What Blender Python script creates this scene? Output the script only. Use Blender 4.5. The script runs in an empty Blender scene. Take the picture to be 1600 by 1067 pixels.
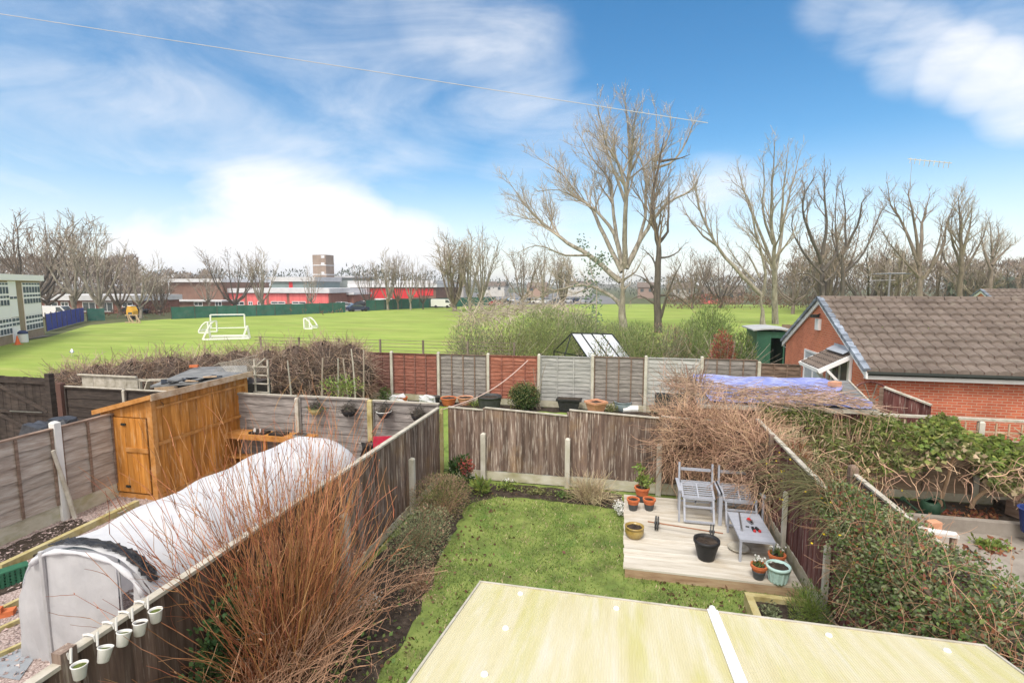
import bpy, math, random
import numpy as np
from mathutils import Vector as V, Matrix
R = random.Random(7)
C = bpy.context.scene.collection
sc = bpy.context.scene
rad = math.radians
# ------------------------------------------------------------------ camera geometry (real metres, camera 4.6 m up at a window)
H = 4.6; F = 800.0; TH = math.atan(88.5/800); PS = math.atan(175/math.hypot(800, 88.5))
def ray(px, py):
    x = (px-800)/F; y = (533.5-py)/F
    f = math.cos(TH)+y*math.sin(TH); u = -math.sin(TH)+y*math.cos(TH)
    return (x*math.cos(PS)-f*math.sin(PS), f*math.cos(PS)+x*math.sin(PS), u)
def G(px, py, z=0.0):
    d = ray(px, py); t = (z-H)/d[2]; return V((d[0]*t, d[1]*t, z))
def aY(px, py, Y):
    d = ray(px, py); t = Y/d[1]; return V((d[0]*t, Y, H+d[2]*t))
def aX(px, py, X):
    d = ray(px, py); t = X/d[0]; return V((X, d[1]*t, H+d[2]*t))
FZ = -0.6                                                     # level of the playing field
cam = bpy.data.cameras.new('camera'); co = bpy.data.objects.new('camera', cam); C.objects.link(co)
cam.sensor_width = 36; cam.lens = 18; cam.clip_start = 0.05; cam.clip_end = 6000
co.location = (0, 0, H); co.rotation_euler = (math.pi/2-TH, 0, PS); sc.camera = co

# ------------------------------------------------------------------ mesh builder
class MB:
    def __init__(s): s.v = []; s.f = []; s.m = []
    def add(s, vs, fs, mi=0):
        b = len(s.v); s.v.extend(vs); s.f.extend([tuple(i+b for i in f) for f in fs]); s.m.extend([mi]*len(fs))
    def fb(s, o, u, n, a, b, z, mi=0, tap=None):
        """box in a frame: a along u, b along n, z up"""
        o = V(o); u = V(u); n = V(n); k = V((0, 0, 1))
        vs = []
        for zz in z:
            for (aa, bb) in ((a[0], b[0]), (a[1], b[0]), (a[1], b[1]), (a[0], b[1])):
                vs.append(tuple(o+u*aa+n*bb+k*zz))
        s.add(vs, [(0, 3, 2, 1), (4, 5, 6, 7), (0, 1, 5, 4), (1, 2, 6, 5), (2, 3, 7, 6), (3, 0, 4, 7)], mi)
    def box(s, x0, x1, y0, y1, z0, z1, mi=0):
        s.fb((0, 0, 0), (1, 0, 0), (0, 1, 0), (x0, x1), (y0, y1), (z0, z1), mi)
    def bar(s, p, q, w, h, mi=0, up=(0, 0, 1)):
        """rectangular bar from p to q, w wide, h deep"""
        p = V(p); q = V(q); t = (q-p).normalized(); up = V(up)
        if abs(t.dot(up)) > .97: up = V((0, 1, 0))
        sd = t.cross(up).normalized(); u2 = sd.cross(t).normalized()
        vs = []
        for c in (p, q):
            for (i, j) in ((-1, -1), (1, -1), (1, 1), (-1, 1)): vs.append(tuple(c+sd*(i*w/2)+u2*(j*h/2)))
        s.add(vs, [(0, 3, 2, 1), (4, 5, 6, 7), (0, 1, 5, 4), (1, 2, 6, 5), (2, 3, 7, 6), (3, 0, 4, 7)], mi)
    def tube(s, pts, rs, n=5, mi=0, cap=True):
        pts = [V(p) for p in pts]
        if not hasattr(rs, '__len__'): rs = [rs]*len(pts)
        t0 = (pts[1]-pts[0]).normalized(); ref = V((0, 0, 1)) if abs(t0.z) < .9 else V((1, 0, 0))
        a = t0.cross(ref).normalized(); vs = []; L = len(pts)
        for i, p in enumerate(pts):
            t = (pts[min(i+1, L-1)]-pts[max(i-1, 0)])
            t = t.normalized() if t.length > 1e-9 else t0
            a = a-t*a.dot(t)
            a = a.normalized() if a.length > 1e-6 else t.orthogonal().normalized()
            b = t.cross(a)
            for k in range(n):
                an = 2*math.pi*k/n; w = a*(math.cos(an)*rs[i])+b*(math.sin(an)*rs[i]); vs.append((p.x+w.x, p.y+w.y, p.z+w.z))
        fs = []
        for i in range(L-1):
            for k in range(n):
                k2 = (k+1) % n; fs.append((i*n+k, i*n+k2, (i+1)*n+k2, (i+1)*n+k))
        if cap: fs.append(tuple(range(n-1, -1, -1))); fs.append(tuple((L-1)*n+k for k in range(n)))
        s.add(vs, fs, mi)
    def lathe(s, prof, c=(0, 0, 0), n=20, mi=0, sx=1, sy=1):
        vs = []; fs = []; L = len(prof)
        for (r, z) in prof:
            for k in range(n):
                an = 2*math.pi*k/n; vs.append((c[0]+r*sx*math.cos(an), c[1]+r*sy*math.sin(an), c[2]+z))
        for i in range(L-1):
            for k in range(n):
                k2 = (k+1) % n; fs.append((i*n+k, i*n+k2, (i+1)*n+k2, (i+1)*n+k))
        s.add(vs, fs, mi)
    def disc(s, c, r, n=20, mi=0, bump=0.0):
        vs = [tuple(c)]
        for rr in (.5, 1):
            for k in range(n):
                an = 2*math.pi*k/n; vs.append((c[0]+r*rr*math.cos(an), c[1]+r*rr*math.sin(an), c[2]+R.uniform(-bump, bump)))
        fs = [(0, 1+k, 1+(k+1) % n) for k in range(n)]+[(1+k, 1+n+k, 1+n+(k+1) % n, 1+(k+1) % n) for k in range(n)]
        s.add(vs, fs, mi)
    def poly(s, pts, mi=0): s.add([tuple(p) for p in pts], [tuple(range(len(pts)))], mi)
    def prism(s, pts, d, mi=0):
        """polygon pts extruded by vector d"""
        d = V(d); n = len(pts); vs = [tuple(V(p)) for p in pts]+[tuple(V(p)+d) for p in pts]
        s.add(vs, [tuple(range(n-1, -1, -1)), tuple(range(n, 2*n))]+[(k, (k+1) % n, n+(k+1) % n, n+k) for k in range(n)], mi)
    def leaf(s, p, sz, mi=0, asp=.5, d=None):
        if d is None:
            d = V((R.gauss(0, 1), R.gauss(0, 1), R.gauss(0, .8)))
        d = d.normalized(); sd = d.cross(V((R.gauss(0, 1), R.gauss(0, 1), R.gauss(0, 1)))).normalized()
        p = V(p); q = p+d*sz; m = p+d*(sz*.45)
        s.add([tuple(p), tuple(m+sd*(sz*asp/2)), tuple(q), tuple(m-sd*(sz*asp/2))], [(0, 1, 2, 3)], mi)
def unit():
    while 1:
        v = V((R.uniform(-1, 1), R.uniform(-1, 1), R.uniform(-1, 1)))
        if .05 < v.length < 1: return v.normalized()

def worldloc(o):
    l = V(o.location)
    while o.parent: o = o.parent; l += o.location
    return l
def obj(name, mb, mats, parent=None, loc=None, smooth=False):
    """ONE mesh object; mb in world coordinates, its origin is moved to the parent's (or to loc)"""
    off = worldloc(parent) if parent is not None else (V(loc) if loc is not None else V((0, 0, 0)))
    me = bpy.data.meshes.new(name)
    vs = mb.v
    if off.length > 0: vs = [(a-off.x, b-off.y, c-off.z) for a, b, c in vs]
    me.from_pydata(vs, [], mb.f)
    if not isinstance(mats, (list, tuple)): mats = [mats]
    for m in mats: me.materials.append(m)
    if len(mats) > 1: me.polygons.foreach_set('material_index', mb.m)
    if smooth: me.polygons.foreach_set('use_smooth', [True]*len(mb.f))
    me.update()
    o = bpy.data.objects.new(name, me); C.objects.link(o)
    if parent is not None: o.parent = parent
    else: o.location = off
    return o
def tag(o, label, cat, group=None, kind=None):
    if label: o['label'] = label
    if cat: o['category'] = cat
    if group: o['group'] = group
    if kind: o['kind'] = kind
    return o
def thing(name, label, cat, loc=(0, 0, 0), group=None):
    o = bpy.data.objects.new(name, None); C.objects.link(o); o.location = loc; o.empty_display_size = .2
    return tag(o, label, cat, group)
def struct(name, mb, m, **k):
    o = obj(name, mb, m, **k); o['kind'] = 'structure'; return o
def dup(root, loc, rz=0, label=None, group=None, scale=1):
    r = root.copy(); C.objects.link(r); r.location = loc; r.rotation_euler = (0, 0, rz); r.scale = (scale,)*3 if not hasattr(scale, '__len__') else scale
    if label: r['label'] = label
    if group: r['group'] = group
    for ch in list(root.children):
        c = ch.copy(); C.objects.link(c); c.parent = r
        for g in list(ch.children):
            d = g.copy(); C.objects.link(d); d.parent = c
    return r

# ------------------------------------------------------------------ materials
def lin(c):
    return tuple((x/12.92 if x <= .04045 else ((x+.055)/1.055)**2.4) for x in (v/255 for v in c))
def M(name, cols, scale=4, st=(1, 1, 1), rough=.85, detail=6, bump=0, isl=0, over=None, spec=.25, metal=0, lo=.3, hi=.7, trans=0, bdist=.01, bscale=None, over2=None, hue=0):
    """noise-mottled colour; cols are linear rgb; isl varies brightness per loose piece; over=(colour, scale, stretch, lo, hi, amount)"""
    m = bpy.data.materials.new(name); m.use_nodes = True; nt = m.node_tree; N = nt.nodes; L = nt.links
    b = N['Principled BSDF']; b.inputs['Roughness'].default_value = rough; b.inputs['Specular IOR Level'].default_value = spec
    b.inputs['Metallic'].default_value = metal
    tc = N.new('ShaderNodeTexCoord')
    def noise(sca, stretch, det=6):
        mp = N.new('ShaderNodeMapping'); mp.inputs['Scale'].default_value = stretch; L.new(tc.outputs['Object'], mp.inputs['Vector'])
        n = N.new('ShaderNodeTexNoise'); n.inputs['Scale'].default_value = sca; n.inputs['Detail'].default_value = det
        n.inputs['Roughness'].default_value = .62
        L.new(mp.outputs['Vector'], n.inputs['Vector']); return n
    if not hasattr(cols[0], '__len__'): cols = [cols]
    if len(cols) > 1:
        n = noise(scale, st, detail); r = N.new('ShaderNodeValToRGB'); e = r.color_ramp.elements
        while len(e) < len(cols): e.new(.5)
        for i, c in enumerate(cols): e[i].position = lo+(hi-lo)*i/(len(cols)-1); e[i].color = (*c, 1)
        L.new(n.outputs['Fac'], r.inputs['Fac']); out = r.outputs['Color']
    else:
        rgb = N.new('ShaderNodeRGB'); rgb.outputs[0].default_value = (*cols[0], 1); out = rgb.outputs[0]
    for ov in (over, over2):
        if ov:
            c, s2, st2, l2, h2, am = ov
            n2 = noise(s2, st2); mr = N.new('ShaderNodeMapRange'); mr.inputs['From Min'].default_value = l2; mr.inputs['From Max'].default_value = h2
            mr.inputs['To Max'].default_value = am; L.new(n2.outputs['Fac'], mr.inputs['Value'])
            mx = N.new('ShaderNodeMix'); mx.data_type = 'RGBA'; L.new(mr.outputs['Result'], mx.inputs['Factor']); L.new(out, mx.inputs['A']); mx.inputs['B'].default_value = (*c, 1)
            out = mx.outputs['Result']
    if isl:
        g = N.new('ShaderNodeNewGeometry'); mr = N.new('ShaderNodeMapRange'); mr.inputs['To Min'].default_value = 1-isl; mr.inputs['To Max'].default_value = 1+isl
        L.new(g.outputs['Random Per Island'], mr.inputs['Value']); hs = N.new('ShaderNodeHueSaturation'); L.new(mr.outputs['Result'], hs.inputs['Value']); L.new(out, hs.inputs['Color'])
        if hue:
            m2 = N.new('ShaderNodeMath'); m2.operation = 'MULTIPLY'; m2.inputs[1].default_value = 7.31; L.new(g.outputs['Random Per Island'], m2.inputs[0])
            fr = N.new('ShaderNodeMath'); fr.operation = 'FRACT'; L.new(m2.outputs[0], fr.inputs[0])
            m3 = N.new('ShaderNodeMapRange'); m3.inputs['To Min'].default_value = .5-hue; m3.inputs['To Max'].default_value = .5+hue; L.new(fr.outputs[0], m3.inputs['Value']); L.new(m3.outputs['Result'], hs.inputs['Hue'])
        out = hs.outputs['Color']
    L.new(out, b.inputs['Base Color'])
    if bump:
        n3 = noise(bscale or scale*3, st, 5); bp = N.new('ShaderNodeBump'); bp.inputs['Strength'].default_value = bump; bp.inputs['Distance'].default_value = bdist
        L.new(n3.outputs['Fac'], bp.inputs['Height']); L.new(bp.outputs['Normal'], b.inputs['Normal'])
    if trans:
        tr = N.new('ShaderNodeBsdfTranslucent'); L.new(out, tr.inputs['Color']); ms = N.new('ShaderNodeMixShader'); ms.inputs[0].default_value = trans
        L.new(b.outputs[0], ms.inputs[1]); L.new(tr.outputs[0], ms.inputs[2]); L.new(ms.outputs[0], N['Material Output'].inputs['Surface'])
    return m
def brick(name, axis, c1, c2, mort, bw=.225, bh=.075):
    m = bpy.data.materials.new(name); m.use_nodes = True; nt = m.node_tree; N = nt.nodes; L = nt.links; b = N['Principled BSDF']; b.inputs['Roughness'].default_value = .9; b.inputs['Specular IOR Level'].default_value = .15
    tc = N.new('ShaderNodeTexCoord'); sp = N.new('ShaderNodeSeparateXYZ'); cb = N.new('ShaderNodeCombineXYZ'); L.new(tc.outputs['Object'], sp.inputs[0])
    L.new(sp.outputs[axis], cb.inputs[0]); L.new(sp.outputs[2], cb.inputs[1])
    t = N.new('ShaderNodeTexBrick'); t.inputs['Scale'].default_value = 1; t.inputs['Brick Width'].default_value = bw; t.inputs['Row Height'].default_value = bh; t.inputs['Mortar Size'].default_value = .008
    t.inputs['Color1'].default_value = (*c1, 1); t.inputs['Color2'].default_value = (*c2, 1); t.inputs['Mortar'].default_value = (*mort, 1); t.inputs['Bias'].default_value = 0
    L.new(cb.outputs[0], t.inputs['Vector'])
    n = N.new('ShaderNodeTexNoise'); n.inputs['Scale'].default_value = 1.3; n.inputs['Detail'].default_value = 6; L.new(tc.outputs['Object'], n.inputs['Vector'])
    hs = N.new('ShaderNodeHueSaturation'); mr = N.new('ShaderNodeMapRange'); mr.inputs['To Min'].default_value = .65; mr.inputs['To Max'].default_value = 1.35; L.new(n.outputs['Fac'], mr.inputs['Value']); L.new(mr.outputs['Result'], hs.inputs['Value']); L.new(t.outputs['Color'], hs.inputs['Color'])
    L.new(hs.outputs['Color'], b.inputs['Base Color'])
    bp = N.new('ShaderNodeBump'); bp.inputs['Strength'].default_value = .4; bp.inputs['Distance'].default_value = .01; L.new(t.outputs['Fac'], bp.inputs['Height']); bp.invert = True; L.new(bp.outputs['Normal'], b.inputs['Normal'])
    return m
HZ = (1, 1, 9); VT = (9, 9, .7)
m_lapgrey = M('grey lap wood', [(.25, .20, .165), (.36, .31, .27), (.47, .43, .39)], 2.2, (1, 1, 8), isl=.22, bump=.4, over=((.20, .12, .085), .9, (1, 1, 2), .5, .7, .7))
m_lapdark = M('dark grey lap wood', [(.13, .115, .11), (.23, .21, .20), (.34, .31, .295)], 2.2, (1, 1, 8), isl=.18, bump=.4, over=((.35, .32, .30), 6, (1, 1, 5), .6, .7, .5))
m_lappale = M('pale grey lap wood', [(.28, .28, .27), (.40, .40, .39), (.52, .51, .50)], 2.0, (1, 1, 7), isl=.12, bump=.3, over=((.30, .29, .20), 1.2, (1, 1, .6), .56, .7, .5))
m_lapsilver = M('silver lap wood', [(.22, .22, .22), (.33, .33, .325), (.44, .43, .42)], 2.0, (1, 1, 7), isl=.14, bump=.3, over=((.24, .21, .17), 1.2, (1, 1, .6), .56, .7, .5))
m_lapred = M('red stained lap wood', [(.14, .055, .04), (.24, .09, .065), (.34, .16, .125)], 2.5, (1, 1, 7), isl=.16, bump=.4, over=((.45, .30, .25), 5, (1, 1, 4), .62, .75, .6))
m_laporange = M('orange stained lap wood', [(.18, .066, .042), (.31, .115, .076), (.41, .19, .14)], 2.5, (1, 1, 7), isl=.15, bump=.4, over=((.5, .33, .27), 5, (1, 1, 4), .62, .75, .5))
m_lapmaroon = M('maroon brown lap wood', [(.10, .045, .035), (.17, .08, .065), (.26, .14, .12)], 2.5, (1, 1, 7), isl=.16, bump=.4)
m_lapbrown = M('brown lap wood', [(.10, .065, .048), (.18, .125, .095), (.26, .19, .15)], 2.5, (1, 1, 7), isl=.16, bump=.4)
m_laptan = M('tan lap wood', [(.19, .13, .085), (.28, .20, .14), (.36, .28, .20)], 2.5, (1, 1, 7), isl=.16, bump=.4)
m_darkwood = M('dark creosoted wood', [(.022, .017, .014), (.045, .035, .03), (.07, .055, .045)], 3, (1, 1, 6), isl=.2, bump=.3)
m_board = M('weathered brown boards', [(.09, .062, .048), (.18, .13, .105), (.29, .225, .185)], 2.0, (6, 6, .5), isl=.3, bump=.5, over=((.46, .40, .34), 5, (7, 7, .5), .57, .68, .7))
m_boarddark = M('dark brown boards', [(.05, .033, .026), (.105, .07, .054), (.165, .12, .095)], 2.0, (6, 6, .5), isl=.35, bump=.5, over=((.40, .34, .29), 5, (7, 7, .5), .58, .70, .5))
m_boardbase = M('weathered brown boards pale', [(.065, .044, .036), (.145, .10, .08), (.25, .19, .155)], 2.0, (6, 6, .5), isl=.3, bump=.5, over=((.52, .46, .40), 4.5, (7, 7, .5), .53, .66, .75), over2=((.30, .19, .08), 1.5, (1, 1, 1), .52, .7, .35))
m_boardred = M('red brown boards', [(.06, .02, .018), (.12, .045, .04), (.18, .09, .08)], 2.0, (6, 6, .5), isl=.3, bump=.5, over=((.42, .36, .32), 5, (8, 8, .5), .56, .68, .7))
m_cap = M('pale capping wood', [(.28, .255, .20), (.41, .38, .32), (.50, .47, .42)], 3, (2, 2, 2), bump=.3, isl=.1)
m_conc = M('concrete post', [(.36, .34, .28), (.48, .46, .40), (.56, .54, .49)], 3, (1, 1, 1), bump=.3, over=((.30, .29, .17), 2, (2, 2, .6), .52, .7, .5))
m_concwhite = M('pale concrete post', [(.55, .55, .54), (.66, .66, .65)], 3, bump=.2)
m_gravelboard = M('mossy concrete board', [(.34, .31, .22), (.48, .45, .36), (.54, .52, .45)], 2.5, (1, 1, 2), bump=.3, over=((.25, .24, .10), 1.5, (1, 1, 2), .5, .68, .6))
m_orange = M('orange stained shed boards', [(.24, .09, .015), (.42, .17, .03), (.52, .24, .06)], 2.0, (5, 5, .5), isl=.22, bump=.35, rough=.6, over=((.20, .085, .02), 1.6, (2, 2, .6), .50, .66, .7), over2=((.55, .36, .20), 3, (5, 5, .6), .56, .68, .55))
m_orangetrim = M('shed trim wood', [(.26, .11, .025), (.42, .19, .05), (.48, .26, .11)], 2.5, (2, 2, 2), isl=.12, bump=.3, rough=.65)
m_rooftrim = M('pale weathered trim', [(.30, .19, .11), (.45, .33, .22), (.52, .42, .33)], 3, (2, 2, 2), bump=.3)
m_felt = M('grey roofing felt', [(.10, .105, .11), (.17, .175, .18), (.24, .24, .24)], 2.5, bump=.4)
m_fleece = M('white fleece cover', [(.67, .68, .72), (.75, .76, .79)], 2.5, rough=.75, bump=.4, trans=.35, bdist=.06, bscale=2.6, spec=.15)
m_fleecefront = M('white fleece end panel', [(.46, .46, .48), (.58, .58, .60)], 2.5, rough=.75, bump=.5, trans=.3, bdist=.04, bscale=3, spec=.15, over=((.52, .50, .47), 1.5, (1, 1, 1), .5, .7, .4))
m_blackplastic = M('black plastic', [(.012, .012, .013), (.03, .03, .032)], 6, rough=.5, bump=.2)
m_blacktape = M('crumpled black sheet', [(.012, .012, .014), (.04, .04, .045)], 9, rough=.45, bump=.8, bdist=.03)
m_bin = M('dark grey plastic', [(.035, .037, .04), (.06, .062, .066)], 5, rough=.55)
m_darkcover = M('dark waterproof cover', [(.025, .027, .032), (.06, .063, .075)], 4, rough=.45, bump=.5, bdist=.03)
m_greycover = M('grey waterproof cover', [(.08, .09, .11), (.15, .165, .20)], 3, rough=.5, bump=.4, bdist=.03)
m_white = M('white paint', [(.74, .74, .74), (.82, .82, .82)], 3, rough=.5)
m_offwhite = M('white enamel', [(.58, .57, .54), (.70, .69, .66)], 9, rough=.35, spec=.5)
m_terra = M('terracotta', [(.42, .11, .04), (.58, .18, .075)], 6, rough=.8, bump=.15)
m_terrapale = M('pale terracotta', [(.50, .24, .14), (.62, .33, .22)], 6, rough=.85)
m_dipgrey = M('grey dipped glaze', [(.045, .05, .055), (.08, .085, .09)], 8, rough=.5)
m_olive = M('ochre glaze', [(.18, .12, .03), (.32, .22, .06), (.36, .28, .11)], 4, rough=.3, spec=.5)
m_mint = M('mint plastic', [(.38, .56, .53), (.52, .68, .65)], 5, rough=.45)
m_bluegrey = M('blue grey glaze', [(.16, .21, .24), (.26, .31, .34)], 5, rough=.4)
m_soil = M('dark soil', [(.018, .013, .010), (.045, .033, .025), (.085, .065, .05)], 9, bump=1, bdist=.03)
m_moss = M('moss', [(.05, .07, .012), (.12, .15, .03)], 25, bump=1)
m_greymetal = M('grey painted metal', [(.30, .32, .37), (.38, .40, .46)], 4, rough=.45, spec=.4)
m_steel = M('dull steel', [(.25, .25, .25), (.4, .4, .4)], 6, rough=.35, metal=.8)
m_rust = M('rusty bar', [(.20, .09, .05), (.34, .17, .10)], 8)
m_redpl = M('red plastic', [(.42, .02, .05), (.52, .04, .08)], 4, rough=.5)
m_redgrip = M('red grip', (.5, .03, .03), rough=.5)
m_deck = M('pale deck boards', [(.38, .34, .28), (.49, .455, .395), (.57, .54, .485)], 1.6, (.8, 7, 7), isl=.1, bump=.3, over=((.36, .28, .18), 1.2, (1, 1.5, 1), .5, .72, .55))
m_deckside = M('deck fascia', [(.24, .15, .09), (.36, .25, .16), (.42, .33, .22)], 2, (1, 4, 6), bump=.3)
m_sleeper = M('green tinged timber', [(.26, .21, .08), (.40, .34, .16), (.46, .42, .25)], 2.5, (2, 2, 2), bump=.3)
m_bark = M('grey green bark', [(.13, .115, .09), (.27, .24, .195), (.40, .37, .315)], 1.2, (3, 3, .8), bump=.4)
m_barkdark = M('dark bark', [(.05, .043, .037), (.10, .085, .072), (.14, .12, .10)], 1.2, (3, 3, .8), bump=.4)
m_barkmid = M('brown bark', [(.10, .08, .06), (.18, .145, .115), (.25, .21, .17)], 1.2, (3, 3, .8), bump=.4)
m_twig = M('pale twigs', [(.27, .225, .18), (.39, .335, .28)], 1, isl=.3)
m_twigdark = M('brown twigs', [(.19, .145, .11), (.29, .23, .18)], 1, isl=.3)
m_bud = M('pale buds', [(.60, .52, .40), (.76, .70, .60)], .5, isl=.35, trans=.25)
m_buddark = M('brown seed heads', [(.22, .17, .12), (.34, .28, .21)], .5, isl=.35, trans=.2)
m_dogwood = M('red brown stems', [(.22, .085, .038), (.37, .16, .072), (.48, .27, .15)], 2.5, isl=.45, rough=.7, hue=.02)
m_dogwood2 = M('tan stems', [(.30, .16, .095), (.48, .30, .20)], 2.5, isl=.35, rough=.7)
m_bramble = M('bramble stems', [(.22, .145, .10), (.36, .255, .19)], 1, isl=.45, hue=.02)
m_brambletip = M('pale bramble tips', [(.28, .21, .16), (.40, .32, .26)], 1, isl=.35, hue=.02)
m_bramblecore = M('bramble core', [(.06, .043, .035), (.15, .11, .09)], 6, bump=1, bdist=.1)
m_vine = M('dry vine stems', [(.32, .19, .12), (.55, .38, .27)], 1, isl=.45, hue=.015)
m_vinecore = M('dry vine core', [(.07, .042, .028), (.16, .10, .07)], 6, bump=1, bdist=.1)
def leafm(n, a, b, isl=.4, hue=.03, tr=.38): return M(n, [a, b], 3, isl=isl, hue=hue, trans=tr, rough=.6)
m_leafdark = leafm('dark leaves', (.035, .07, .02), (.065, .12, .035))
m_leafmid = leafm('mid green leaves', (.10, .155, .045), (.17, .245, .075))
m_leafbright = leafm('yellow green leaves', (.17, .235, .05), (.27, .34, .095))
m_leafgrey = leafm('grey green leaves', (.17, .20, .105), (.27, .29, .165))
m_leafolive = leafm('olive leaves', (.17, .18, .065), (.26, .27, .115))
m_leafhaze = leafm('willowy green leaves', (.17, .23, .08), (.28, .34, .13))
m_leafred = leafm('red leaves', (.32, .06, .05), (.48, .13, .10))
m_leafrust = leafm('rust leaves', (.22, .09, .045), (.32, .14, .075))
m_heather = leafm('heather tips', (.30, .20, .13), (.44, .31, .22))
m_bushpale = leafm('pale feathery leaves', (.25, .29, .11), (.37, .40, .19), .35, .03, .45)
m_straw = leafm('straw blades', (.38, .30, .18), (.54, .45, .30), tr=.2)
m_petal = M('white petals', (.82, .82, .80), rough=.6, trans=.3)
m_yellow = M('yellow petals', (.75, .55, .03), rough=.6, trans=.3)
m_grassblade = leafm('lawn blades', (.13, .205, .038), (.22, .305, .075), isl=.4, hue=.03)
m_glass = M('window glass', [(.05, .06, .07), (.11, .13, .14)], .6, rough=.08, spec=.6)
m_palewin = M('window with pale blind', [(.40, .45, .50), (.52, .56, .60)], 2, rough=.2, spec=.5)
m_greenhouseglass = M('whitened greenhouse glass', [(.36, .39, .43), (.50, .53, .58)], 1.5, rough=.15, spec=.6)
m_blackframe = M('black metal', (.02, .025, .022), rough=.5)

# ------------------------------------------------------------------ sky and sun
w = bpy.data.worlds.new('World'); sc.world = w; w.use_nodes = True
nt = w.node_tree; N = nt.nodes; L = nt.links; bg = N['Background']
SUN_EL, SUN_AZ = 58, 190      # azimuth measured from +Y towards +X
sky = N.new('ShaderNodeTexSky'); sky.sky_type = 'NISHITA'; sky.sun_disc = False; sky.sun_elevation = rad(SUN_EL); sky.sun_rotation = rad(SUN_AZ)
sky.altitude = 50; sky.air_density = 1.0; sky.dust_density = .3; sky.ozone_density = 2.0
tc = N.new('ShaderNodeTexCoord')
def math_(op, a, b=None, c=None, clamp=False):
    n = N.new('ShaderNodeMath'); n.operation = op; n.use_clamp = clamp
    for i, x in enumerate((a, b, c)):
        if x is None: continue
        if isinstance(x, (int, float)): n.inputs[i].default_value = x
        else: L.new(x, n.inputs[i])
    return n.outputs[0]
def nz(scale, st, det=8, ro=.6, dist=0.0):
    mp = N.new('ShaderNodeMapping'); mp.inputs['Scale'].default_value = st; mp.inputs['Rotation'].default_value = (0, rad(25), rad(20)); L.new(tc.outputs['Generated'], mp.inputs['Vector'])
    n = N.new('ShaderNodeTexNoise'); n.inputs['Scale'].default_value = scale; n.inputs['Detail'].default_value = det; n.inputs['Roughness'].default_value = ro; n.inputs['Distortion'].default_value = dist
    L.new(mp.outputs[0], n.inputs['Vector']); return n.outputs['Fac']
wisp = nz(2.6, (.7, 2.0, 3.2), 9, .6, .7); puff = nz(7, (1, 1.3, 1.9), 10, .62)
def blob(px, py, r_in, r_out, amt):
    d = V(ray(px, py)).normalized(); dn = N.new('ShaderNodeVectorMath'); dn.operation = 'DOT_PRODUCT'; L.new(tc.outputs['Generated'], dn.inputs[0]); dn.inputs[1].default_value = d
    mr = N.new('ShaderNodeMapRange'); mr.interpolation_type = 'SMOOTHSTEP'; mr.inputs['From Min'].default_value = math.cos(rad(r_out)); mr.inputs['From Max'].default_value = math.cos(rad(r_in)); mr.inputs['To Max'].default_value = amt
    L.new(dn.outputs['Value'], mr.inputs['Value']); return mr.outputs['Result']
acc = None
for b in ((440, 385, 1, 9, 1.35), (450, 440, 6, 15, 1.3), (360, 400, 1, 9, 1.25), (540, 395, 1, 10, 1.25), (640, 415, 1, 9, 1.1), (270, 415, 1, 8, 1.1), (480, 420, 3, 15, 1.0), (700, 60, 1, 9, .45), (780, 120, 1, 10, .55), (650, 130, 1, 8, .4), (1310, 15, 0, 4.5, .36), (1365, 42, 0, 4.5, .46), (1430, 75, 0, 5, .56), (1490, 98, 0, 4.2, .72), (1545, 122, 0, 4.2, .76), (1610, 150, 0, 5, .78), (1560, 60, 0, 8, .36), (130, 60, 3, 26, .42), (330, 150, 3, 20, .40), (560, 240, 3, 20, .45), (1110, 350, 2, 9, .62), (860, 300, 2, 13, .52), (1330, 350, 2, 8, .40), (40, 320, 3, 16, .45)):
    o = blob(*b); acc = o if acc is None else math_('MAXIMUM', acc, o)
sp = N.new('ShaderNodeSeparateXYZ'); L.new(tc.outputs['Generated'], sp.inputs[0])
hor = N.new('ShaderNodeMapRange'); hor.interpolation_type = 'SMOOTHSTEP'; hor.inputs['From Min'].default_value = .26; hor.inputs['From Max'].default_value = -.03; hor.inputs['To Max'].default_value = .72; L.new(sp.outputs[2], hor.inputs['Value'])
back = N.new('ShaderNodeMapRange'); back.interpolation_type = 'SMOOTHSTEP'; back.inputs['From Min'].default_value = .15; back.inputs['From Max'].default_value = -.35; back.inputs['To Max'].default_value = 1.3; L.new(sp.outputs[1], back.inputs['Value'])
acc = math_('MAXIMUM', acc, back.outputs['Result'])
t = math_('ADD', math_('MULTIPLY', acc, math_('ADD', math_('MULTIPLY', wisp, 1.2), .4)), math_('MULTIPLY', math_('SUBTRACT', wisp, .5), .55)); t = math_('ADD', t, math_('MULTIPLY', math_('SUBTRACT', puff, .5), .32))
cm = N.new('ShaderNodeMapRange'); cm.interpolation_type = 'SMOOTHSTEP'; cm.inputs['From Min'].default_value = .08; cm.inputs['From Max'].default_value = 1.15; L.new(t, cm.inputs['Value'])
mask = math_('MAXIMUM', cm.outputs['Result'], hor.outputs['Result'])
hs = N.new('ShaderNodeHueSaturation'); hs.inputs['Saturation'].default_value = 1.32; hs.inputs['Hue'].default_value = .493; hs.inputs['Value'].default_value = 1.04; L.new(sky.outputs[0], hs.inputs['Color'])
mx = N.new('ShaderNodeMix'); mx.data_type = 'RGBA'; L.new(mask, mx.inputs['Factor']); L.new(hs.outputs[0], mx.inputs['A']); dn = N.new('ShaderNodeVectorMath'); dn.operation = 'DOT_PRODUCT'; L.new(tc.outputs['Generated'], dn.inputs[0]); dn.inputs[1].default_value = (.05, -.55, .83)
ov = N.new('ShaderNodeMapRange'); ov.interpolation_type = 'SMOOTHSTEP'; ov.inputs['From Min'].default_value = .2; ov.inputs['From Max'].default_value = .7; L.new(dn.outputs['Value'], ov.inputs['Value'])   # unseen brighter cloud added overhead and behind as soft fill light
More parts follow.
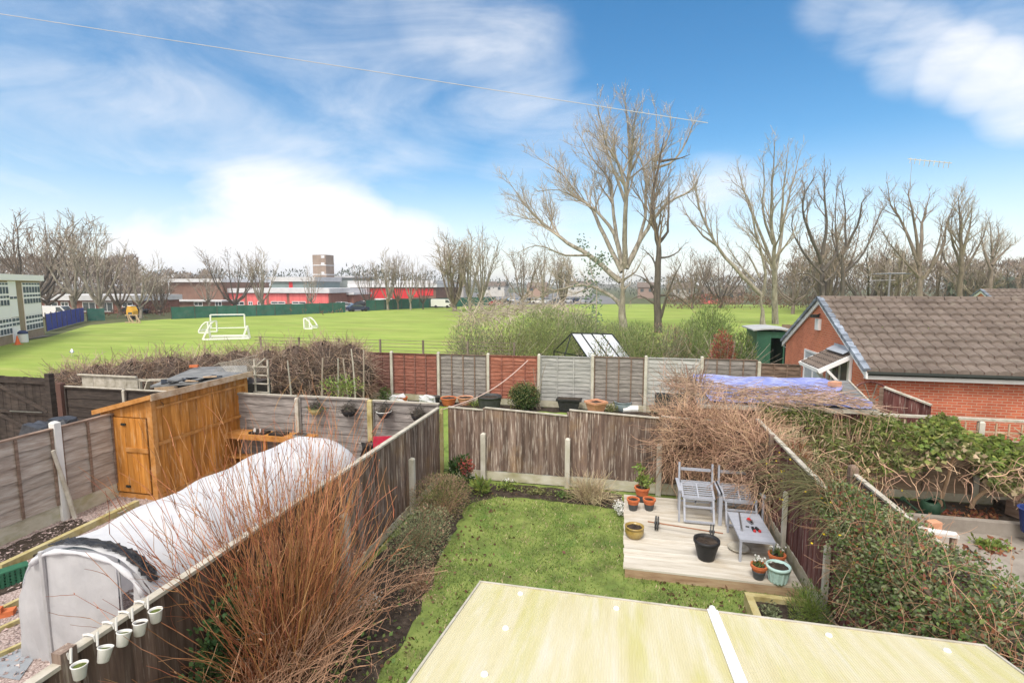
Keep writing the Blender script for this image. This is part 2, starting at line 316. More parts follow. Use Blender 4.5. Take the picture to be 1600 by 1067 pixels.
cc = N.new('ShaderNodeMix'); cc.data_type = 'RGBA'; L.new(ov.outputs['Result'], cc.inputs['Factor']); cc.inputs['A'].default_value = (6.9, 6.9, 7.0, 1); cc.inputs['B'].default_value = (12.0, 11.3, 10.5, 1)
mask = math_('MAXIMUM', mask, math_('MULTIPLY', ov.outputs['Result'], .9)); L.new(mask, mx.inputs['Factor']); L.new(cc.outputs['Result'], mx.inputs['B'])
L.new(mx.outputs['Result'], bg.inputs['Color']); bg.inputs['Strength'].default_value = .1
sl = bpy.data.lights.new('sun', 'SUN'); sl.energy = 1.9; sl.angle = rad(16); sl.color = (1, .95, .87); so = bpy.data.objects.new('sun', sl); C.objects.link(so)
sd = V((math.sin(rad(SUN_AZ))*math.cos(rad(SUN_EL)), math.cos(rad(SUN_AZ))*math.cos(rad(SUN_EL)), math.sin(rad(SUN_EL))))
so.rotation_euler = sd.to_track_quat('Z', 'Y').to_euler(); so.location = sd*60
sc.view_settings.view_transform = 'Standard'; sc.view_settings.look = 'None'; sc.view_settings.gamma = 1; sc.view_settings.exposure = .72

#==SECTIONS==
# ================================================================== GROUND
m_ground = M('rough ground', [(.05, .06, .022), (.09, .10, .04), (.12, .11, .06)], .25, bump=.3)
m_field = M('field grass', [(.19, .26, .055), (.24, .32, .068), (.30, .37, .09)], .16, (1, 2.5, 1), rough=.9, detail=9, bump=.5, bscale=6, bdist=.05, over=((.20, .23, .06), .05, (1, 3, 1), .48, .66, .6), over2=((.40, .40, .14), .35, (.5, 3, 1), .54, .68, .55), spec=.1)
m_lawn = M('mossy lawn', [(.085, .11, .03), (.15, .20, .048), (.235, .275, .08)], 2.2, bump=.8, bdist=.02, bscale=30, over=((.17, .13, .07), 2.6, (1, 1, 1), .57, .70, .5), over2=((.08, .15, .028), 1.4, (1, 1, 1), .54, .66, .7))
m_gravel = M('pinkish gravel', [(.16, .12, .105), (.36, .28, .26), (.54, .46, .44)], 38, bump=1, bdist=.02, detail=3, lo=.35, hi=.65, bscale=40)
m_patio = M('concrete patio', [(.17, .145, .125), (.26, .23, .20), (.32, .29, .26)], 1.6, bump=.3, over=((.10, .085, .07), .9, (1, 1, 1), .52, .7, .6))
m_asphalt = M('asphalt', [(.13, .13, .135), (.2, .2, .2)], .3)
m_path = M('concrete path', [(.20, .18, .16), (.30, .28, .25)], .5)
b = MB()
xs = [-3000, -600, -200, -90, -40, -26, -21, -17, -10, 0, 10, 20, 30, 36, 60, 150, 600, 3000]; ys = [-600, -60, -20, -3, 3, 8, 11.5, 15, 18, 20.5, 23.5, 27, 40, 80, 200, 600, 4000]
def gz(x, y):
    dx = max(-19.5-x, x-60, 0); dy = max(y-20.5, -60-y, 0); d = math.hypot(dx, dy); t = min(1, d/4); return -.03+(FZ-.02)*t
b.add([(x, y, gz(x, y)) for y in ys for x in xs], [(j*len(xs)+i, j*len(xs)+i+1, (j+1)*len(xs)+i+1, (j+1)*len(xs)+i) for j in range(len(ys)-1) for i in range(len(xs)-1)])
struct('ground', b, m_ground)
b = MB(); fz = FZ+.004
edge = [(-60, 20), (-51.2, 30.3)]+[tuple(G(x, y, fz))[:2] for x, y in ((75, 527), (140, 508), (210, 502), (300, 496), (420, 491), (550, 486), (650, 481), (760, 477), (1000, 475), (1180, 476), (1290, 478))]+[(62, 110), (58, 25), (28, 24.6), (-22, 24.6), (-23.6, 22), (-23.6, 4), (-60, 4)]
b.poly([(x, y, fz) for x, y in edge]); struct('playing_field', b, m_field)
b = MB(); q = G(75, 526, 0); b.poly([(-53, 28, FZ+.012), (-50.6, 28, FZ+.012), (-57.6, 41.2, FZ+.012), (-60, 41.5, FZ+.012)]); struct('path', b, m_path)
b = MB(); b.poly([(x, y, FZ-.004) for x, y in ((-90, 86), (-48, 93), (-24, 135), (-2, 143), (0, 175), (-20, 330), (-120, 330))]); struct('car_park', b, m_asphalt)
b = MB(); b.poly([(-4.1, -2, 0), (2.7, -2, 0), (2.7, 11.3, 0), (-4.1, 11.3, 0)]); struct('lawn', b, m_lawn)
b = MB(); b.poly([(-19.4, -4, 0), (-4.2, -4, 0), (-4.2, 11.2, 0), (-19.4, 11.2, 0)]); struct('gravel_yard', b, m_gravel)
b = MB(); b.poly([(2.8, -4, .0), (16, -4, .0), (16, 10.75, .0), (2.8, 10.75, .0)]); struct('patio', b, m_patio)
b = MB(); b.poly([(-10, 11.4, 0), (6.3, 11.4, 0), (6.3, 18.8, 0), (-10, 18.8, 0)]); struct('neighbour_lawn', b, M('neighbour lawn', [(.10, .15, .03), (.17, .24, .05), (.2, .26, .06)], 2, bump=.5, bscale=30))
# soil beds, laid a few mm above the lawn with ragged edges
def bed(pts, z=.006):
    b = MB(); out = []
    n = len(pts)
    for i in range(n):
        p = V(pts[i]); q = V(pts[(i+1) % n]); k = max(1, int((q-p).length/.18))
        for j in range(k):
            c = p.lerp(q, j/k); out.append((c.x+R.uniform(-.06, .06), c.y+R.uniform(-.06, .06), z))
    b.poly(out); return b
struct('soil_bed', bed([(-4.0, 1.5), (-2.55, 1.5), (-2.65, 4), (-2.75, 6.5), (-3.0, 8.6), (-3.1, 9.9), (-2.6, 10.45), (-1.2, 10.5), (.1, 10.35), (.1, 11.15), (-4.0, 11.15)]), m_soil)
struct('soil_strip', bed([(-10.55, 5), (-10.0, 5), (-10.0, 7.6), (-10.55, 7.6)]), m_soil)
struct('border_bed', bed([(5.0, 10.9), (9.6, 10.9), (9.6, 12.1), (5.0, 12.1)], .03), m_soil)
struct('back_border', bed([(-9.5, 18.1), (5.8, 18.1), (5.8, 18.8), (-9.5, 18.8)]), m_soil)
# grass blades
b = MB()
def inlawn(x, y):
    e = -2.7-.35*max(0, min(1, (y-6)/4)) + .25*math.sin(y*2.3)+R.gauss(0, .12)
    return e < x < 2.65 and 2.5 < y < 10.45+R.gauss(0, .1) and not (x > .08 and y > 7.9)
for i in range(52000):
    x = R.uniform(-3.2, 2.65); y = R.uniform(3.0, 10.6)
    if not inlawn(x, y): continue
    q = math.sin(x*3.1+math.sin(y*2.2)*1.5)*math.sin(y*2.7+x)+R.gauss(0, .5)
    if q < -.35 and R.random() < .85: continue
    a = R.uniform(0, 6.283); h = R.uniform(.02, .05); wd = .007; lx = R.gauss(0, .02); ly = R.gauss(0, .02)
    b.add([(x-wd*math.cos(a), y-wd*math.sin(a), 0), (x+wd*math.cos(a), y+wd*math.sin(a), 0), (x+lx, y+ly, h)], [(0, 1, 2)], (1 if R.random() < .16 else 0) if q < .9 else 2)
g = obj('grass', b, [m_grassblade, m_straw, m_leafmid]); tag(g, 'short mossy grass growing on the back garden lawn', 'grass', kind='stuff')
b = MB()
for i in range(420):
    x = R.uniform(-3.0, 2.5); y = R.uniform(3.2, 10.9)
    if R.random() < .55: x = -2.6+R.gauss(0, .35)
    elif R.random() < .4: x = R.uniform(.6, 2.0); y = R.uniform(7.2, 7.85)
    if x > .1 and y > 7.9: continue
    b.leaf((x, y, R.uniform(.015, .04)), R.uniform(.04, .08), 0, .7, V((R.gauss(0, 1), R.gauss(0, 1), R.gauss(0, .3))))
g = obj('fallen_leaves', b, leafm('fallen leaf', (.10, .055, .03), (.2, .12, .07))); tag(g, 'brown fallen leaves lying over the lawn edges', 'leaves', kind='stuff')
b = MB()
for i in range(9000):
    x = R.uniform(-11, -6.4); y = R.uniform(2.8, 9.6); r = R.uniform(.008, .022)
    p = [V((R.gauss(0, r), R.gauss(0, r), abs(R.gauss(0, r*.6)))) for k in range(4)]
    c = V((x, y, .004)); b.add([tuple(c+k) for k in p], [(0, 1, 2), (0, 2, 3), (0, 3, 1), (1, 3, 2)])
g = obj('gravel', b, M('gravel stones', [(.28, .21, .20), (.46, .37, .35)], 1, isl=.55, hue=.02)); tag(g, 'loose pink and grey gravel around the white tunnel', 'gravel', kind='stuff')

# ================================================================== FENCES
def lap_panel(b, o, u, n, L_, z0, z1, slats=9, battens=3, cap=.03, lap=.026):
    h = (z1-z0)/slats; seg = 8
    for i in range(slats):
        za = z0+i*h; vs = []; fs = []
        off = [R.uniform(-.018, .018) for k in range(seg+1)]
        for k in range(seg+1):
            a = L_*k/seg; bt = za-.02+off[k]*(i > 0); tp = za+h
            for (nn, zz) in ((lap, bt), (.004, tp), (-.008, tp), (lap-.014, bt)): vs.append(tuple(V(o)+V(u)*a+V(n)*nn+V((0, 0, zz))))
        for k in range(seg):
            q = k*4
            for j in range(4): fs.append((q+j, q+(j+1) % 4, q+4+(j+1) % 4, q+4+j))
        b.add(vs, fs, 0)
    for k in range(battens+2):
        a = (L_-.05)*k/(battens+1); b.fb(o, u, n, (a, a+.045), (lap+.002, lap+.024), (z0-.01, z1-.01), 1)
    b.fb(o, u, n, (0, L_), (-.03, lap+.03), (z1, z1+cap), 1)
def board_panel(b, o, u, n, L_, z0, z1, z1b=None, bw=.105, ragged=.012):
    """vertical feather-edged boards, top running from z1 to z1b"""
    z1b = z1 if z1b is None else z1b; k = max(1, round(L_/bw)); w_ = L_/k
    for i in range(k):
        t = (i+.5)/k; zt = z1+(z1b-z1)*t+R.uniform(-ragged, .2*ragged); th = R.uniform(0, .006)
        b.fb(o, u, n, (i*w_-.008, (i+1)*w_+.004), (-.006+.007*(i % 2)+th, .010+.007*(i % 2)+th), (z0+R.uniform(0, .02), zt))
def rail(b, o, u, n, L_, z1, z1b, n0=-.035, n1=.04, h=.035):
    o = V(o); u = V(u); n = V(n); vs = []
    for (a, z) in ((0, z1), (L_, z1b)):
        for (nn, zz) in ((n0, 0), (n1, 0), (n1, h), (n0, h)): vs.append(tuple(o+u*a+n*nn+V((0, 0, z+zz))))
    b.add(vs, [(0, 3, 2, 1), (4, 5, 6, 7), (0, 1, 5, 4), (1, 2, 6, 5), (2, 3, 7, 6), (3, 0, 4, 7)])
def panel(t, mats, *a, name='panel', label=None, **k):
    b = MB(); lap_panel(b, *a, **k); o = obj(name, b, mats, t)
    if label: o['label'] = label
    return o
def post(t, x, y, z, w_=.1, d_=.1, m=None, name='post', z0=0, point=True):
    b = MB(); b.box(x-w_/2, x+w_/2, y-d_/2, y+d_/2, z0, z-.03)
    b.add([(x-w_/2, y-d_/2, z-.03), (x+w_/2, y-d_/2, z-.03), (x+w_/2, y+d_/2, z-.03), (x-w_/2, y+d_/2, z-.03), (x-w_/4, y-d_/4, z), (x+w_/4, y-d_/4, z), (x+w_/4, y+d_/4, z), (x-w_/4, y+d_/4, z)], [(0, 1, 5, 4), (1, 2, 6, 5), (2, 3, 7, 6), (3, 0, 4, 7), (4, 5, 6, 7)])
    return obj(name, b, m or m_conc, t)
# --- long back fence of coloured lap panels
t = thing('lap_fence', 'long lap panel fence of red, grey and silver panels between concrete posts', 'fence', (-2, 18.9, 0))
px_ = [-9.05, -7.06, -5.04, -3.06, -1.06, .84, 2.75, 4.62]
bounds = [-10.6]+px_+[6.0]
pm = [m_lapmaroon, m_lapred, m_lapdark, m_laporange, m_lapsilver, m_lapdark, m_lappale, m_lapdark, m_lapbrown]
tops = [1.86, 1.86, 1.88, 1.89, 1.92, 1.96, 1.97, 2.0, 1.88]
bat = [3, 3, 3, 3, 2, 3, 2, 3, 2]
nm = ['maroon brown lap panel', 'brick red lap panel', 'dark grey lap panel', 'orange red lap panel', 'silver grey lap panel', 'dark grey brown lap panel', 'pale bleached lap panel', 'grey lap panel beside the ivy', 'dark brown end panel']
for i in range(9):
    x0, x1 = bounds[i]+.05, bounds[i+1]-.05
    panel(t, [pm[i], {m_lapred: m_lapmaroon, m_laporange: m_lapred, m_lapdark: m_lapbrown}.get(pm[i], pm[i])], (x0, 18.9, 0), (1, 0, 0), (0, -1, 0), x1-x0, .27, tops[i], slats=11, battens=bat[i], label=nm[i])
    b = MB(); b.box(x0+.0, x1, 18.88, 18.93, 0, .25); obj('gravel_board', b, m_gravelboard, t)
for i, x in enumerate(px_): post(t, x, 18.87, tops[min(i+1, 8)]+.1, .1, .12)
# --- near close-boarded fence behind the lawn (own garden)
t = thing('board_fence', 'weathered brown close boarded fence behind the lawn with short concrete posts', 'fence', (-.6, 11.3, 0))
for (x0, x1, z0, za, zb) in ((-4.02, -3.16, .22, 1.70, 1.67), (-3.12, -1.18, .22, 1.73, 1.64), (-1.14, .82, .24, 1.78, 1.70), (.86, 2.66, .24, 1.74, 1.69)):
    b = MB(); board_panel(b, (x0, 11.36, 0), (1, 0, 0), (0, -1, 0), x1-x0, z0, za, zb)
    p = obj('panel', b, m_boardbase, t); b = MB(); rail(b, (x0, 11.36, 0), (1, 0, 0), (0, -1, 0), x1-x0, za+.002, zb+.002, h=.022); obj('capping_rail', b, m_cap, p)
    b = MB(); b.box(x0, x1, 11.34, 11.39, 0, z0-.005); obj('gravel_board', b, m_gravelboard, t)
for x in (-3.14, -1.16, .84): post(t, x, 11.27, 1.16, .11, .11)
for x in (-3.14, -1.16, .84):
    b = MB(); b.box(x-.04, x+.04, 11.375, 11.44, 0, 1.72); obj('timber_post', b, m_board, t)
# --- left garden fence along the shrubs
t = thing('board_fence', 'long brown close boarded fence between the lawn and the white tunnel', 'fence', (-4.15, 6, 0))
yb = [-1.0, .95, 2.84, 4.78, 6.71, 8.64, 10.2, 11.02]
for i in range(len(yb)-1):
    y0, y1 = yb[i]+.0, yb[i+1]-.02; zt = 1.74 if i >= 2 else 1.70
    b = MB(); board_panel(b, (-4.15, y0, 0), (0, 1, 0), (1, 0, 0), y1-y0, .16, zt)
    p = obj('panel', b, m_boarddark if i < 4 else m_boardbase, t); b = MB(); rail(b, (-4.15, y0, 0), (0, 1, 0), (1, 0, 0), y1-y0, zt+.002, zt+.002, n0=-.04, n1=.045); obj('capping_rail', b, m_cap, p)
    b = MB(); b.box(-4.175, -4.125, y0, y1, 0, .155); obj('gravel_board', b, m_gravelboard, t)
for y in (2.84, 4.78, 6.71, 9.28): post(t, -4.07, y, 1.16, .1, .1)
b = MB(); b.box(-4.19, -4.1, 2.78, 2.9, 0, 1.82); obj('timber_post', b, m_board, t)
b = MB(); b.box(-4.13, -4.06, 11.04, 11.11, 0, 1.62); obj('timber_post', b, m_sleeper, t)
# --- right garden fence
t = thing('board_fence', 'red brown close boarded fence behind the grey garden table', 'fence', (2.75, 8, 0))
yb = [2.6, 4.4, 5.9, 7.5, 9.97, 11.28]
for i in range(len(yb)-1):
    y0, y1 = yb[i], yb[i+1]-.02; zt = 1.80
    b = MB(); board_panel(b, (2.78, y0, 0), (0, 1, 0), (-1, 0, 0), y1-y0, .3, zt)
    p = obj('panel', b, m_boardred, t); b = MB(); rail(b, (2.78, y0, 0), (0, 1, 0), (-1, 0, 0), y1-y0, zt+.002, zt+.002); obj('capping_rail', b, m_cap if i > 2 else m_lapbrown, p)
    b = MB(); b.box(2.755, 2.805, y0, y1, 0, .295); obj('gravel_board', b, m_gravelboard, t)
for y in (7.14, 8.93): post(t, 2.70, y, 1.2, .06, .08)
b = MB(); b.box(2.68, 2.76, 9.93, 10.01, 0, 1.86); obj('timber_post', b, m_board, t)
# --- neighbour's own side fence on the right
t = thing('board_fence', 'thin pale topped fence sloping down between the leafy shrub and patio', 'fence', (3.42, 7, 0))
for (y0, y1) in ((6.05, 8.25),):
    b = MB(); board_panel(b, (3.42, y0, 0), (0, 1, 0), (1, 0, 0), y1-y0, .05, 1.78, bw=.12); p = obj('panel', b, m_lapbrown, t)
    b = MB(); rail(b, (3.42, y0, 0), (0, 1, 0), (1, 0, 0), y1-y0, 1.782, 1.782, n0=-.03, n1=.04, h=.03); obj('capping_rail', b, m_cap, p)
post(t, 3.42, 8.33, 1.92, .11, .11, m_lapbrown, 'timber_post'); post(t, 3.42, 5.98, 1.84, .1, .1, m_lapbrown, 'timber_post')
# --- left neighbour boundary: grey lap panels on concrete base
t = thing('lap_fence', 'grey weathered lap fence with pale concrete base beside the orange shed', 'fence', (-10.72, 7, 0))
for (y0, y1) in ((3.7, 5.55), (5.65, 7.5), (7.62, 9.2)):
    panel(t, [m_lapgrey, m_lapbrown], (-10.72, y0, 0), (0, 1, 0), (1, 0, 0), y1-y0, .34, 1.83, slats=6, battens=2, lap=.045)
    b = MB(); b.box(-10.75, -10.69, y0, y1, 0, .33); obj('gravel_board', b, m_gravelboard, t)
post(t, -10.69, 7.56, 1.98, .14, .12, m_concwhite); post(t, -10.69, 5.6, 1.98, .14, .12, m_concwhite)
# --- back fence of the left garden
t = thing('lap_fence', 'grey lap fence with hanging baskets behind the white tunnel', 'fence', (-7, 11.2, 0))
for (x0, x1, z1) in ((-10.1, -7.98, 1.78), (-7.9, -6.0, 1.79), (-5.9, -4.2, 1.77)):
    panel(t, [m_lapdark, m_lapdark], (x0, 11.22, 0), (1, 0, 0), (0, -1, 0), x1-x0, .1, z1, slats=8, battens=0)
    b = MB(); rail(b, (x0, 11.22, 0), (1, 0, 0), (0, -1, 0), x1-x0, z1+.034, z1+.034, h=.02); obj('capping_rail', b, m_cap, t)
post(t, -7.94, 11.16, 1.80, .09, .09, m_cap, 'timber_post'); post(t, -5.95, 11.16, 1.84, .12, .1, m_sleeper, 'timber_post')
# --- dark fence and gate at the far left
t = thing('lap_fence', 'dark brown lap fence behind the covered garden furniture', 'fence', (-13, 11.2, 0))
for (x0, x1) in ((-14.9, -12.95), (-12.85, -10.9)):
    panel(t, [m_darkwood, m_darkwood], (x0, 10.9, 0), (1, 0, 0), (0, -1, 0), x1-x0, .02, 1.80, slats=7, battens=0)
    b = MB(); rail(b, (x0, 10.9, 0), (1, 0, 0), (0, -1, 0), x1-x0, 1.834, 1.834, h=.02); obj('capping_rail', b, m_cap, t)
post(t, -12.9, 10.86, 1.84, .07, .07, m_cap, 'timber_post'); post(t, -15.0, 10.85, 1.95, .16, .14, M('reddish post', (.10, .055, .045)), 'timber_post')
t = thing('garden_gate', 'dark brown braced garden gate beside the playing field', 'gate', (-16.6, 11, 0))
b = MB(); board_panel(b, (-20.2, 11.2, 0), (1, 0, 0), (0, -1, 0), 4.4, .05, 1.98, bw=.14); obj('boards', b, m_darkwood, t)
b = MB(); b.bar((-20.2, 11.15, 1.85), (-15.85, 11.15, 1.85), .05, .1); b.bar((-20.2, 11.15, .95), (-15.85, 11.15, .95), .05, .1); b.bar((-17.9, 11.14, 1.8), (-15.95, 11.14, 1.0), .05, .1); b.bar((-17.9, 11.14, .9), (-15.95, 11.14, .15), .05, .1); obj('brace', b, m_darkwood, t)
b = MB(); b.box(-15.84, -15.68, 11.06, 11.2, 0, 2.12); obj('timber_post', b, m_darkwood, t)
b = MB(); b.bar((-17.3, 11.1, .97), (-16.1, 11.1, .99), .02, .025); obj('latch_bar', b, m_steel, t)
t = thing('board_fence', 'bleached white plank screen behind the dark lap fence', 'fence', (-14, 12.2, 0))
b = MB(); board_panel(b, (-15.6, 11.9, 0), (1, 0, 0), (0, -1, 0), 2.0, .1, 1.95, bw=.2); o = obj('panel', b, m_cap, t)
b = MB(); board_panel(b, (-13.15, 12.0, 0), (1, 0, 0), (0, -1, 0), 1.35, .1, 1.82, 1.95, bw=.25); obj('panel', b, m_rooftrim, t)
b = MB(); b.bar((-13.6, 11.95, 0), (-13.6, 11.95, 1.9), .08, .08); b.bar((-13.6, 11.95, 1.86), (-11.8, 11.95, 1.98), .06, .06); b.bar((-13.5, 11.9, 1.2), (-13.2, 11.9, 1.88), .16, .04); b.bar((-15.7, 11.86, 1.97), (-13.6, 11.86, 1.97), .06, .04); obj('rail', b, m_cap, t)
# --- lap fence with trellis top in the right-hand garden
t = thing('lap_fence', 'brown lap fence with a sunburst trellis beneath the leafy climber', 'fence', (7, 12.3, 0))
for i, (x0, x1) in enumerate(((3.6, 5.4), (5.5, 7.3), (7.4, 9.2), (9.3, 11.1))):
    z1 = 1.32 if i < 3 else 1.72
    panel(t, [m_lapgrey if i > 2 else m_laptan, m_lapbrown], (x0, 12.3, 0), (1, 0, 0), (0, -1, 0), x1-x0, .2, z1, slats=6, battens=1)
    b = MB(); b.box(x0, x1, 12.28, 12.33, 0, .19); obj('gravel_board', b, m_gravelboard, t)
    post(t, x1+.05, 12.27, 1.78, .1, .1)
    if i < 3:
        b = MB(); b.bar((x0, 12.28, 1.37), (x1, 12.28, 1.37), .03, .04); b.bar((x0, 12.28, 1.55), (x1, 12.28, 1.55), .03, .03)
        for k in range(9): b.bar((x0+(x1-x0)*k/8, 12.27, 1.36), (x0+(x1-x0)*k/8, 12.27, 1.74), .03, .02)
        if i == 2:
            for k in range(7): an = math.pi*k/6; b.bar(((x0+x1)/2, 12.25, 1.38), ((x0+x1)/2+.75*math.cos(an), 12.25, 1.38+.34*math.sin(an)), .025, .02)
        obj('trellis', b, m_rooftrim, t)
b = MB(); b.box(3.6, 11.2, 12.24, 12.36, 1.785, 1.83); obj('capping_rail', b, m_cap, t)
# --- small sloping picket fence by the bungalow wall
t = thing('board_fence', 'short dark red picket fence with sloping pale top against the brick wall', 'fence', (6.9, 14.6, 0))
pa = aY(1382, 606, 14.6); pb = aY(1455, 634, 14.0); u = V((pb.x-pa.x, pb.y-pa.y, 0)); Ln = u.length; u.normalize(); n_ = V((u.y, -u.x, 0))
b = MB(); board_panel(b, (pa.x, pa.y, 0), u, n_, Ln, .1, pa.z, pb.z, bw=.11); obj('panel', b, m_boardred, t)
b = MB(); rail(b, (pa.x, pa.y, 0), u, n_, Ln, pa.z+.003, pb.z+.003, n0=-.05, n1=.06, h=.04); obj('capping_rail', b, m_cap, t)
b = MB(); b.fb((pa.x, pa.y, 0), u, n_, (-.09, 0), (-.05, .06), (0, pa.z)); obj('timber_post', b, m_lapbrown, t)
# --- wire rail fence along the field
t = thing('wire_fence', 'thin grey wire fence along the near edge of the playing field', 'fence', (-12, 24, FZ))
for k in range(7):
    x = aY(594, 537, 24).x+(aY(661, 534, 24).x-aY(594, 537, 24).x)*(k-3)
    b = MB(); b.box(x-.04, x+.04, 23.96, 24.04, FZ, 1.84); obj('post', b, m_barkmid, t)
b = MB()
for z in (.5, .8, 1.05, 1.28, 1.46, 1.63, 1.79): b.bar((-19.5, 24, z), (-5.2, 24, z), .025, .022)
obj('wire', b, m_barkmid, t)
# ================================================================== LEAN-TO ROOF in front of the camera
PY0, PZ0, PSL = 3.6, 2.3, .187
def PL(px, py):
    d = ray(px, py); t = (PZ0+PSL*PY0-H)/(d[2]+PSL*d[1]); return V((d[0]*t, d[1]*t, H+d[2]*t))
a0 = PL(750, 910); a1 = PL(1113, 955); a2 = PL(1540, 1010)
m_poly = M('algae stained polycarbonate', [(.64, .575, .33), (.70, .64, .42), (.74, .69, .52)], 2.5, (4, .3, 1), rough=.38, spec=.3, trans=.15, over=((.56, .53, .13), 1.7, (3, .35, 1), .46, .66, .6), over2=((.76, .74, .69), 2.6, (4, .4, 1), .54, .70, .4))
# fine twin-wall ribs along the slope
nt = m_poly.node_tree; N = nt.nodes; L = nt.links; tcn = N.new('ShaderNodeTexCoord'); wv = N.new('ShaderNodeTexWave'); wv.bands_direction = 'X'; wv.inputs['Scale'].default_value = 20; L.new(tcn.outputs['Object'], wv.inputs['Vector'])
bp = N.new('ShaderNodeBump'); bp.inputs['Strength'].default_value = .6; bp.inputs['Distance'].default_value = .006; L.new(wv.outputs['Fac'], bp.inputs['Height']); L.new(bp.outputs['Normal'], N['Principled BSDF'].inputs['Normal'])
t = thing('lean_to_roof', 'algae stained polycarbonate lean-to roof with a white glazing bar over the lawn', 'roof', (.7, 2, 0))
yb_ = .35
def rp(x, y, dz=0): return V((x, y, PZ0+(PY0-y)*PSL+dz))
ye = (a0.y+a2.y)/2
for (x0, x1) in ((a0.x, a1.x-.006), (a1.x+.006, a2.x)):
    b = MB(); b.prism([rp(x0, yb_, -.03), rp(x1, yb_, -.03), rp(x1, ye, -.03), rp(x0, ye, -.03)], (0, 0, .03)); obj('sheet', b, m_poly, t)
b = MB(); b.prism([rp(a1.x-.035, yb_, .002), rp(a1.x+.035, yb_, .002), rp(a1.x+.035, ye+.02, .002), rp(a1.x-.035, ye+.02, .002)], (0, 0, .012))
b.tube([rp(a1.x, yb_, .016), rp(a1.x, ye+.025, .016)], .024, 8); obj('glazing_bar', b, m_white, t)
b = MB(); b.bar(rp(a0.x-.01, ye+.008, -.014), rp(a2.x+.01, ye+.008, -.014), .018, .045); obj('edge_trim', b, m_cap, t)
for xx in (a0.x, a2.x):
    b = MB(); b.bar(rp(xx, yb_, -.014), rp(xx, ye, -.014), .014, .045); obj('edge_trim', b, m_cap, t)
for (px, py) in ((790, 982), (813, 928), (963, 951), (757, 1054), (1295, 993), (1480, 1017)):
    p = PL(px, py); b = MB(); b.lathe([(.021, 0), (.021, .006), (.017, .013), (.008, .017), (0.0005, .018)], tuple(p), 12); obj('fixing_cap', b, m_white, t, smooth=True)
for xx in (a0.x+.15, a1.x, a2.x-.15):
    b = MB(); b.bar(rp(xx, yb_, -.09), rp(xx, ye-.12, -.09), .05, .1); obj('rafter', b, m_white, t)
b = MB(); b.box(a0.x+.1, a2.x-.1, ye-.2, ye-.13, PZ0-.27, PZ0-.15); obj('beam', b, m_white, t)
for xx in (a0.x+.15, a2.x-.15):
    b = MB(); b.box(xx-.045, xx+.045, ye-.21, ye-.12, 0, PZ0-.275); obj('post', b, m_white, t)

# ================================================================== WHITE TUNNEL
m_t = m_fleece
def prof(s):
    """tunnel section: s 0..1 from left foot over the top to right foot (x offset, z)"""
    an = math.pi*(1-s); c = math.cos(an); n_ = math.sin(an)
    return (1.12*math.copysign(abs(c)**.72, c), 1.56*abs(n_)**.78)
TX, TY0, TY1 = -6.10, 4.48, 9.25
t = thing('fleece_tunnel', 'long white fleece covered grow tunnel with a loose front flap', 'grow tunnel', (TX, 7, 0))
b = MB(); ns, ny = 60, 120; vs = []
from mathutils import noise as mn
rr = random.Random(3)
ph = [rr.uniform(0, 6) for k in range(8)]
for j in range(ny+1):
    y = TY0+(TY1-TY0)*j/ny
    for i in range(ns+1):
        x, z = prof(i/ns); hoop = math.cos(2*math.pi*(y-TY0)/1.16)
        sag = 1-.012*(1-hoop)-.006*math.sin(x*4+y*2.1+ph[0])*math.sin(y*3.3+ph[1])-.005*math.sin(x*11-y*5+ph[2])
        if y > TY1-.35: sag *= 1-.10*((y-TY1+.35)/.35)**2
        fold = abs(mn.noise((x*1.3+y*.9, y*2.2-x*1.7, z*1.5)))*.045+mn.noise((x*5, y*3+x*3, z*4))*.010; sag *= 1-fold*.32
        vs.append((TX+x*sag, y+.02*math.sin(i*.3), z*sag))
b.add(vs, [(j*(ns+1)+i, j*(ns+1)+i+1, (j+1)*(ns+1)+i+1, (j+1)*(ns+1)+i) for j in range(ny) for i in range(ns)])
b.add([(TX+prof(i/ns)[0]*.9, TY1+.0, prof(i/ns)[1]*.9) for i in range(ns+1)]+[(TX, TY1+.14, .7)], [(i, ns+1, i+1) for i in range(ns)])
obj('cover', b, m_t, t, smooth=True)
b = MB(); vs = []; fs = []                                   # front end sheet, bulging slightly, with the door gap on its right
def endsheet(b, xa, xb, dy, bulge, z0=0, top=.985):
    n1, n2 = 14, 14; vs = []
    for i in range(n1+1):
        x = xa+(xb-xa)*i/n1; c = max(-1, min(1, (x/1.12))); zt = 1.56*max(0, 1-abs(c)**(1/.72*2))**(.78/2)*top
        for j in range(n2+1):
            q = j/n2; z = z0+(max(zt, .02)-z0)*q
            vs.append((TX+x+.012*math.sin(q*9+i), TY0-dy-bulge*math.sin(math.pi*q)*(1-abs(2*i/n1-1)**2)-.012*math.sin(i*1.7+q*5), z))
    b.add(vs, [(i*(n2+1)+j, (i+1)*(n2+1)+j, (i+1)*(n2+1)+j+1, i*(n2+1)+j+1) for i in range(n1) for j in range(n2)])
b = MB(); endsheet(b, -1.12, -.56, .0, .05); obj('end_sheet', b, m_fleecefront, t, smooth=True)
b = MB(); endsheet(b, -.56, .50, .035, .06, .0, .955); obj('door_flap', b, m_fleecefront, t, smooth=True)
b = MB(); endsheet(b, .66, 1.12, .0, .03); obj('end_sheet', b, m_fleecefront, t, smooth=True)
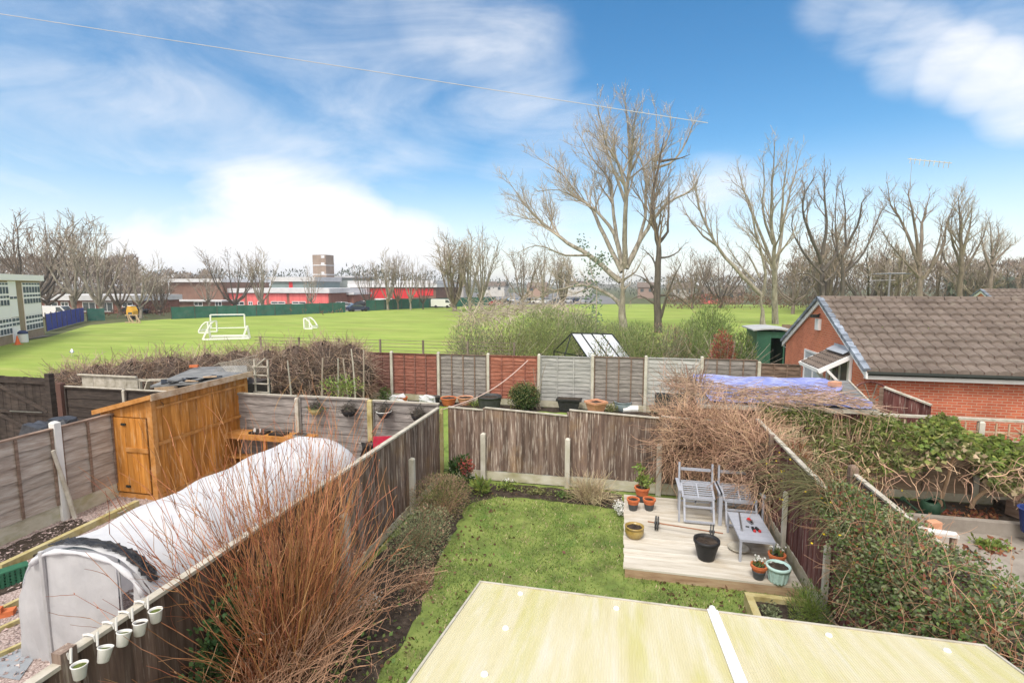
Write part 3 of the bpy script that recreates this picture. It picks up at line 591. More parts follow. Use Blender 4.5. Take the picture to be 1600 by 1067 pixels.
b = MB(); b.tube([(TX-.56, TY0-.05, 0), (TX-.56, TY0-.055, 1.47)], .03, 6); obj('door_pole', b, m_fleecefront, t); b = MB(); b.tube([(TX+.52, TY0-.02, 0), (TX+.52, TY0-.02, 1.44)], .012, 6); obj('door_pole', b, m_fleecefront, t); b = MB(); b.tube([(TX+.72, TY0+.02, 0), (TX+.72, TY0+.02, 1.32)], .02, 6); b.tube([(TX+.5, TY0+.1, 1.0), (TX+.75, TY0+.1, .98)], .012, 6); obj('door_pole', b, m_fleecefront, t)
b = MB(); vs = []                                            # rolled hem around the door top
pts = [(TX+prof(s)[0]*.97, TY0-.05, prof(s)[1]*.97) for s in [k/30 for k in range(9, 24)]]
b.tube(pts, [.028+.012*math.sin(k*1.9) for k in range(len(pts))], 7); obj('hem_roll', b, m_fleece, t, smooth=True)
b = MB(); vs = []; n1 = 40                                    # crumpled black strip
for i in range(n1+1):
    s = .37+.38*i/n1; x, z = prof(s)
    for j in range(5):
        y = TY0+.02+.034*j; k = 1.012+.012*R.random()
        vs.append((TX+x*k, y+R.uniform(-.02, .02)*(j in (0, 4)), z*k+.012*math.sin(j*1.6)))
b.add(vs, [(i*5+j, (i+1)*5+j, (i+1)*5+j+1, i*5+j+1) for i in range(n1) for j in range(4)])
obj('black_strip', b, m_blacktape, t)
b = MB()
for k in range(5): y = TY0+.1+1.13*k; b.tube([(TX+prof(s)[0]*.95, y, prof(s)[1]*.95) for s in [q/20 for q in range(21)]], .014, 5); obj('hoop', b, m_bluegrey, t); b = MB()
b = MB(); b.box(TX-.5, TX+.9, TY0+.5, TY0+3, .0, .15); obj('soil_tray', b, m_soil, t)

# ================================================================== ORANGE SHED
SX0, SX1, SY0, SY1 = -10.98, -9.68, 8.72, 11.5
t = thing('garden_shed', 'narrow orange stained timber shed with a sloping roof and front door', 'shed', (-10.3, 10, 0))
zl, zr = 1.92, 2.26
b = MB()
k = 12
for i in range(k): y0 = SY0+(SY1-SY0)*i/k*1.0; b.box(SX1-.02, SX1+.004*(i % 2), y0+.004, y0+(SY1-SY0)/k-.004, .1, zr-.02)
b.box(SX0, SX0+.03, SY0+.03, SY1, .1, zl-.02); b.box(SX0+.03, SX1-.03, SY1-.03, SY1, .1, zl-.02)
b.box(SX0+.03, SX1-.03, SY0+.03, SY0+.05, .1, zl-.02)
o = obj('wall', b, m_orange, t)
b = MB(); b.prism([(SX0, SY0-.02, zl-.12), (SX1, SY0-.02, zl-.12), (SX1, SY0-.02, zr-.02), (SX0, SY0-.02, zl-.02)], (0, .05, 0)); obj('gable_board', b, m_orange, t)
b = MB(); b.box(SX0-.02, SX1+.03, SY0-.03, SY1+.02, 0, .1); obj('base', b, m_orangetrim, t)
b = MB(); b.box(SX1-.09, SX1+.035, SY0-.035, SY0+.07, .1, zr-.04); obj('corner_post', b, m_orangetrim, t)
b = MB(); b.box(SX1-.035, SX1+.03, SY1-.08, SY1+.02, .1, zr-.04); obj('corner_post', b, m_orangetrim, t)
b = MB(); b.box(SX0-.02, SX0+.05, SY0-.03, SY0+.04, .1, zl-.04); obj('corner_post', b, m_orangetrim, t)
b = MB(); b.box(SX1+.006, SX1+.045, SY0+.08, SY1-.08, 1.98, 2.03); b.box(SX1+.006, SX1+.045, SY0+.08, SY1-.08, 1.18, 1.25); obj('batten', b, m_orangetrim, t)
d = MB()
for i in range(8):
    w_ = (SX1-.12-SX0-.06)/8; d.box(SX0+.06+i*w_+.003, SX0+.06+(i+1)*w_-.003, SY0-.045-.004*(i % 2), SY0-.022, .14, zl-.14)
d = obj('door', d, m_orange, t)
b = MB(); b.box(SX0+.62, SX1-.1, SY0-.075, SY0-.05, 1.05, 1.14); obj('door_batten', b, m_orangetrim, d)
for z in (zl-.28, 1.1, .22):
    b = MB(); b.box(SX0+.05, SX0+.3, SY0-.062, SY0-.05, z, z+.035); b.box(SX0+.02, SX0+.07, SY0-.062, SY0-.045, z-.03, z+.065); obj('hinge', b, m_steel, d)
for z in (zl-.3, .25):
    b = MB(); b.box(SX0+.55, SX0+.66, SY0-.075, SY0-.05, z, z+.045); obj('latch', b, m_blackframe, d)
b = MB(); b.prism([(SX0-.12, SY0-.10, zl-.06), (SX1+.12, SY0-.10, zr+.01), (SX1+.12, SY0-.10, zr+.06), (SX0-.12, SY0-.10, zl-.01)], (0, SY1-SY0+.2, 0)); rf = obj('roof', b, m_felt, t)
b = MB(); b.prism([(SX0-.13, SY0-.125, zl-.10), (SX1+.13, SY0-.125, zr-.025), (SX1+.13, SY0-.125, zr+.07), (SX0-.13, SY0-.125, zl)], (0, .024, 0)); obj('bargeboard', b, m_orangetrim, rf)
b = MB(); b.box(SX1+.121, SX1+.148, SY0-.12, SY1+.1, zr-.06, zr+.075); obj('fascia', b, m_rooftrim, rf)
b = MB(); b.tube([(SX1+.04, SY0+.2, 2.1), (SX1+.09, SY0+.2, 2.08), (SX1+.09, SY0+.2, 2.02)], .008, 5); obj('hook', b, m_blackframe, t)
# --- felt roofed outbuilding behind it
t = thing('felt_shed', 'low outbuilding with grey felt roof, loose slates and a brick on top', 'shed', (-11.6, 12.8, 0))
b = MB(); b.box(-12.1, -10.1, 11.75, 13.0, 0, 1.86); obj('wall', b, m_darkwood, t)
b = MB(); b.prism([(-12.25, 11.05, 1.88), (-9.78, 11.72, 2.06), (-11.36, 13.56, 2.08), (-12.9, 13.2, 2.02)], (0, 0, .05)); obj('roof', b, m_felt, t)
b = MB(); p = G(303, 573, 2.12); b.fb((p.x, p.y, 2.105), V((.9, .4, 0)), V((-.4, .9, 0)), (-.12, .12), (-.055, .055), (0, .07)); o = obj('brick', b, m_terra, loc=(p.x, p.y, 2.1)); tag(o, 'loose orange brick lying on the grey felt roof', 'brick')
b = MB()
for i in range(26):
    q = R.uniform(0, 1); c = V((-12.1+1.3*q, 11.2+.34*q+R.uniform(0, .3), 1.95+.1*q+R.uniform(0, .07))); a = R.uniform(0, 3); b.fb(c, V((math.cos(a), math.sin(a), R.uniform(-.2, .2))), V((-math.sin(a), math.cos(a), 0)), (-.16, .16), (-.07, .07), (0, .02), R.choice((0, 0, 1, 2)))
o = obj('debris', b, [m_felt, m_rooftrim, m_blacktape]); tag(o, 'heap of broken slates and boards on the felt roof edge', 'debris', kind='stuff')
# --- pale ladder trellis
t = thing('garden_trellis', 'pale square trellis strip standing behind the orange shed', 'trellis', (-9.6, 11.75, 0))
b = MB()
for x in (-9.62, -9.22): b.bar((x, 11.75, 0), (x+.03, 11.75, 2.62), .04, .03)
obj('upright', b, m_cap, t); b = MB()
for k in range(9): b.bar((-9.64, 11.72, .6+.23*k), (-9.18, 11.72, .6+.23*k), .03, .03)
b.bar((-9.62, 11.74, 2.38), (-9.25, 11.74, 2.66), .05, .03); obj('rung', b, m_cap, t)
b = MB()
for k in range(26): a = k/26; b.tube([(-11.0+1.3*a, 11.9, 2.22), (-11.0+1.3*a+.15, 11.9, 2.48+.18*a), (-10.9+1.3*a+.3, 11.9, 2.24)], .006, 3)
b.tube([(-11, 11.9, 2.4), (-9.6, 11.9, 2.72)], .008, 3); o = obj('wire_netting', b, m_cap); tag(o, 'roll of pale wire netting stretched above the shed roof', 'netting')

# ================================================================== LEFT GARDEN CLUTTER
t = thing('leaning_pole', 'rough wooden stake leaning on the pale concrete fence post', 'stake', G(104, 808, 0)); p = G(104, 808, 0)
b = MB(); p.x += .22; b.tube([p, p+V((-.07, -.06, .6)), V((-10.57, 7.40, 1.46))], [.042, .04, .033], 8); obj('stake', b, m_cap, t)
def timber(nm_, label, p, q, w_, h_, m, z=0):
    b = MB(); b.bar(V((p.x, p.y, z+h_/2)), V((q.x, q.y, z+h_/2)), w_, h_); o = obj(nm_, b, m, loc=((p+q)/2)); tag(o, label, 'timber'); return o
timber('edging_timber', 'long yellowed timber edging between gravel and the tunnel', G(0, 893), G(215, 790), .1, .12, m_sleeper)
timber('edging_timber', 'short timber edging below the green trough', G(-30, 975), G(48, 936), .06, .1, m_sleeper)
timber('edging_timber', 'narrow timber edging beside the red brick on gravel', G(-30, 1000), G(46, 965), .05, .06, m_sleeper)
timber('edging_timber', 'lowest timber edging at the foot of the tunnel front', G(-30, 1040), G(48, 1004), .05, .06, m_sleeper)
t = thing('planter_trough', 'long green slatted trough on dark soil beside the tunnel', 'planter', G(20, 915))
p, q = G(-15, 922), G(44, 902); b = MB(); u = (q-p).normalized(); n_ = V((u.y, -u.x, 0))
for k in range(5): b.fb(p, u, n_, (0, (q-p).length), (-.1, .1), (.02+.05*k, .045+.05*k))
for k in range(8): a = (q-p).length*k/7; b.fb(p, u, n_, (a-.02, a+.02), (-.105, .105), (0, .24))
obj('trough', b, M('dark green plastic', [(.02, .09, .05), (.04, .15, .09)], 8, rough=.5), t)
b = MB(); b.fb(p, u, n_, (.02, (q-p).length-.02), (-.085, .085), (.2, .225)); obj('soil', b, m_soil, t)
b = MB(); b.fb(p, u, n_, (-.5, (q-p).length+.4), (-.55, -.12), (0, .012)); b.fb(p, u, n_, (-.5, (q-p).length), (.12, .3), (0, .012)); o = obj('soil_patch', b, m_soil); o['kind'] = 'structure'
t = thing('brick_stack', 'pair of red bricks lying on gravel by the tunnel', 'bricks', G(8, 962)); p = G(5, 962); b = MB(); b.fb(p, (.8, .6, 0), (.6, -.8, 0), (-.13, .13), (-.06, .06), (0, .08)); obj('brick', b, m_terra, t); b = MB(); b.fb(p+V((-.05, -.1, 0)), (.8, .6, 0), (.6, -.8, 0), (-.11, .11), (-.06, .02), (.082, .15)); obj('brick', b, m_terra, t)
b = MB(); b.poly([G(-40, 1050, .008), G(-40, 1020, .008), G(40, 1012, .008), G(52, 1030, .008), G(30, 1062, .008)]); struct('paving_slab', b, M('blue grey slab', [(.20, .22, .25), (.3, .32, .35)], 3))
b = MB(); p = G(182, 803); b.lathe([(.13, 0), (.16, .05), (.17, .06), (.15, .06), (.11, .02)], (p.x, p.y, .02), 16); o = obj('pale_dish', b, m_cap, loc=p); tag(o, 'small pale round dish on gravel beside the tunnel', 'dish')
b = MB(); pts = [G(52, 868, .02), G(75, 862, .05), G(100, 847, .03), G(118, 842, .02)]; b.tube(pts, [.02, .03, .025, .02], 6); o = obj('driftwood', b, m_darkwood, loc=pts[0]); tag(o, 'dark crooked stick lying along the yellow edging timber', 'stick')
def softbox(b, c, sx, sy, sz, jit=.05, n=8, seed=1):
    r = random.Random(seed); vs = []; lv = 6
    for j in range(lv+1):
        q = j/lv; s = 1-.12*q-.5*max(0, q-.8)
        for k in range(n*2):
            an = 2*math.pi*k/(n*2); ca, sa = math.cos(an), math.sin(an); m = max(abs(ca), abs(sa))**.75
            vs.append((c[0]+sx*ca/m*s+r.uniform(-jit, jit), c[1]+sy*sa/m*s+r.uniform(-jit, jit), c[2]+sz*q+(r.uniform(-jit, jit) if j else 0)))
    n2 = n*2; b.add(vs+[(c[0], c[1], c[2]+sz*1.0)], [(j*n2+k, j*n2+(k+1) % n2, (j+1)*n2+(k+1) % n2, (j+1)*n2+k) for j in range(lv) for k in range(n2)]+[(lv*n2+k, lv*n2+(k+1) % n2, (lv+1)*n2) for k in range(n2)])
t = thing('barbecue_cover', 'black waterproof cover draped over a tall barbecue by the gate', 'cover', (-14.2, 9.8, 0)); b = MB(); softbox(b, (-13.75, 9.6, 0), .62, .4, 1.18, .06, 8, 2); softbox(b, (-13.5, 9.7, 1.0), .32, .25, .34, .04, 6, 5); obj('cover', b, m_darkcover, t)
t = thing('furniture_cover', 'grey waterproof cover over a garden table beyond the lap fence', 'cover', (-13, 8.7, 0)); b = MB(); softbox(b, (-12.35, 9.0, 0), .85, .55, 1.16, .05, 8, 3); obj('cover', b, m_greycover, t)
# bench shelf and trays at the back fence
t = thing('potting_bench', 'orange wooden potting bench along the grey lap fence', 'bench', (-9.1, 10.9, 0))
b = MB(); b.box(-9.95, -7.35, 10.7, 11.12, .86, .9); b.box(-9.95, -7.35, 10.68, 10.70, .78, .9); obj('top', b, m_orangetrim, t)
for x in (-9.85, -8.6, -7.45):
    b = MB(); b.box(x-.035, x+.035, 10.72, 10.79, 0, .86); obj('leg', b, m_orangetrim, t)
b = MB(); b.box(-9.9, -7.4, 10.75, 11.05, .25, .28); obj('shelf', b, m_orangetrim, t)
for i, (x, lb) in enumerate(((-8.85, 'black seed tray with white labels, left on the potting bench'), (-8.3, 'flat black seed tray between others on the potting bench'), (-7.72, 'small blue seed tray at the end of the potting bench'))):
    t = thing('seed_tray', lb, 'tray', (x, 10.9, .9), 'trays on the potting bench'); b = MB(); w_ = (.22, .2, .12)[i]
    b.box(x-w_, x+w_, 10.76, 11.02, .902, .95); obj('tray', b, m_blackplastic if i < 2 else m_bluegrey, t)
    if i == 0:
        b = MB()
        for k in (-.1, -.07, .07): b.box(x+k, x+k+.02, 10.8, 10.83, .952, 1.04)
        obj('plant_label', b, m_white, t)
    b = MB(); b.box(x-w_+.01, x+w_-.01, 10.77, 11.01, .951, .953); obj('soil', b, m_soil, t)
b = MB(); b.lathe([(.0005, 0), (.12, 0), (.17, .11), (.16, .12), (.11, .02), (.0005, .015)], (-8.35, 10.9, .28), 16); o = obj('basin', b, m_white, loc=(-8.35, 10.9, .28)); tag(o, 'white basin on the lower shelf of the potting bench', 'basin')
# hanging baskets on the fence
for i, (px, py, lb) in enumerate(((493, 640, 'mossy hanging basket nearest the shed on the grey lap fence'), (545, 643, 'dark hanging basket full of dead stems on the lap fence'), (600, 645, 'hanging basket with a pale grey rim on the lap fence'), (654, 650, 'hanging basket with dead stems at the lap fence corner'))):
    p = aY(px, py, 11.03); t = thing('hanging_basket', lb, 'basket', p, 'baskets hung on the grey lap fence')
    b = MB(); b.lathe([(.02, -.13), (.10, -.11), (.16, -.03), (.175, .03), (.16, .03), (.1, 0)], tuple(p), 14); obj('bowl', b, (m_sleeper, m_blackplastic, m_bin, m_blackplastic)[i], t, smooth=True)
    b = MB(); b.lathe([(.17, .025), (.185, .03), (.185, .045), (.17, .045)], tuple(p), 16); obj('rim', b, (m_leafolive, m_darkwood, m_concwhite, m_darkwood)[i], t)
    b = MB()
    for k in range(3): an = 2.1*k+.5; b.tube([(p.x+.17*math.cos(an), p.y+.17*math.sin(an)*.9, p.z+.04), (p.x, p.y+.02, p.z+.26)], .005, 3)
    b.tube([(p.x, p.y+.02, p.z+.25), (p.x, 11.17, p.z+.27)], .008, 4); obj('chain', b, m_blackframe, t)
    b = MB()
    for k in range(90): b.tube([(p.x+R.gauss(0, .08), p.y+R.gauss(0, .06), p.z), (p.x+R.gauss(0, .1), p.y+R.gauss(0, .08), p.z+R.uniform(.05, .22)), (p.x+R.gauss(0, .15), p.y+R.gauss(0, .08), p.z+R.uniform(-.1, .15))], .004, 3)
    for k in range(60 if i == 0 else 14): b.leaf((p.x+R.gauss(0, .09), p.y+R.gauss(0, .06), p.z+R.uniform(.0, .12)), .06, 1)
    obj('dead_stems', b, [m_barkdark, m_leafdark], t)
# red chair by the corner
t = thing('garden_chair', 'red folding garden chair with its back to the lap fence', 'chair', (-5.45, 10.7, 0))
u = V((.95, .3, 0)).normalized(); n_ = V((.3, -.95, 0)).normalized(); c = V((-5.42, 10.75, 0))
b = MB(); b.fb(c, u, n_, (-.27, .27), (-.22, -.18), (.5, 1.02)); obj('backrest', b, m_redpl, t)
b = MB(); b.fb(c, u, n_, (-.27, .27), (-.18, .28), (.44, .48)); obj('seat', b, m_redpl, t)
for (i, j) in ((-1, -1), (1, -1), (1, 1), (-1, 1)):
    b = MB(); b.bar(c+u*.25*i+n_*(.2*j)+V((0, 0, 0)), c+u*.25*i+n_*(.16*j)+V((0, 0, .44)), .035, .035); obj('leg', b, m_blackplastic, t)
for i in (-1, 1):
    b = MB(); b.fb(c, u, n_, (.27*i-.02+.02*i, .27*i+.02+.02*i), (-.2, .22), (.66, .69)); obj('armrest', b, m_blackplastic, t)
t = thing('compost_sack', 'crumpled dark sack slumped against the red chair', 'sack', (-5.75, 10.85, 0)); b = MB(); softbox(b, (-5.88, 10.85, 0), .16, .16, .85, .04, 6, 9); obj('sack', b, m_blackplastic, t)

# ================================================================== FIVE WHITE POTS ON THE FENCE
for i, (px, py, lb, til) in enumerate(((124, 1038, 'white metal pot with moss, nearest the house on the fence rail', .05), (165, 1011, 'tilted white hanging pot second along the fence rail', .3), (194, 987, 'tilted white pot brimming with green moss on the fence', .28), (219, 972, 'white hanging pot with bare brown soil on the fence', .16), (243, 953, 'white hanging pot beside the ivy on the fence', .04))):
    c = aX(px, py, -3.95); t = thing('hanging_pot', lb, 'pot', c, 'white pots hooked over the fence')
    b = MB(); n = 18; ax = V((0, -math.sin(til), -math.cos(til)))
    prf = [(.035, .105), (.039, .10), (.051, .008), (.056, .0), (.056, -.006), (.050, -.006), (.048, .016)]
    e1 = V((1, 0, 0)); e2 = ax.cross(e1).normalized(); vs = []
    for (r_, q) in prf:
        for k in range(n): an = 2*math.pi*k/n; w_ = c+ax*q+e1*(r_*math.cos(an))+e2*(r_*math.sin(an)); vs.append(tuple(w_))
    b.add(vs, [(a*n+k, a*n+(k+1) % n, (a+1)*n+(k+1) % n, (a+1)*n+k) for a in range(len(prf)-1) for k in range(n)]+[tuple(range(n-1, -1, -1))]); obj('pot', b, m_offwhite, t, smooth=True)
    b = MB(); vs = [tuple(c+ax*.008)]
    for k in range(n): an = 2*math.pi*k/n; vs.append(tuple(c+ax*.016+e1*(.049*math.cos(an))+e2*(.049*math.sin(an))))
    b.add(vs, [(0, 1+k, 1+(k+1) % n) for k in range(n)]); obj('moss' if i != 3 else 'soil', b, m_moss if i != 3 else m_soil, t)
    rl = 1.785
    b = MB(); p0 = V((-4.07, c.y+.02, c.z)); pts = [(-4.03, c.y+.0, c.z+.0), (-4.045, c.y+.02, c.z+.1), (-4.085, c.y+.03, rl-.03), (-4.1, c.y+.03, rl+.012), (-4.15, c.y+.03, rl+.018), (-4.2, c.y+.03, rl+.008), (-4.205, c.y+.03, rl-.05)]
    b.tube(pts, .009, 6); obj('hook', b, m_offwhite, t)

# ================================================================== DECK AND WHAT STANDS ON IT
DZ = .17; f0 = G(975, 886, DZ); f1 = G(1238, 915, DZ)
DX0, DX1, DY0, DY1 = .1, 2.68, (f0.y+f1.y)/2, 10.75
t = thing('garden_deck', 'low pale timber deck in the corner of the garden', 'deck', (1.4, 9.3, 0))
b = MB(); nb = 19
for i in range(nb):
    y0 = DY0+(DY1-DY0)*i/nb; b.box(DX0+R.uniform(-.008, .008), DX1, y0+.0025, y0+(DY1-DY0)/nb-.0025, DZ-.03+R.uniform(-.001, .001), DZ+R.uniform(-.002, .001))
obj('boards', b, m_deck, t)
b = MB(); b.box(DX0+.02, DX1, DY0+.005, DY0+.03, 0, DZ-.032); obj('fascia', b, m_deckside, t)
b = MB(); b.box(DX0+.02, DX0+.045, DY0+.035, DY1, 0, DZ-.032); b.box(DX1-.04, DX1-.01, DY0+.035, DY1, 0, DZ-.032); b.box(DX0+.05, DX1-.05, DY1-.03, DY1, 0, DZ-.032); obj('frame', b, m_deckside, t)
def pot(nm_, lb, c, r0, r1, h, m, dip=None, rimh=.04, thick=.012, ribs=0, soilz=.03, group=None, belly=0, sq=False):
    t = thing(nm_, lb, 'pot', c, group); b = MB(); n = 4 if sq else 24
    pr = [(.0005, 0), (r0, 0)]
    for k in range(1, 7): q = k/7; pr.append((r0+(r1-r0)*q+belly*math.sin(math.pi*q), h*q*(1-rimh/h)))
    pr += [(r1-.004, h-rimh), (r1+.012, h-rimh+.002), (r1+.012, h), (r1-thick, h), (r1-thick-.01, h-soilz-.02)]
    if dip:
        cut = dip*h; lo_ = [p for p in pr[:8] if p[1] <= cut]; rc = r0+(r1-r0)*dip
        lo_.append((rc, cut)); hi_ = [(rc, cut)]+[p for p in pr[2:] if p[1] > cut or p in pr[8:]]
        b2 = MB(); b2.lathe(hi_, tuple(c), n)
        b.lathe(lo_, tuple(c), n); obj('pot_base', b, m_dipgrey, t, smooth=True); obj('pot_rim', b2, m, t, smooth=False)
    else:
        b.lathe(pr, tuple(c), n)
        if ribs:
            bs = MB()
            for k in range(ribs):
                an = 2*math.pi*k/ribs; ca, sa = math.cos(an), math.sin(an); bs.tube([(c[0]+(r0+.004)*ca, c[1]+(r0+.004)*sa, c[2]+.01), (c[0]+(r1-.005)*ca, c[1]+(r1-.005)*sa, c[2]+h-rimh-.005)], .012, 5)
            obj('fluting', bs, m, t)
        obj('pot', b, m, t, smooth=not sq)
    b = MB(); b.disc((c[0], c[1], c[2]+h-soilz), (r1-thick-.004)*(.98), n, bump=.008); obj('soil', b, m_soil, t)
    return t
def onD(px, py): return G(px, py, DZ+.001)
c = onD(1103, 872); pot('black_tub', 'black plastic tub of soil in the middle of the deck', c, .125, .195, .33, m_blackplastic, soilz=.05, rimh=.05)
c = onD(991, 838); pot('glazed_bowl', 'ochre glazed bowl pot on the deck edge', c, .12, .155, .20, m_olive, belly=.025, soilz=.03, rimh=.03)
c = onD(989, 796); pot('terracotta_pot', 'grey dipped terracotta pot on the deck edge beside the shrub pot', c, .075, .115, .23, m_terra, dip=.55, group='grey dipped pots on the deck')
c = onD(1014, 796); pot('terracotta_pot', 'grey dipped terracotta pot between the shrub pot and the grey chairs', c, .075, .115, .23, m_terra, dip=.55, group='grey dipped pots on the deck')
c = onD(1003, 786); c.y += .12; shp = c; pot('terracotta_pot', 'taller terracotta pot holding a leafy green shrub on the deck', c, .09, .145, .30, m_terra, dip=.45, group='grey dipped pots on the deck')
c = onD(1185, 903); sn1 = c; pot('terracotta_pot', 'small grey dipped pot of snowdrops at the deck front', c, .07, .11, .22, m_terra, dip=.6, group='grey dipped pots on the deck')
c = onD(1213, 885); sn2 = c; pot('terracotta_pot', 'terracotta pot of snowdrops behind the mint green pot', c, .08, .12, .22, m_terra, dip=.4, group='grey dipped pots on the deck')
c = onD(1215, 908); pot('mint_pot', 'pale mint fluted plastic pot of soil at the deck corner', c, .11, .16, .26, m_mint, ribs=14, soilz=.03, rimh=.05)
c = onD(1154, 858); b = MB(); b.lathe([(.0005, .012), (.12, .014), (.155, .045), (.175, .048), (.175, .038), (.14, 0), (.0005, 0)], tuple(c), 26); o = obj('plant_saucer', b, m_cap, loc=c, smooth=True); tag(o, 'shallow stone coloured saucer on the deck under the table', 'saucer')
def snowdrops(c, n, sp, h, lb, nmm='snowdrop_clump', base=0):
    t = thing(nmm, lb, 'flowers', c); b = MB(); f = MB()
    for k in range(n):
        x, y = c[0]+R.gauss(0, sp), c[1]+R.gauss(0, sp); z = c[2]+base; hh = h*R.uniform(.7, 1.15); lx, ly = R.gauss(0, .035), R.gauss(0, .035)
        b.tube([(x, y, z), (x+lx*.6, y+ly*.6, z+hh*.7), (x+lx, y+ly, z+hh)], .003, 3)
        for j in range(3): b.leaf((x, y, z), hh*R.uniform(.6, .95), 0, .1, V((R.gauss(0, .4), R.gauss(0, .4), 1)))
        for j in range(4): f.leaf((x+lx, y+ly, z+hh), .034, 0, .7, V((R.gauss(0, .5), R.gauss(0, .5), -1)))
    obj('leaves', b, m_leafmid, t); obj('petals', f, m_petal, t)
snowdrops(sn1+V((0, 0, .20)), 16, .045, .14, 'white snowdrops growing in the front terracotta pot')
snowdrops(sn2+V((0, 0, .20)), 16, .05, .15, 'white snowdrops in the pot behind the mint green one')
snowdrops(G(793, 757), 16, .06, .14, 'white snowdrop clump in soil against the back board fence')
snowdrops(G(572, 950), 46, .10, .17, 'white snowdrop clump at the lawn edge by the red stems')
# barbell: bar on two weight plates
t = thing('barbell', 'rusty bar with two grey weight discs lying on the deck', 'barbell', onD(1065, 830))
p, q = onD(1026, 827), onD(1112, 841); p.z = q.z = DZ+.127; u = (q-p).normalized()
b = MB(); b.tube([p-u*.16, q+u*.18], .012, 8); obj('bar', b, m_rust, t)
for c in (p, q):
    b = MB(); b.tube([c-u*.03, c-u*.012], .125, 24); b.tube([c+u*.008, c+u*.03], .12, 24); b.tube([c-u*.045, c+u*.045], .025, 12); obj('weight_disc', b, m_bin, t)
# table
t = thing('garden_table', 'low grey metal garden table with tools on it', 'table', (2.18, 8.95, DZ)); TZ = .55
q = [G(x, y, TZ) for x, y in ((1138, 799), (1185, 802), (1211, 846), (1152, 842))]
tx0, tx1, ty0, ty1 = 1.91, 2.44, 8.40, 9.44
b = MB()
for i in range(6): w_ = (ty1-ty0)/6; b.box(tx0+.012, tx1-.012, ty0+.012+i*(w_-.002), ty0+.012+(i+1)*(w_-.002)-.005, TZ-.012, TZ)
for (a, b0, c0, d0) in ((tx0, tx0+.012, ty0, ty1), (tx1-.012, tx1, ty0, ty1), (tx0+.012, tx1-.012, ty0, ty0+.012), (tx0+.012, tx1-.012, ty1-.012, ty1)): b.box(a, b0, c0, d0, TZ-.035, TZ+.002)
obj('top', b, m_greymetal, t)
for x in (tx0+.02, tx1-.02):
    for y in (ty0+.02, ty1-.02):
        b = MB(); b.box(x-.017, x+.017, y-.017, y+.017, DZ, TZ-.036); obj('leg', b, m_greymetal, t)
p, q = G(1155, 801, TZ+.02), G(1159, 827, TZ+.02); b = MB(); b.tube([p, q], .014, 8); b.tube([q, q+(q-p).normalized()*.02], .017, 8); o = obj('steel_tube', b, m_steel, loc=p); tag(o, 'thin steel tube lying on the grey garden table', 'tube')
t = thing('garden_shears', 'red and black handled garden shears lying on the grey table', 'shears', G(1177, 820, TZ)); p, q = G(1171, 813, TZ+.02), G(1183, 829, TZ+.02); u = (q-p).normalized(); n_ = V((u.y, -u.x, 0))
b = MB(); b.bar(p-u*.03+n_*.02, p+u*.11-n_*.012, .045, .018); b.bar(p-u*.02-n_*.035, p+u*.10-n_*.01, .04, .018); obj('blade', b, m_steel, t)
b = MB(); b.bar(q-u*.12+n_*.035, q+n_*.045, .035, .03); b.bar(q-u*.12-n_*.02, q-n_*.035, .035, .03); obj('handle', b, m_blackplastic, t)
b = MB(); b.tube([p-u*.05, p+u*.0], .035, 8); b.bar(q-n_*.05, q+u*.02-n_*.03, .035, .034); b.bar(q+n_*.03, q+u*.02+n_*.05, .035, .034); obj('grip', b, m_redgrip, t)
b = MB(); p = G(1165, 822, TZ+.01); b.tube([p, p+V((.05, -.02, .005))], .013, 6); o = obj('spare_nozzle', b, m_bin, loc=p); tag(o, 'small dark fitting lying between the tube and the shears', 'fitting')
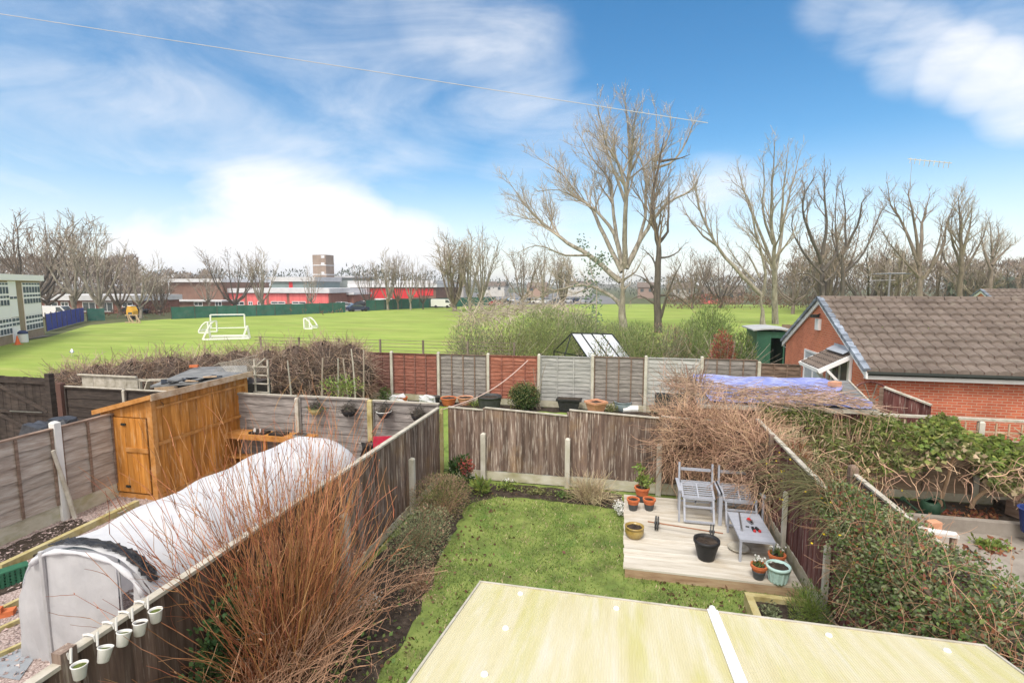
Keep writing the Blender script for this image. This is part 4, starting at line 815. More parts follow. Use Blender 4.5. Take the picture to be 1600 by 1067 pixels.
# two grey metal chairs
def chair(x0, lb):
    t = thing('lounge_chair', lb, 'chair', (x0+.33, 9.95, DZ), 'grey metal lounge chairs on the deck'); wd = .62; yb0, yf = 10.25, 9.68
    for s in (0, 1):
        x = x0+s*wd; b = MB(); b.bar((x, 10.22, DZ), (x, 10.34, DZ+.93), .05, .035, up=(1, 0, 0)); obj('back_post', b, m_greymetal, t)
        b = MB(); b.bar((x+(-.045 if s == 0 else .045), yf, DZ), (x+(-.045 if s == 0 else .045), yf+.02, DZ+.6), .045, .03, up=(1, 0, 0)); obj('leg', b, m_greymetal, t)
        b = MB(); b.box(x-.03+(-.045 if s == 0 else .045), x+.03+(-.045 if s == 0 else .045), yf-.03, 10.27, DZ+.602, DZ+.63); obj('armrest', b, m_greymetal, t)
    xa, xb = x0+.03, x0+wd-.03
    b = MB(); b.bar((xa, 10.345, DZ+.8), (xb, 10.345, DZ+.8), .03, .05); b.bar((xa, 10.29, DZ+.56), (xb, 10.29, DZ+.56), .03, .05); obj('back_rail', b, m_greymetal, t)
    b = MB(); za, zb = DZ+.56, DZ+.42; ya, yz = 10.2, 9.82
    b.bar((xa, ya, za), (xa, yz, zb), .035, .03); b.bar((xb, ya, za), (xb, yz, zb), .035, .03); b.bar(((xa+xb)/2, ya, za+.01), ((xa+xb)/2, yz, zb+.012), .025, .02)
    for k in range(8): q = k/7; b.bar((xa, ya+(yz-ya)*q, za+(zb-za)*q), (xb, ya+(yz-ya)*q, za+(zb-za)*q), .036 if 0 < k < 7 else .045, .012 if 0 < k < 7 else .045)
    obj('seat', b, m_greymetal, t)
    b = MB(); y2, y3 = 9.80, 9.62; z2, z3 = DZ+.42, DZ+.035
    b.bar((xa+.02, y2, z2), (xa+.02, y3, z3), .035, .025); b.bar((xb-.02, y2, z2), (xb-.02, y3, z3), .035, .025)
    for q in (.34, .97): b.bar((xa+.02, y2+(y3-y2)*q, z2+(z3-z2)*q), (xb-.02, y2+(y3-y2)*q, z2+(z3-z2)*q), .035, .03)
    obj('footrest', b, m_greymetal, t)
    b = MB()
    for z in (DZ+.2, DZ+.29, DZ+.36): b.bar((xa, 10.2, z), (xb, 10.2, z), .02, .03)
    b.bar(((xa+xb)/2, 10.2, DZ+.15), ((xa+xb)/2, 10.2, DZ+.42), .025, .02); obj('lower_rail', b, m_greymetal, t)
chair(1.16, 'grey metal lounge chair frame nearer the terracotta pots'); chair(1.90, 'grey metal lounge chair frame behind the low table')
# raised bed in front of the deck
t = thing('raised_bed', 'mossy timber framed raised bed below the deck', 'raised bed', (2.2, 7.3, 0)); p = [G(x, y, .2) for x, y in ((1163, 924), (1240, 932), (1182, 964))]
x0, x1, y1, y0 = p[0].x, 2.66, p[0].y, 6.0
b = MB(); b.box(x0, x1, y1-.09, y1, 0, .2); obj('side', b, m_sleeper, t); b = MB(); b.box(x0, x0+.1, y0, y1-.092, 0, .2); obj('side', b, m_sleeper, t); b = MB(); b.box(x0+.11, x1, y0, y0+.09, 0, .2); obj('side', b, m_sleeper, t)
b = MB(); b.box(x0+.1, x1, y0+.09, y1-.092, 0, .13); obj('soil', b, m_soil, t)
# ================================================================== SHRUBS OF THE GARDEN
def strand(b, p, d, L_, seg, r0, r1, wander, grav, mi=0, n=3):
    p = V(p); d = V(d).normalized(); pts = [p.copy()]
    for k in range(seg):
        d = (d+V((R.gauss(0, wander), R.gauss(0, wander), R.gauss(0, wander)+grav))).normalized(); p = p+d*(L_/seg)
        if p.z < .01: p.z = .01
        pts.append(p.copy())
    b.tube(pts, [r0+(r1-r0)*k/seg for k in range(seg+1)], n, mi, cap=False); return pts
def dirn(az, el): return V((math.cos(az)*math.cos(el), math.sin(az)*math.cos(el), math.sin(el)))
# --- the big red-stemmed shrub
t = thing('dogwood_shrub', 'tall bare shrub of red brown stems growing against the left fence', 'shrub', (-3.4, 5.6, 0))
b = MB(); bd = MB()
for i in range(440):
    a = R.uniform(0, 6.283); q = R.random()**.7; p = (-3.78+.22*q*math.cos(a), 4.95+.5*q*math.sin(a), 0)
    el = rad(R.uniform(62, 89)) if R.random() < .82 else rad(R.uniform(34, 60)); az = a+R.gauss(0, .5)
    d = dirn(az, el)
    if d.x > 0: d.x *= .55
    d = d.normalized()
    L_ = R.uniform(1.6, 3.1)*(1 if el > 1 else .72)
    pts = strand(b, p, d, L_, 9, R.uniform(.004, .0095), .002, .06, .012, 0, 4)
    for k in range(2, 10):
        for j in range(R.choice((0, 1, 1, 2))):
            c = pts[k]; dd = (pts[k]-pts[k-1]).normalized()+unit()*.45
            if R.random() < .55: strand(b, c, dd, R.uniform(.12, .6), 4, .0034, .0018, .1, .03, 0, 3)
            else: bd.leaf(c, R.uniform(.015, .03), 0, .5, dd)
    if R.random() < .3: bd.leaf(pts[-2], R.uniform(.03, .05), 1, .35)
for i in range(7):
    strand(b, (-3.8, 4.9+R.uniform(-.4, .4), .9), dirn(R.uniform(2.6, 3.9), rad(R.uniform(15, 40))), R.uniform(1.2, 2.1), 9, .008, .003, .05, .01, 0, 4)
obj('stems', b, m_dogwood, t); obj('buds', bd, [m_dogwood, m_dogwood2], t)
b = MB()
for i in range(800):
    p = (-3.65+R.gauss(0, .22), 5.2+R.gauss(0, .6), R.uniform(0, .3)); strand(b, p, dirn(R.uniform(-1.9, 1.9), rad(R.uniform(28, 80))), R.uniform(.4, 1.0), 6, .0055, .0025, .16, -.01, 0, 3)
for i in range(140): strand(b, (-3.55+R.gauss(0, .25), 5.0+R.gauss(0, .9), R.uniform(0, .5)), unit()+V((.3, 0, .5)), R.uniform(.4, 1.0), 7, .004, .002, .35, -.05)
obj('low_stems', b, m_dogwood2, t)
t = thing('ivy', 'dark green ivy climbing the board fence beside the white pots', 'ivy', (-4.05, 4.6, 0)); b = MB(); s_ = MB()
for k in range(26):
    y = R.uniform(3.75, 4.9); pts = strand(s_, (-4.08, y, R.uniform(.1, .6)), V((0, R.gauss(0, .5), 1)), R.uniform(.5, 1.4), 8, .006, .003, .25, 0)
    for p in pts:
        p.x = -4.06
        for j in range(11):
            c = p+V((R.uniform(.0, .10), R.gauss(0, .08), R.gauss(0, .08)))
            if c.z < 1.78: b.leaf(c, R.uniform(.04, .075), 0, .85, V((.6, R.gauss(0, .6), -.5+R.gauss(0, .5))))
obj('stems', s_, m_barkmid, t); obj('leaves', b, leafm('ivy leaves', (.05, .105, .035), (.10, .17, .06)), t)
t = thing('ground_ivy', 'patch of dark green ground leaves under the red stems', 'plant', (-3.2, 4.4, 0)); b = MB(); s_ = MB()
for k in range(900): c = V((-3.3+R.gauss(0, .42), 4.3+R.gauss(0, .9), abs(R.gauss(.1, .12)))); b.leaf(c, R.uniform(.04, .08), 0, .7)
for k in range(40): strand(s_, (-3.3+R.gauss(0, .4), 4.3+R.gauss(0, .8), 0), unit()+V((0, 0, .6)), .4, 4, .005, .003, .2, -.03)
obj('leaves', b, m_leafmid, t); obj('stems', s_, m_barkmid, t)
def lump(b, c, rx, ry, rz, n, sz, mi=0, asp=.5, seed=0, shell=.55, up=0):
    """leaf-sized faces spread through an uneven rounded volume"""
    r = random.Random(seed); lob = [(unit(), r.uniform(.75, 1.15)) for k in range(7)]
    for i in range(n):
        d = unit(); f = 1.0
        for (u_, k_) in lob:
            q = max(0, d.dot(u_)); f += (k_-1)*q**3
        q = (R.random()**shell)*f; p = V((c[0]+d.x*rx*q, c[1]+d.y*ry*q, c[2]+d.z*rz*q))
        if p.z < .02: p.z = R.uniform(.02, .1)
        b.leaf(p, sz*R.uniform(.6, 1.4), mi, asp, None if not up else (d+unit()*.8+V((0, 0, up))))
def shrub(name, lb, c, rx, ry, rz, n, sz, m, asp=.5, stems=30, sm=None, cat='shrub', up=0, n2=0, m2=None, shell=.55):
    t = thing(name, lb, cat, (c[0], c[1], c[2]-rz if c[2]-rz > -.7 else FZ)); b = MB(); lump(b, c, rx, ry, rz, n, sz, 0, asp, int(c[0]*100), shell, up)
    if n2: lump(b, (c[0], c[1], c[2]+.12*rz), rx*1.03, ry*1.03, rz, n2, sz, 1, asp, int(c[0]*77), .25, up)
    obj('foliage', b, [m]+([m2] if n2 else []), t); s_ = MB(); z0 = c[2]-rz
    for k in range(stems): strand(s_, (c[0]+R.gauss(0, rx*.15), c[1]+R.gauss(0, ry*.15), max(z0, FZ)), V((R.gauss(0, .5), R.gauss(0, .5), 1)), rz*R.uniform(1.2, 1.9), 5, .012*max(.4, rz), .004*max(.4, rz), .12, 0)
    obj('stems', s_, sm or m_barkmid, t); return t
shrub('heather_bush', 'feathery pinkish heather bush beside the left fence, nearest the back', (-3.5, 9.4, .34), .55, .75, .46, 4200, .05, m_leafolive, .2, 60, m_dogwood2, up=.8, n2=3000, m2=m_heather)
shrub('low_shrub', 'small grey green leafy shrub between the heather and the red stems', (-3.35, 7.9, .28), .52, .9, .4, 4800, .04, m_leafgrey, .4, 60, m_dogwood2, up=.3, n2=900, m2=m_heather)
shrub('twiggy_bush', 'brownish twiggy undergrowth at the lawn edge beside the red stems', (-2.95, 6.9, .12), .4, .8, .22, 1800, .04, m_heather, .25, 70, m_dogwood2)
shrub('evergreen_bush', 'dark leathery evergreen with a red top in the far lawn corner', (-3.6, 10.75, .36), .32, .28, .42, 420, .12, m_leafdark, .4, 10, up=.2)
t = shrub('red_shrub', 'small red leaved shrub in the corner by the back fence', (-3.38, 10.7, .52), .22, .18, .2, 320, .07, m_leafred, .35, 10)
shrub('leafy_plant', 'bright green arching plant at the bed edge by the corner', (-2.98, 10.5, .14), .2, .16, .2, 150, .16, m_leafbright, .28, 6, up=1.2, cat='plant')
shrub('leafy_plant', 'low pale green plant in the bed along the board fence', (-2.45, 10.85, .08), .35, .18, .1, 260, .06, m_leafbright, .6, 6, cat='plant')
shrub('leafy_plant', 'sprawling low green weeds in the middle of the back bed', (-1.75, 10.8, .05), .5, .2, .08, 300, .05, m_leafolive, .6, 6, cat='plant')
shrub('leafy_plant', 'low clump of green leaves beside the dry grass tuft', (-1.15, 10.7, .06), .28, .16, .1, 200, .07, m_leafmid, .5, 6, cat='plant')
t = thing('dry_grass_tuft', 'tuft of long dry straw coloured grass against the back fence', 'grass tuft', (-.6, 10.75, 0)); b = MB()
for k in range(420): strand(b, (-.6+R.gauss(0, .17), 10.72+R.gauss(0, .12), 0), V((R.gauss(0, .6), R.gauss(-.15, .5), 1)), R.uniform(.35, .75), 6, .005, .002, .10, -.13, 0, 3)
obj('blades', b, m_straw, t)
b = MB(); lump(b, (.03, 10.15, .13), .12, .28, .14, 420, .04, 0, .6, 5); t = thing('white_flower_bush', 'small cream flowering bush at the corner of the deck', 'flowers', (.03, 10.15, 0)); obj('blossom', b, m_petal, t); b = MB(); lump(b, (.03, 10.15, .10), .12, .28, .1, 220, .05, 0, .4, 6); obj('leaves', b, m_leafgrey, t)
t = thing('potted_shrub', 'bright leafy shrub growing from the taller terracotta pot', 'shrub', shp+V((0, 0, .3))); b = MB(); lump(b, tuple(shp+V((.05, 0, .45))), .22, .18, .14, 260, .07, 0, .5, 3); lump(b, tuple(shp+V((-.05, 0, .68))), .13, .1, .12, 90, .065, 0, .5, 4); obj('foliage', b, m_leafbright, t)
b = MB()
for k in range(9): strand(b, shp+V((0, 0, .27)), V((R.gauss(0, .4), R.gauss(0, .3), 1)), R.uniform(.25, .5), 4, .008, .004, .12, 0)
obj('stems', b, m_barkmid, t)
shrub('feathery_shrub', 'feathery light green shrub in the corner of the raised bed', (2.5, 7.0, .32), .25, .38, .36, 2200, .05, m_leafbright, .18, 25, up=.8, n2=700, m2=m_leafmid)
shrub('leafy_plant', 'grey green low plants inside the raised timber bed', (2.05, 7.1, .2), .16, .22, .09, 260, .05, m_leafgrey, .5, 8, cat='plant')
# --- dry vine over the fence corner
def tangle(name, lb, cat, vols, n, L_, r, mat, core, corescale=.8, grav=-.03, wander=.22, pale=None, npale=0):
    """mass of thin stems: vols = list of (centre, radii, share)"""
    t = thing(name, lb, cat, (vols[0][0][0], vols[0][0][1], 0)); b = MB(); cb = MB()
    tot = sum(v[2] for v in vols)
    for (c, rd, sh) in vols:
        for i in range(int(n*sh/tot)):
            d = unit(); q = R.uniform(.6, 1.0); p = V((c[0]+d.x*rd[0]*q, c[1]+d.y*rd[1]*q, c[2]+d.z*rd[2]*q))
            if p.z < .05: p.z = R.uniform(.05, .3)
            tdir = (unit()+d*.45+V((0, 0, .3 if d.z > 0 else -.2))).normalized(); strand(b, p, tdir, L_*R.uniform(.5, 1.3), 5, r, r*.5, wander, grav, 1 if R.random() < npale and d.z > .1 else 0)
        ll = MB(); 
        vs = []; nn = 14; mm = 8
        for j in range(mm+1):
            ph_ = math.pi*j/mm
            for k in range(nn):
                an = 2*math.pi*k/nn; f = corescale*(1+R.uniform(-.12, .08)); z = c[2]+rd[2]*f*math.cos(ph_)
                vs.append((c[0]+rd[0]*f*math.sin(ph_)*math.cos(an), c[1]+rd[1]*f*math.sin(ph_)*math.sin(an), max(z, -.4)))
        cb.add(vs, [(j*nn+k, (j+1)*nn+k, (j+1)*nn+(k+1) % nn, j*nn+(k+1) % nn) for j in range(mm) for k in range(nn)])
    obj('stems', b, [mat]+([pale] if pale else []), t); obj('core', cb, core, t); return t
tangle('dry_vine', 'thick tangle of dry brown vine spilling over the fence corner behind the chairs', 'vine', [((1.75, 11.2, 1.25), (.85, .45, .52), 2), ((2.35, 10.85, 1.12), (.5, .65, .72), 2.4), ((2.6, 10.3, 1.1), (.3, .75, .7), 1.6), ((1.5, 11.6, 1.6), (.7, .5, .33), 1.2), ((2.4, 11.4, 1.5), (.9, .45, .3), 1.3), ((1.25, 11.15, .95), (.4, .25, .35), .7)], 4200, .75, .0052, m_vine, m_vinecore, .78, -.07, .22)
b = MB(); t = thing('dead_creeper', 'grey tangle of dead creeper trailing over the blue tarpaulin', 'vine', (3, 12.5, 2))
for i in range(620):
    x = R.uniform(1.5, 5.0); y = 12.1+R.gauss(0, .28)+(.9 if R.random() < .35 else 0)+(1.2 if x < 2.3 else 0)*R.random(); strand(b, (x, y, 2.06+R.uniform(0, .10)), V((R.gauss(.4, 1), R.gauss(0, .35), R.gauss(0, .05))), R.uniform(.3, .95), 5, .008, .004, .12, -.02)
for i in range(260): strand(b, (1.75+R.gauss(0, .25), 14+R.gauss(0, .9), 1.9), V((R.gauss(0, .6), R.gauss(0, .6), R.uniform(-.3, 1))), R.uniform(.3, .9), 5, .009, .004, .2, -.02)
for i in range(5): strand(b, (1.4+.12*i, 12.4+.5*i, 0), V((.05, 0, 1)), 2.5, 6, .03, .015, .05, 0)
obj('stems', b, m_bramble, t)
# --- shed with blue tarpaulin
t = thing('tarpaulin_shed', 'low brown shed under a flat felt roof behind the dry vine', 'shed', (3.5, 13.3, 0))
b = MB(); b.box(1.85, 5.1, 12.0, 15.0, 0, 1.86); obj('wall', b, m_boardred, t)
b = MB(); b.prism([(1.65, 11.75, 1.90), (5.28, 11.95, 1.90), (5.98, 15.3, 1.97), (1.9, 15.3, 1.97)], (0, 0, .05)); rf = obj('roof', b, m_felt, t)
b = MB(); b.bar((5.30, 11.95, 1.94), (6.0, 15.3, 2.01), .04, .07); b.bar((1.65, 11.73, 1.93), (5.28, 11.93, 1.93), .03, .08); obj('roof_edge', b, m_cap, rf)
b = MB(); nx, ny = 40, 30; vs = []
for j in range(ny+1):
    for i in range(nx+1):
        u_, v_ = i/nx, j/ny; x = 1.95+(4.95-1.95)*u_+(.55*v_*u_); y = 12.05+3.1*v_
        if i == nx: x += .12*math.sin(v_*11)+(.25 if v_ < .35 else 0)
        z = 1.975+.07*v_+.012*math.sin(x*5+y*3)+.012*math.sin(y*7-x*2)+R.uniform(0, .012); vs.append((x, y, z+.02))
b.add(vs, [(j*(nx+1)+i, j*(nx+1)+i+1, (j+1)*(nx+1)+i+1, (j+1)*(nx+1)+i) for j in range(ny) for i in range(nx)])
o = obj('tarpaulin', b, M('blue tarpaulin', [(.15, .17, .40), (.25, .28, .58), (.42, .45, .72)], 2.4, rough=.45, bump=.9, bdist=.06, bscale=5, over=((.10, .085, .08), 2.2, (.6, 2.5, 1), .56, .64, .8), over2=((.62, .64, .80), 4, (1, 2, 1), .56, .64, .6)), loc=(3.5, 13.5, 2), smooth=True); tag(o, 'crumpled blue tarpaulin spread over the low shed roof', 'tarpaulin')
b = MB(); p = G(1304, 603, 2.06); b.fb(p, V((.8, .6, 0)), V((-.6, .8, 0)), (-.14, .14), (-.09, .09), (0, .11)); o = obj('brick', b, m_terrapale, loc=p); tag(o, 'pale orange brick weighing down the blue tarpaulin', 'brick')
# --- leafy climber
t = thing('leafy_climber', 'mass of green climber and bamboo leaves over the trellis fence', 'climber', (6, 11.9, 0)); b = MB(); s_ = MB()
for i in range(13500):
    u_ = R.random(); x = 2.95+6.2*u_; top = 2.02-.055*x+.10*math.sin(x*2.3)+.08*math.sin(x*5.1)-.55*max(0, u_-.6)+.10; q = R.random()**1.3; z = top-q*(1.0 if x < 5.3 else .72+.15*math.sin(x*3.7)); y = 11.95-.9*math.sqrt(q)*R.uniform(.45, 1)
    if R.random() < max(0, .5-abs(x-4.2)*.5) and q > .6: continue
    if math.sin(x*4.1+z*5)*math.sin(x*2.3-z*7+1) > .6+R.gauss(0, .2): continue
    if x < 5.6 + R.gauss(0, .5): b.leaf((x, y, z), R.uniform(.11, .22), R.choice((2, 2, 2, 1, 0, 3)), .14, V((R.gauss(0, .8), R.gauss(-.4, .5), R.gauss(-.1, .8))))
    else: b.leaf((x, y, z), R.uniform(.08, .15), R.choice((1, 1, 1, 2, 4)) if q < .5 else R.choice((0, 2, 2, 3, 1)), .75, V((R.gauss(0, .7), R.gauss(-.6, .4), R.gauss(-.3, .6))))
for i in range(230):
    x = R.uniform(3.2, 9.3); strand(s_, (x, 11.25+R.uniform(-.2, .4), R.uniform(.75, 1.3)), V((R.gauss(0, .8), R.gauss(-.4, .4), R.uniform(-1, .5))), R.uniform(.3, .9), 6, .008, .004, .25, -.08)
for i in range(170): x = R.uniform(2.95, 5.4); strand(s_, (x, 11.7, .2), V((R.gauss(0, .15), -.1, 1)), R.uniform(1.2, 1.8), 6, .009, .004, .06, 0)
for i in range(5): strand(s_, (R.uniform(6, 8.4), 11.9, 0), V((R.gauss(0, .3), -.1, 1)), 1.5, 7, .04, .02, .14, 0, 0, 6)
obj('leaves', b, [m_leafmid, m_leafbright, m_leafolive, m_straw, leafm('lime leaves', (.24, .29, .08), (.34, .38, .13))], t); obj('stems', s_, m_vine, t)
shrub('ornamental_grass', 'clump of orange brown dry grass between the two right fences', (3.15, 10.3, .95), .35, .8, .75, 2200, .22, m_leafrust, .06, 60, m_vine, up=1.0, n2=900, m2=m_straw)
# --- big shrub on the right-hand fence
t = thing('cotoneaster_shrub', 'large twiggy shrub with small green leaves covering the right fence', 'shrub', (3.2, 5.4, 0)); b = MB(); s_ = MB()
vol = [((2.95, 7.0, 1.62), (.42, .75, .34), 1.5), ((3.0, 6.2, 1.45), (.6, .85, .55), 2.4), ((3.1, 5.3, 1.42), (.8, .95, .62), 3.2), ((3.2, 4.4, 1.35), (.95, .95, .7), 3.4), ((3.6, 3.5, 1.15), (1.1, .9, .8), 3), ((4.2, 4.6, .75), (.85, .9, .6), 2.2), ((4.9, 3.9, .5), (.8, .8, .5), 1.2), ((2.74, 5.5, 1.0), (.26, 1.25, .85), 2.6)]
cb = MB()
for (c, rd, sh) in vol:
    for i in range(int(1750*sh)):
        d = unit(); q = R.uniform(.72, 1.08)+.10*math.sin(d.x*5+c[1]*3)+.08*math.sin(d.z*7+d.y*4); p = V((c[0]+d.x*rd[0]*q, c[1]+d.y*rd[1]*q, max(.05, c[2]+d.z*rd[2]*q)))
        if d.z < -.2 and R.random() < .6: continue
        if p.x < 2.46 or p.x < 2.84 and p.z < 1.62 and (p.y > 6.9 or 2.74 < p.x or R.random() < .15): continue
        for k in range(2): b.leaf(p+unit()*.035, R.uniform(.028, .056), (0 if R.random() < .5 else 1) if R.random() < .92 else (2 if R.random() < .96 else 3), .62)
    for i in range(int((85 if c[0] > 2.8 else 18)*sh)):
        d = unit(); q = R.uniform(.6, 1.0); strand(s_, (c[0]+d.x*rd[0]*q, c[1]+d.y*rd[1]*q, max(.05, c[2]+d.z*rd[2]*q)), unit()+d*.6+V((0, 0, .25)), R.uniform(.2, .55), 5, .0032, .0015, .2, -.02)
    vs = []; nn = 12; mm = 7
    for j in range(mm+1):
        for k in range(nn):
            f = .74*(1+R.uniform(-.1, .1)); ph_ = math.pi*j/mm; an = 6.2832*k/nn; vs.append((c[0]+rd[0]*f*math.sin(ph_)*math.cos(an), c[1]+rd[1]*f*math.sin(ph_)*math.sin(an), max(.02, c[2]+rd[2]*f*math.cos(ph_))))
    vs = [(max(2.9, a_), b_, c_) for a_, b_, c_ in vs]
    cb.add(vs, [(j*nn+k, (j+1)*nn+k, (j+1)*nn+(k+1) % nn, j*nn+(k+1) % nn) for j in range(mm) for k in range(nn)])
for i in range(5200):
    y = R.uniform(2.4, 7.5); x = max(2.66, 2.84+R.gauss(0, .14)); z = 1.9+.10*math.sin(y*3)+.08*math.sin(y*7.3)-abs(x-2.85)*.5+R.uniform(-.14, .06); b.leaf((x, y, z), R.uniform(.03, .06), R.choice((0, 0, 1, 1, 2)), .62)
for i in range(260):
    y = R.uniform(2.4, 7.5); strand(s_, (2.8+R.gauss(0, .14), y, 1.84), unit()+V((0, 0, .4)), R.uniform(.2, .5), 5, .004, .002, .2, -.04)
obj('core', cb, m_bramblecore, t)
obj('leaves', b, [m_leafgrey, m_leafmid, m_leafrust, m_yellow], t); obj('stems', s_, m_dogwood2, t)
t = thing('winter_jasmine', 'arching dark green stems with yellow flowers over the right fence', 'shrub', (2.75, 7.9, 0)); s_ = MB(); f = MB()
for i in range(330):
    pts = strand(s_, (2.85+R.gauss(0, .12), 7.7+R.gauss(0, .55), 1.75+R.gauss(0, .08)), V((R.gauss(-.6, .5), R.gauss(.3, .7), R.gauss(.25, .35))), R.uniform(.4, .95), 7, .005, .0025, .1, -.16)
    if R.random() < .2: f.leaf(pts[R.randint(3, 7)], .035, 0, .8); 
obj('stems', s_, M('olive stems', [(.10, .10, .045), (.2, .19, .10)], 1, isl=.4), t); obj('petals', f, m_yellow, t)

# ================================================================== ALONG THE BACK FENCE
def at18(px, py, z=0): return G(px, py, z)
c = at18(765, 641); pot('black_bin', 'tall dark grey plastic bin beside the round green bush', c, .36, .44, .55, m_bin, soilz=.1, rimh=.06)
shrub('round_bush', 'clipped round green bush in front of the orange red panel', (-3.55, 18.25, .5), .68, .5, .55, 5200, .06, m_leafdark, .5, 16, n2=1500, m2=m_leafolive)
c = at18(889, 642); t = thing('black_trough', 'black rectangular trough against the silver fence panel', 'planter', c); b = MB(); b.prism([(c.x-.3, c.y-.2, .02), (c.x+.3, c.y-.2, .02), (c.x+.42, c.y-.2, .44), (c.x-.42, c.y-.2, .44)], (0, .42, 0)); b.box(c.x-.46, c.x+.46, c.y-.24, c.y+.26, .4, .46); obj('trough', b, m_blackplastic, t); b = MB(); b.box(c.x-.4, c.x+.4, c.y-.17, c.y+.19, .461, .465); obj('soil', b, m_soil, t)
c = at18(931, 645); t = thing('square_planter', 'square terracotta planter on the grass by the fence', 'pot', c); b = MB(); b.lathe([(.26, 0), (.38, .36), (.43, .36), (.43, .44), (.37, .44), (.34, .36)], tuple(c), 4); o = obj('pot', b, m_terrapale, t); b = MB(); b.disc((c.x, c.y, .38), .36, 4); obj('soil', b, m_soil, t)
c = at18(973, 642); pot('glazed_pot', 'round blue grey glazed pot near the pale fence panel', c, .24, .30, .36, m_bluegrey, belly=.03)
t = thing('dark_crate', 'dark plastic crate on a low bench by the pale panel', 'crate', at18(1047, 634, .3)); c = at18(1047, 636, .34); b = MB()
b.box(c.x-.5, c.x+.45, c.y-.2, c.y+.2, .345, .4); b.box(c.x-.5, c.x-.45, c.y-.2, c.y+.2, .4, .8); b.box(c.x+.4, c.x+.45, c.y-.2, c.y+.2, .4, .8); b.box(c.x-.45, c.x+.4, c.y-.2, c.y-.16, .4, .8); b.box(c.x-.45, c.x+.4, c.y+.16, c.y+.2, .4, .8); b.box(c.x-.54, c.x+.49, c.y-.24, c.y-.2, .72, .82); obj('crate', b, m_bin, t)
t = thing('low_bench', 'low brown plank bench carrying the dark crate', 'bench', (c.x, c.y, 0)); b = MB(); b.box(c.x-.7, c.x+.9, c.y-.28, c.y+.28, .28, .34); obj('seat', b, m_lapbrown, t)
for dx in (-.6, .8):
    b = MB(); b.box(c.x+dx-.04, c.x+dx+.04, c.y-.2, c.y+.2, 0, .278); obj('leg', b, m_lapbrown, t)
for (px, py, lb, m, r_) in ((701, 633, 'wide terracotta bowl behind the corner of the two garden fences', m_terra, .3), (727, 632, 'pale terracotta bowl near the clothes line end', m_terrapale, .3), (680, 631, 'small dark pot beside the terracotta bowls at the fence', m_bin, .2)):
    c = at18(px, py); pot('plant_bowl', lb, c, r_*.7, r_, .3, m)
b = MB(); c = at18(984, 645); b.tube([c+V((-.25, 0, .1)), c+V((.1, .1, .13)), c+V((.3, .1, .14))], [.1, .13, .12], 10); o = obj('white_tub', b, m_white, loc=c); tag(o, 'white tub lying on its side on the grass', 'tub')
for (px, py, lb) in ((622, 632, 'white plastic bag beside the terracotta pot under the red panel'), (668, 634, 'pale blue white sack slumped below the maroon panel')):
    c = at18(px, py); b = MB(); softbox(b, (c.x, c.y, 0), .32, .2, .36, .07, 6, int(px)); o = obj('plastic_bag', b, m_fleece, loc=c); tag(o, lb, 'bag')
c = at18(630, 632); pot('terracotta_pot', 'small terracotta pot beside the white bag under the red panel', c, .12, .17, .3, m_terra)
shrub('leafy_plant', 'small green plant growing under the maroon fence panel', (G(597, 630).x, 18.3, .3), .3, .25, .35, 320, .09, m_leafmid, .5, 8, cat='plant')
shrub('leafy_plant', 'small weedy plant between the terracotta planter and blue pot', (G(955, 640).x, 18.45, .15), .3, .2, .2, 220, .08, m_leafolive, .5, 8, cat='plant')
shrub('leafy_plant', 'grassy green plant at the foot of the long coloured fence', (G(747, 637).x, 18.3, .12), .4, .2, .16, 260, .1, m_leafbright, .2, 8, up=1, cat='plant')
shrub('yellow_shrub', 'yellow green leaves below the bramble hedge stakes', (aY(535, 618, 14).x, 14, 1.5), .75, .4, .35, 420, .1, m_leafbright, .35, 20, up=.6)
b = MB()
p0, p1 = aY(690, 640, 13.2), aY(825, 563, 18.75); pts = []
for k in range(13): q = k/12; c = V(p0).lerp(V(p1), q); c.z -= .28*math.sin(math.pi*q); pts.append(c)
b.tube(pts, .018, 5); b.tube([p + V((0, 0, -.05)) for p in pts[1:5]], .012, 4); o = obj('clothes_line', b, M('pink rope', (.55, .40, .36))); tag(o, 'pale pink clothes line sagging across to the orange red panel', 'line')
t = thing('line_post', 'weathered wooden post holding the clothes line', 'post', (p0.x, p0.y, 0)); b = MB(); b.bar((p0.x, p0.y, 0), (p0.x, p0.y, p0.z+.03), .07, .07); obj('post', b, m_sleeper, t)
t = thing('sapling', 'thin bare sapling against the orange red fence panel', 'tree', (-3.1, 18.4, 0)); b = MB()
for k in range(5): strand(b, (-2.95+R.gauss(0, .05), 18.4, 0), V((R.gauss(-.12, .16), 0, 1)), R.uniform(1.3, 1.9), 7, .022, .008, .08, 0, 0, 4)
obj('stems', b, m_twig, t)
# --- bramble hedge
vols = []
for (px, py, Y) in ((100, 582, 12.6), (150, 574, 12.9), (205, 566, 13.3), (262, 561, 13.8), (320, 556, 14.5), (372, 552, 15.2), (420, 549, 15.8), (462, 544, 16.4), (505, 537, 17.0), (543, 540, 17.6)):
    c = aY(px, py, Y); h = c.z+.08; w_ = .95 if px > 120 else .7; vols.append(((c.x, Y, h*.45), (w_, w_, h*.57), w_*h))
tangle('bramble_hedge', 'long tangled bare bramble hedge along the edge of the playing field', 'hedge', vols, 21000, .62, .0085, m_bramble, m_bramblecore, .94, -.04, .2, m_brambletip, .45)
for i, (px, y) in enumerate(((415, 15.5), (457, 15), (502, 15), (527, 15.6), (546, 16), (556, 16.4), (567, 16.8))):
    c = aY(px, 620, y); t = thing('hedge_stake', 'pale bare wooden stake standing in front of the bramble hedge', 'stake', (c.x, c.y, 0), 'stakes along the bramble hedge'); b = MB(); strand(b, (c.x, c.y, 0), V((R.gauss(0, .03), 0, 1)), R.uniform(2.05, 2.4), 5, .035, .022, .03, 0, 0, 6); obj('stake', b, m_cap if i % 2 else m_twig, t)

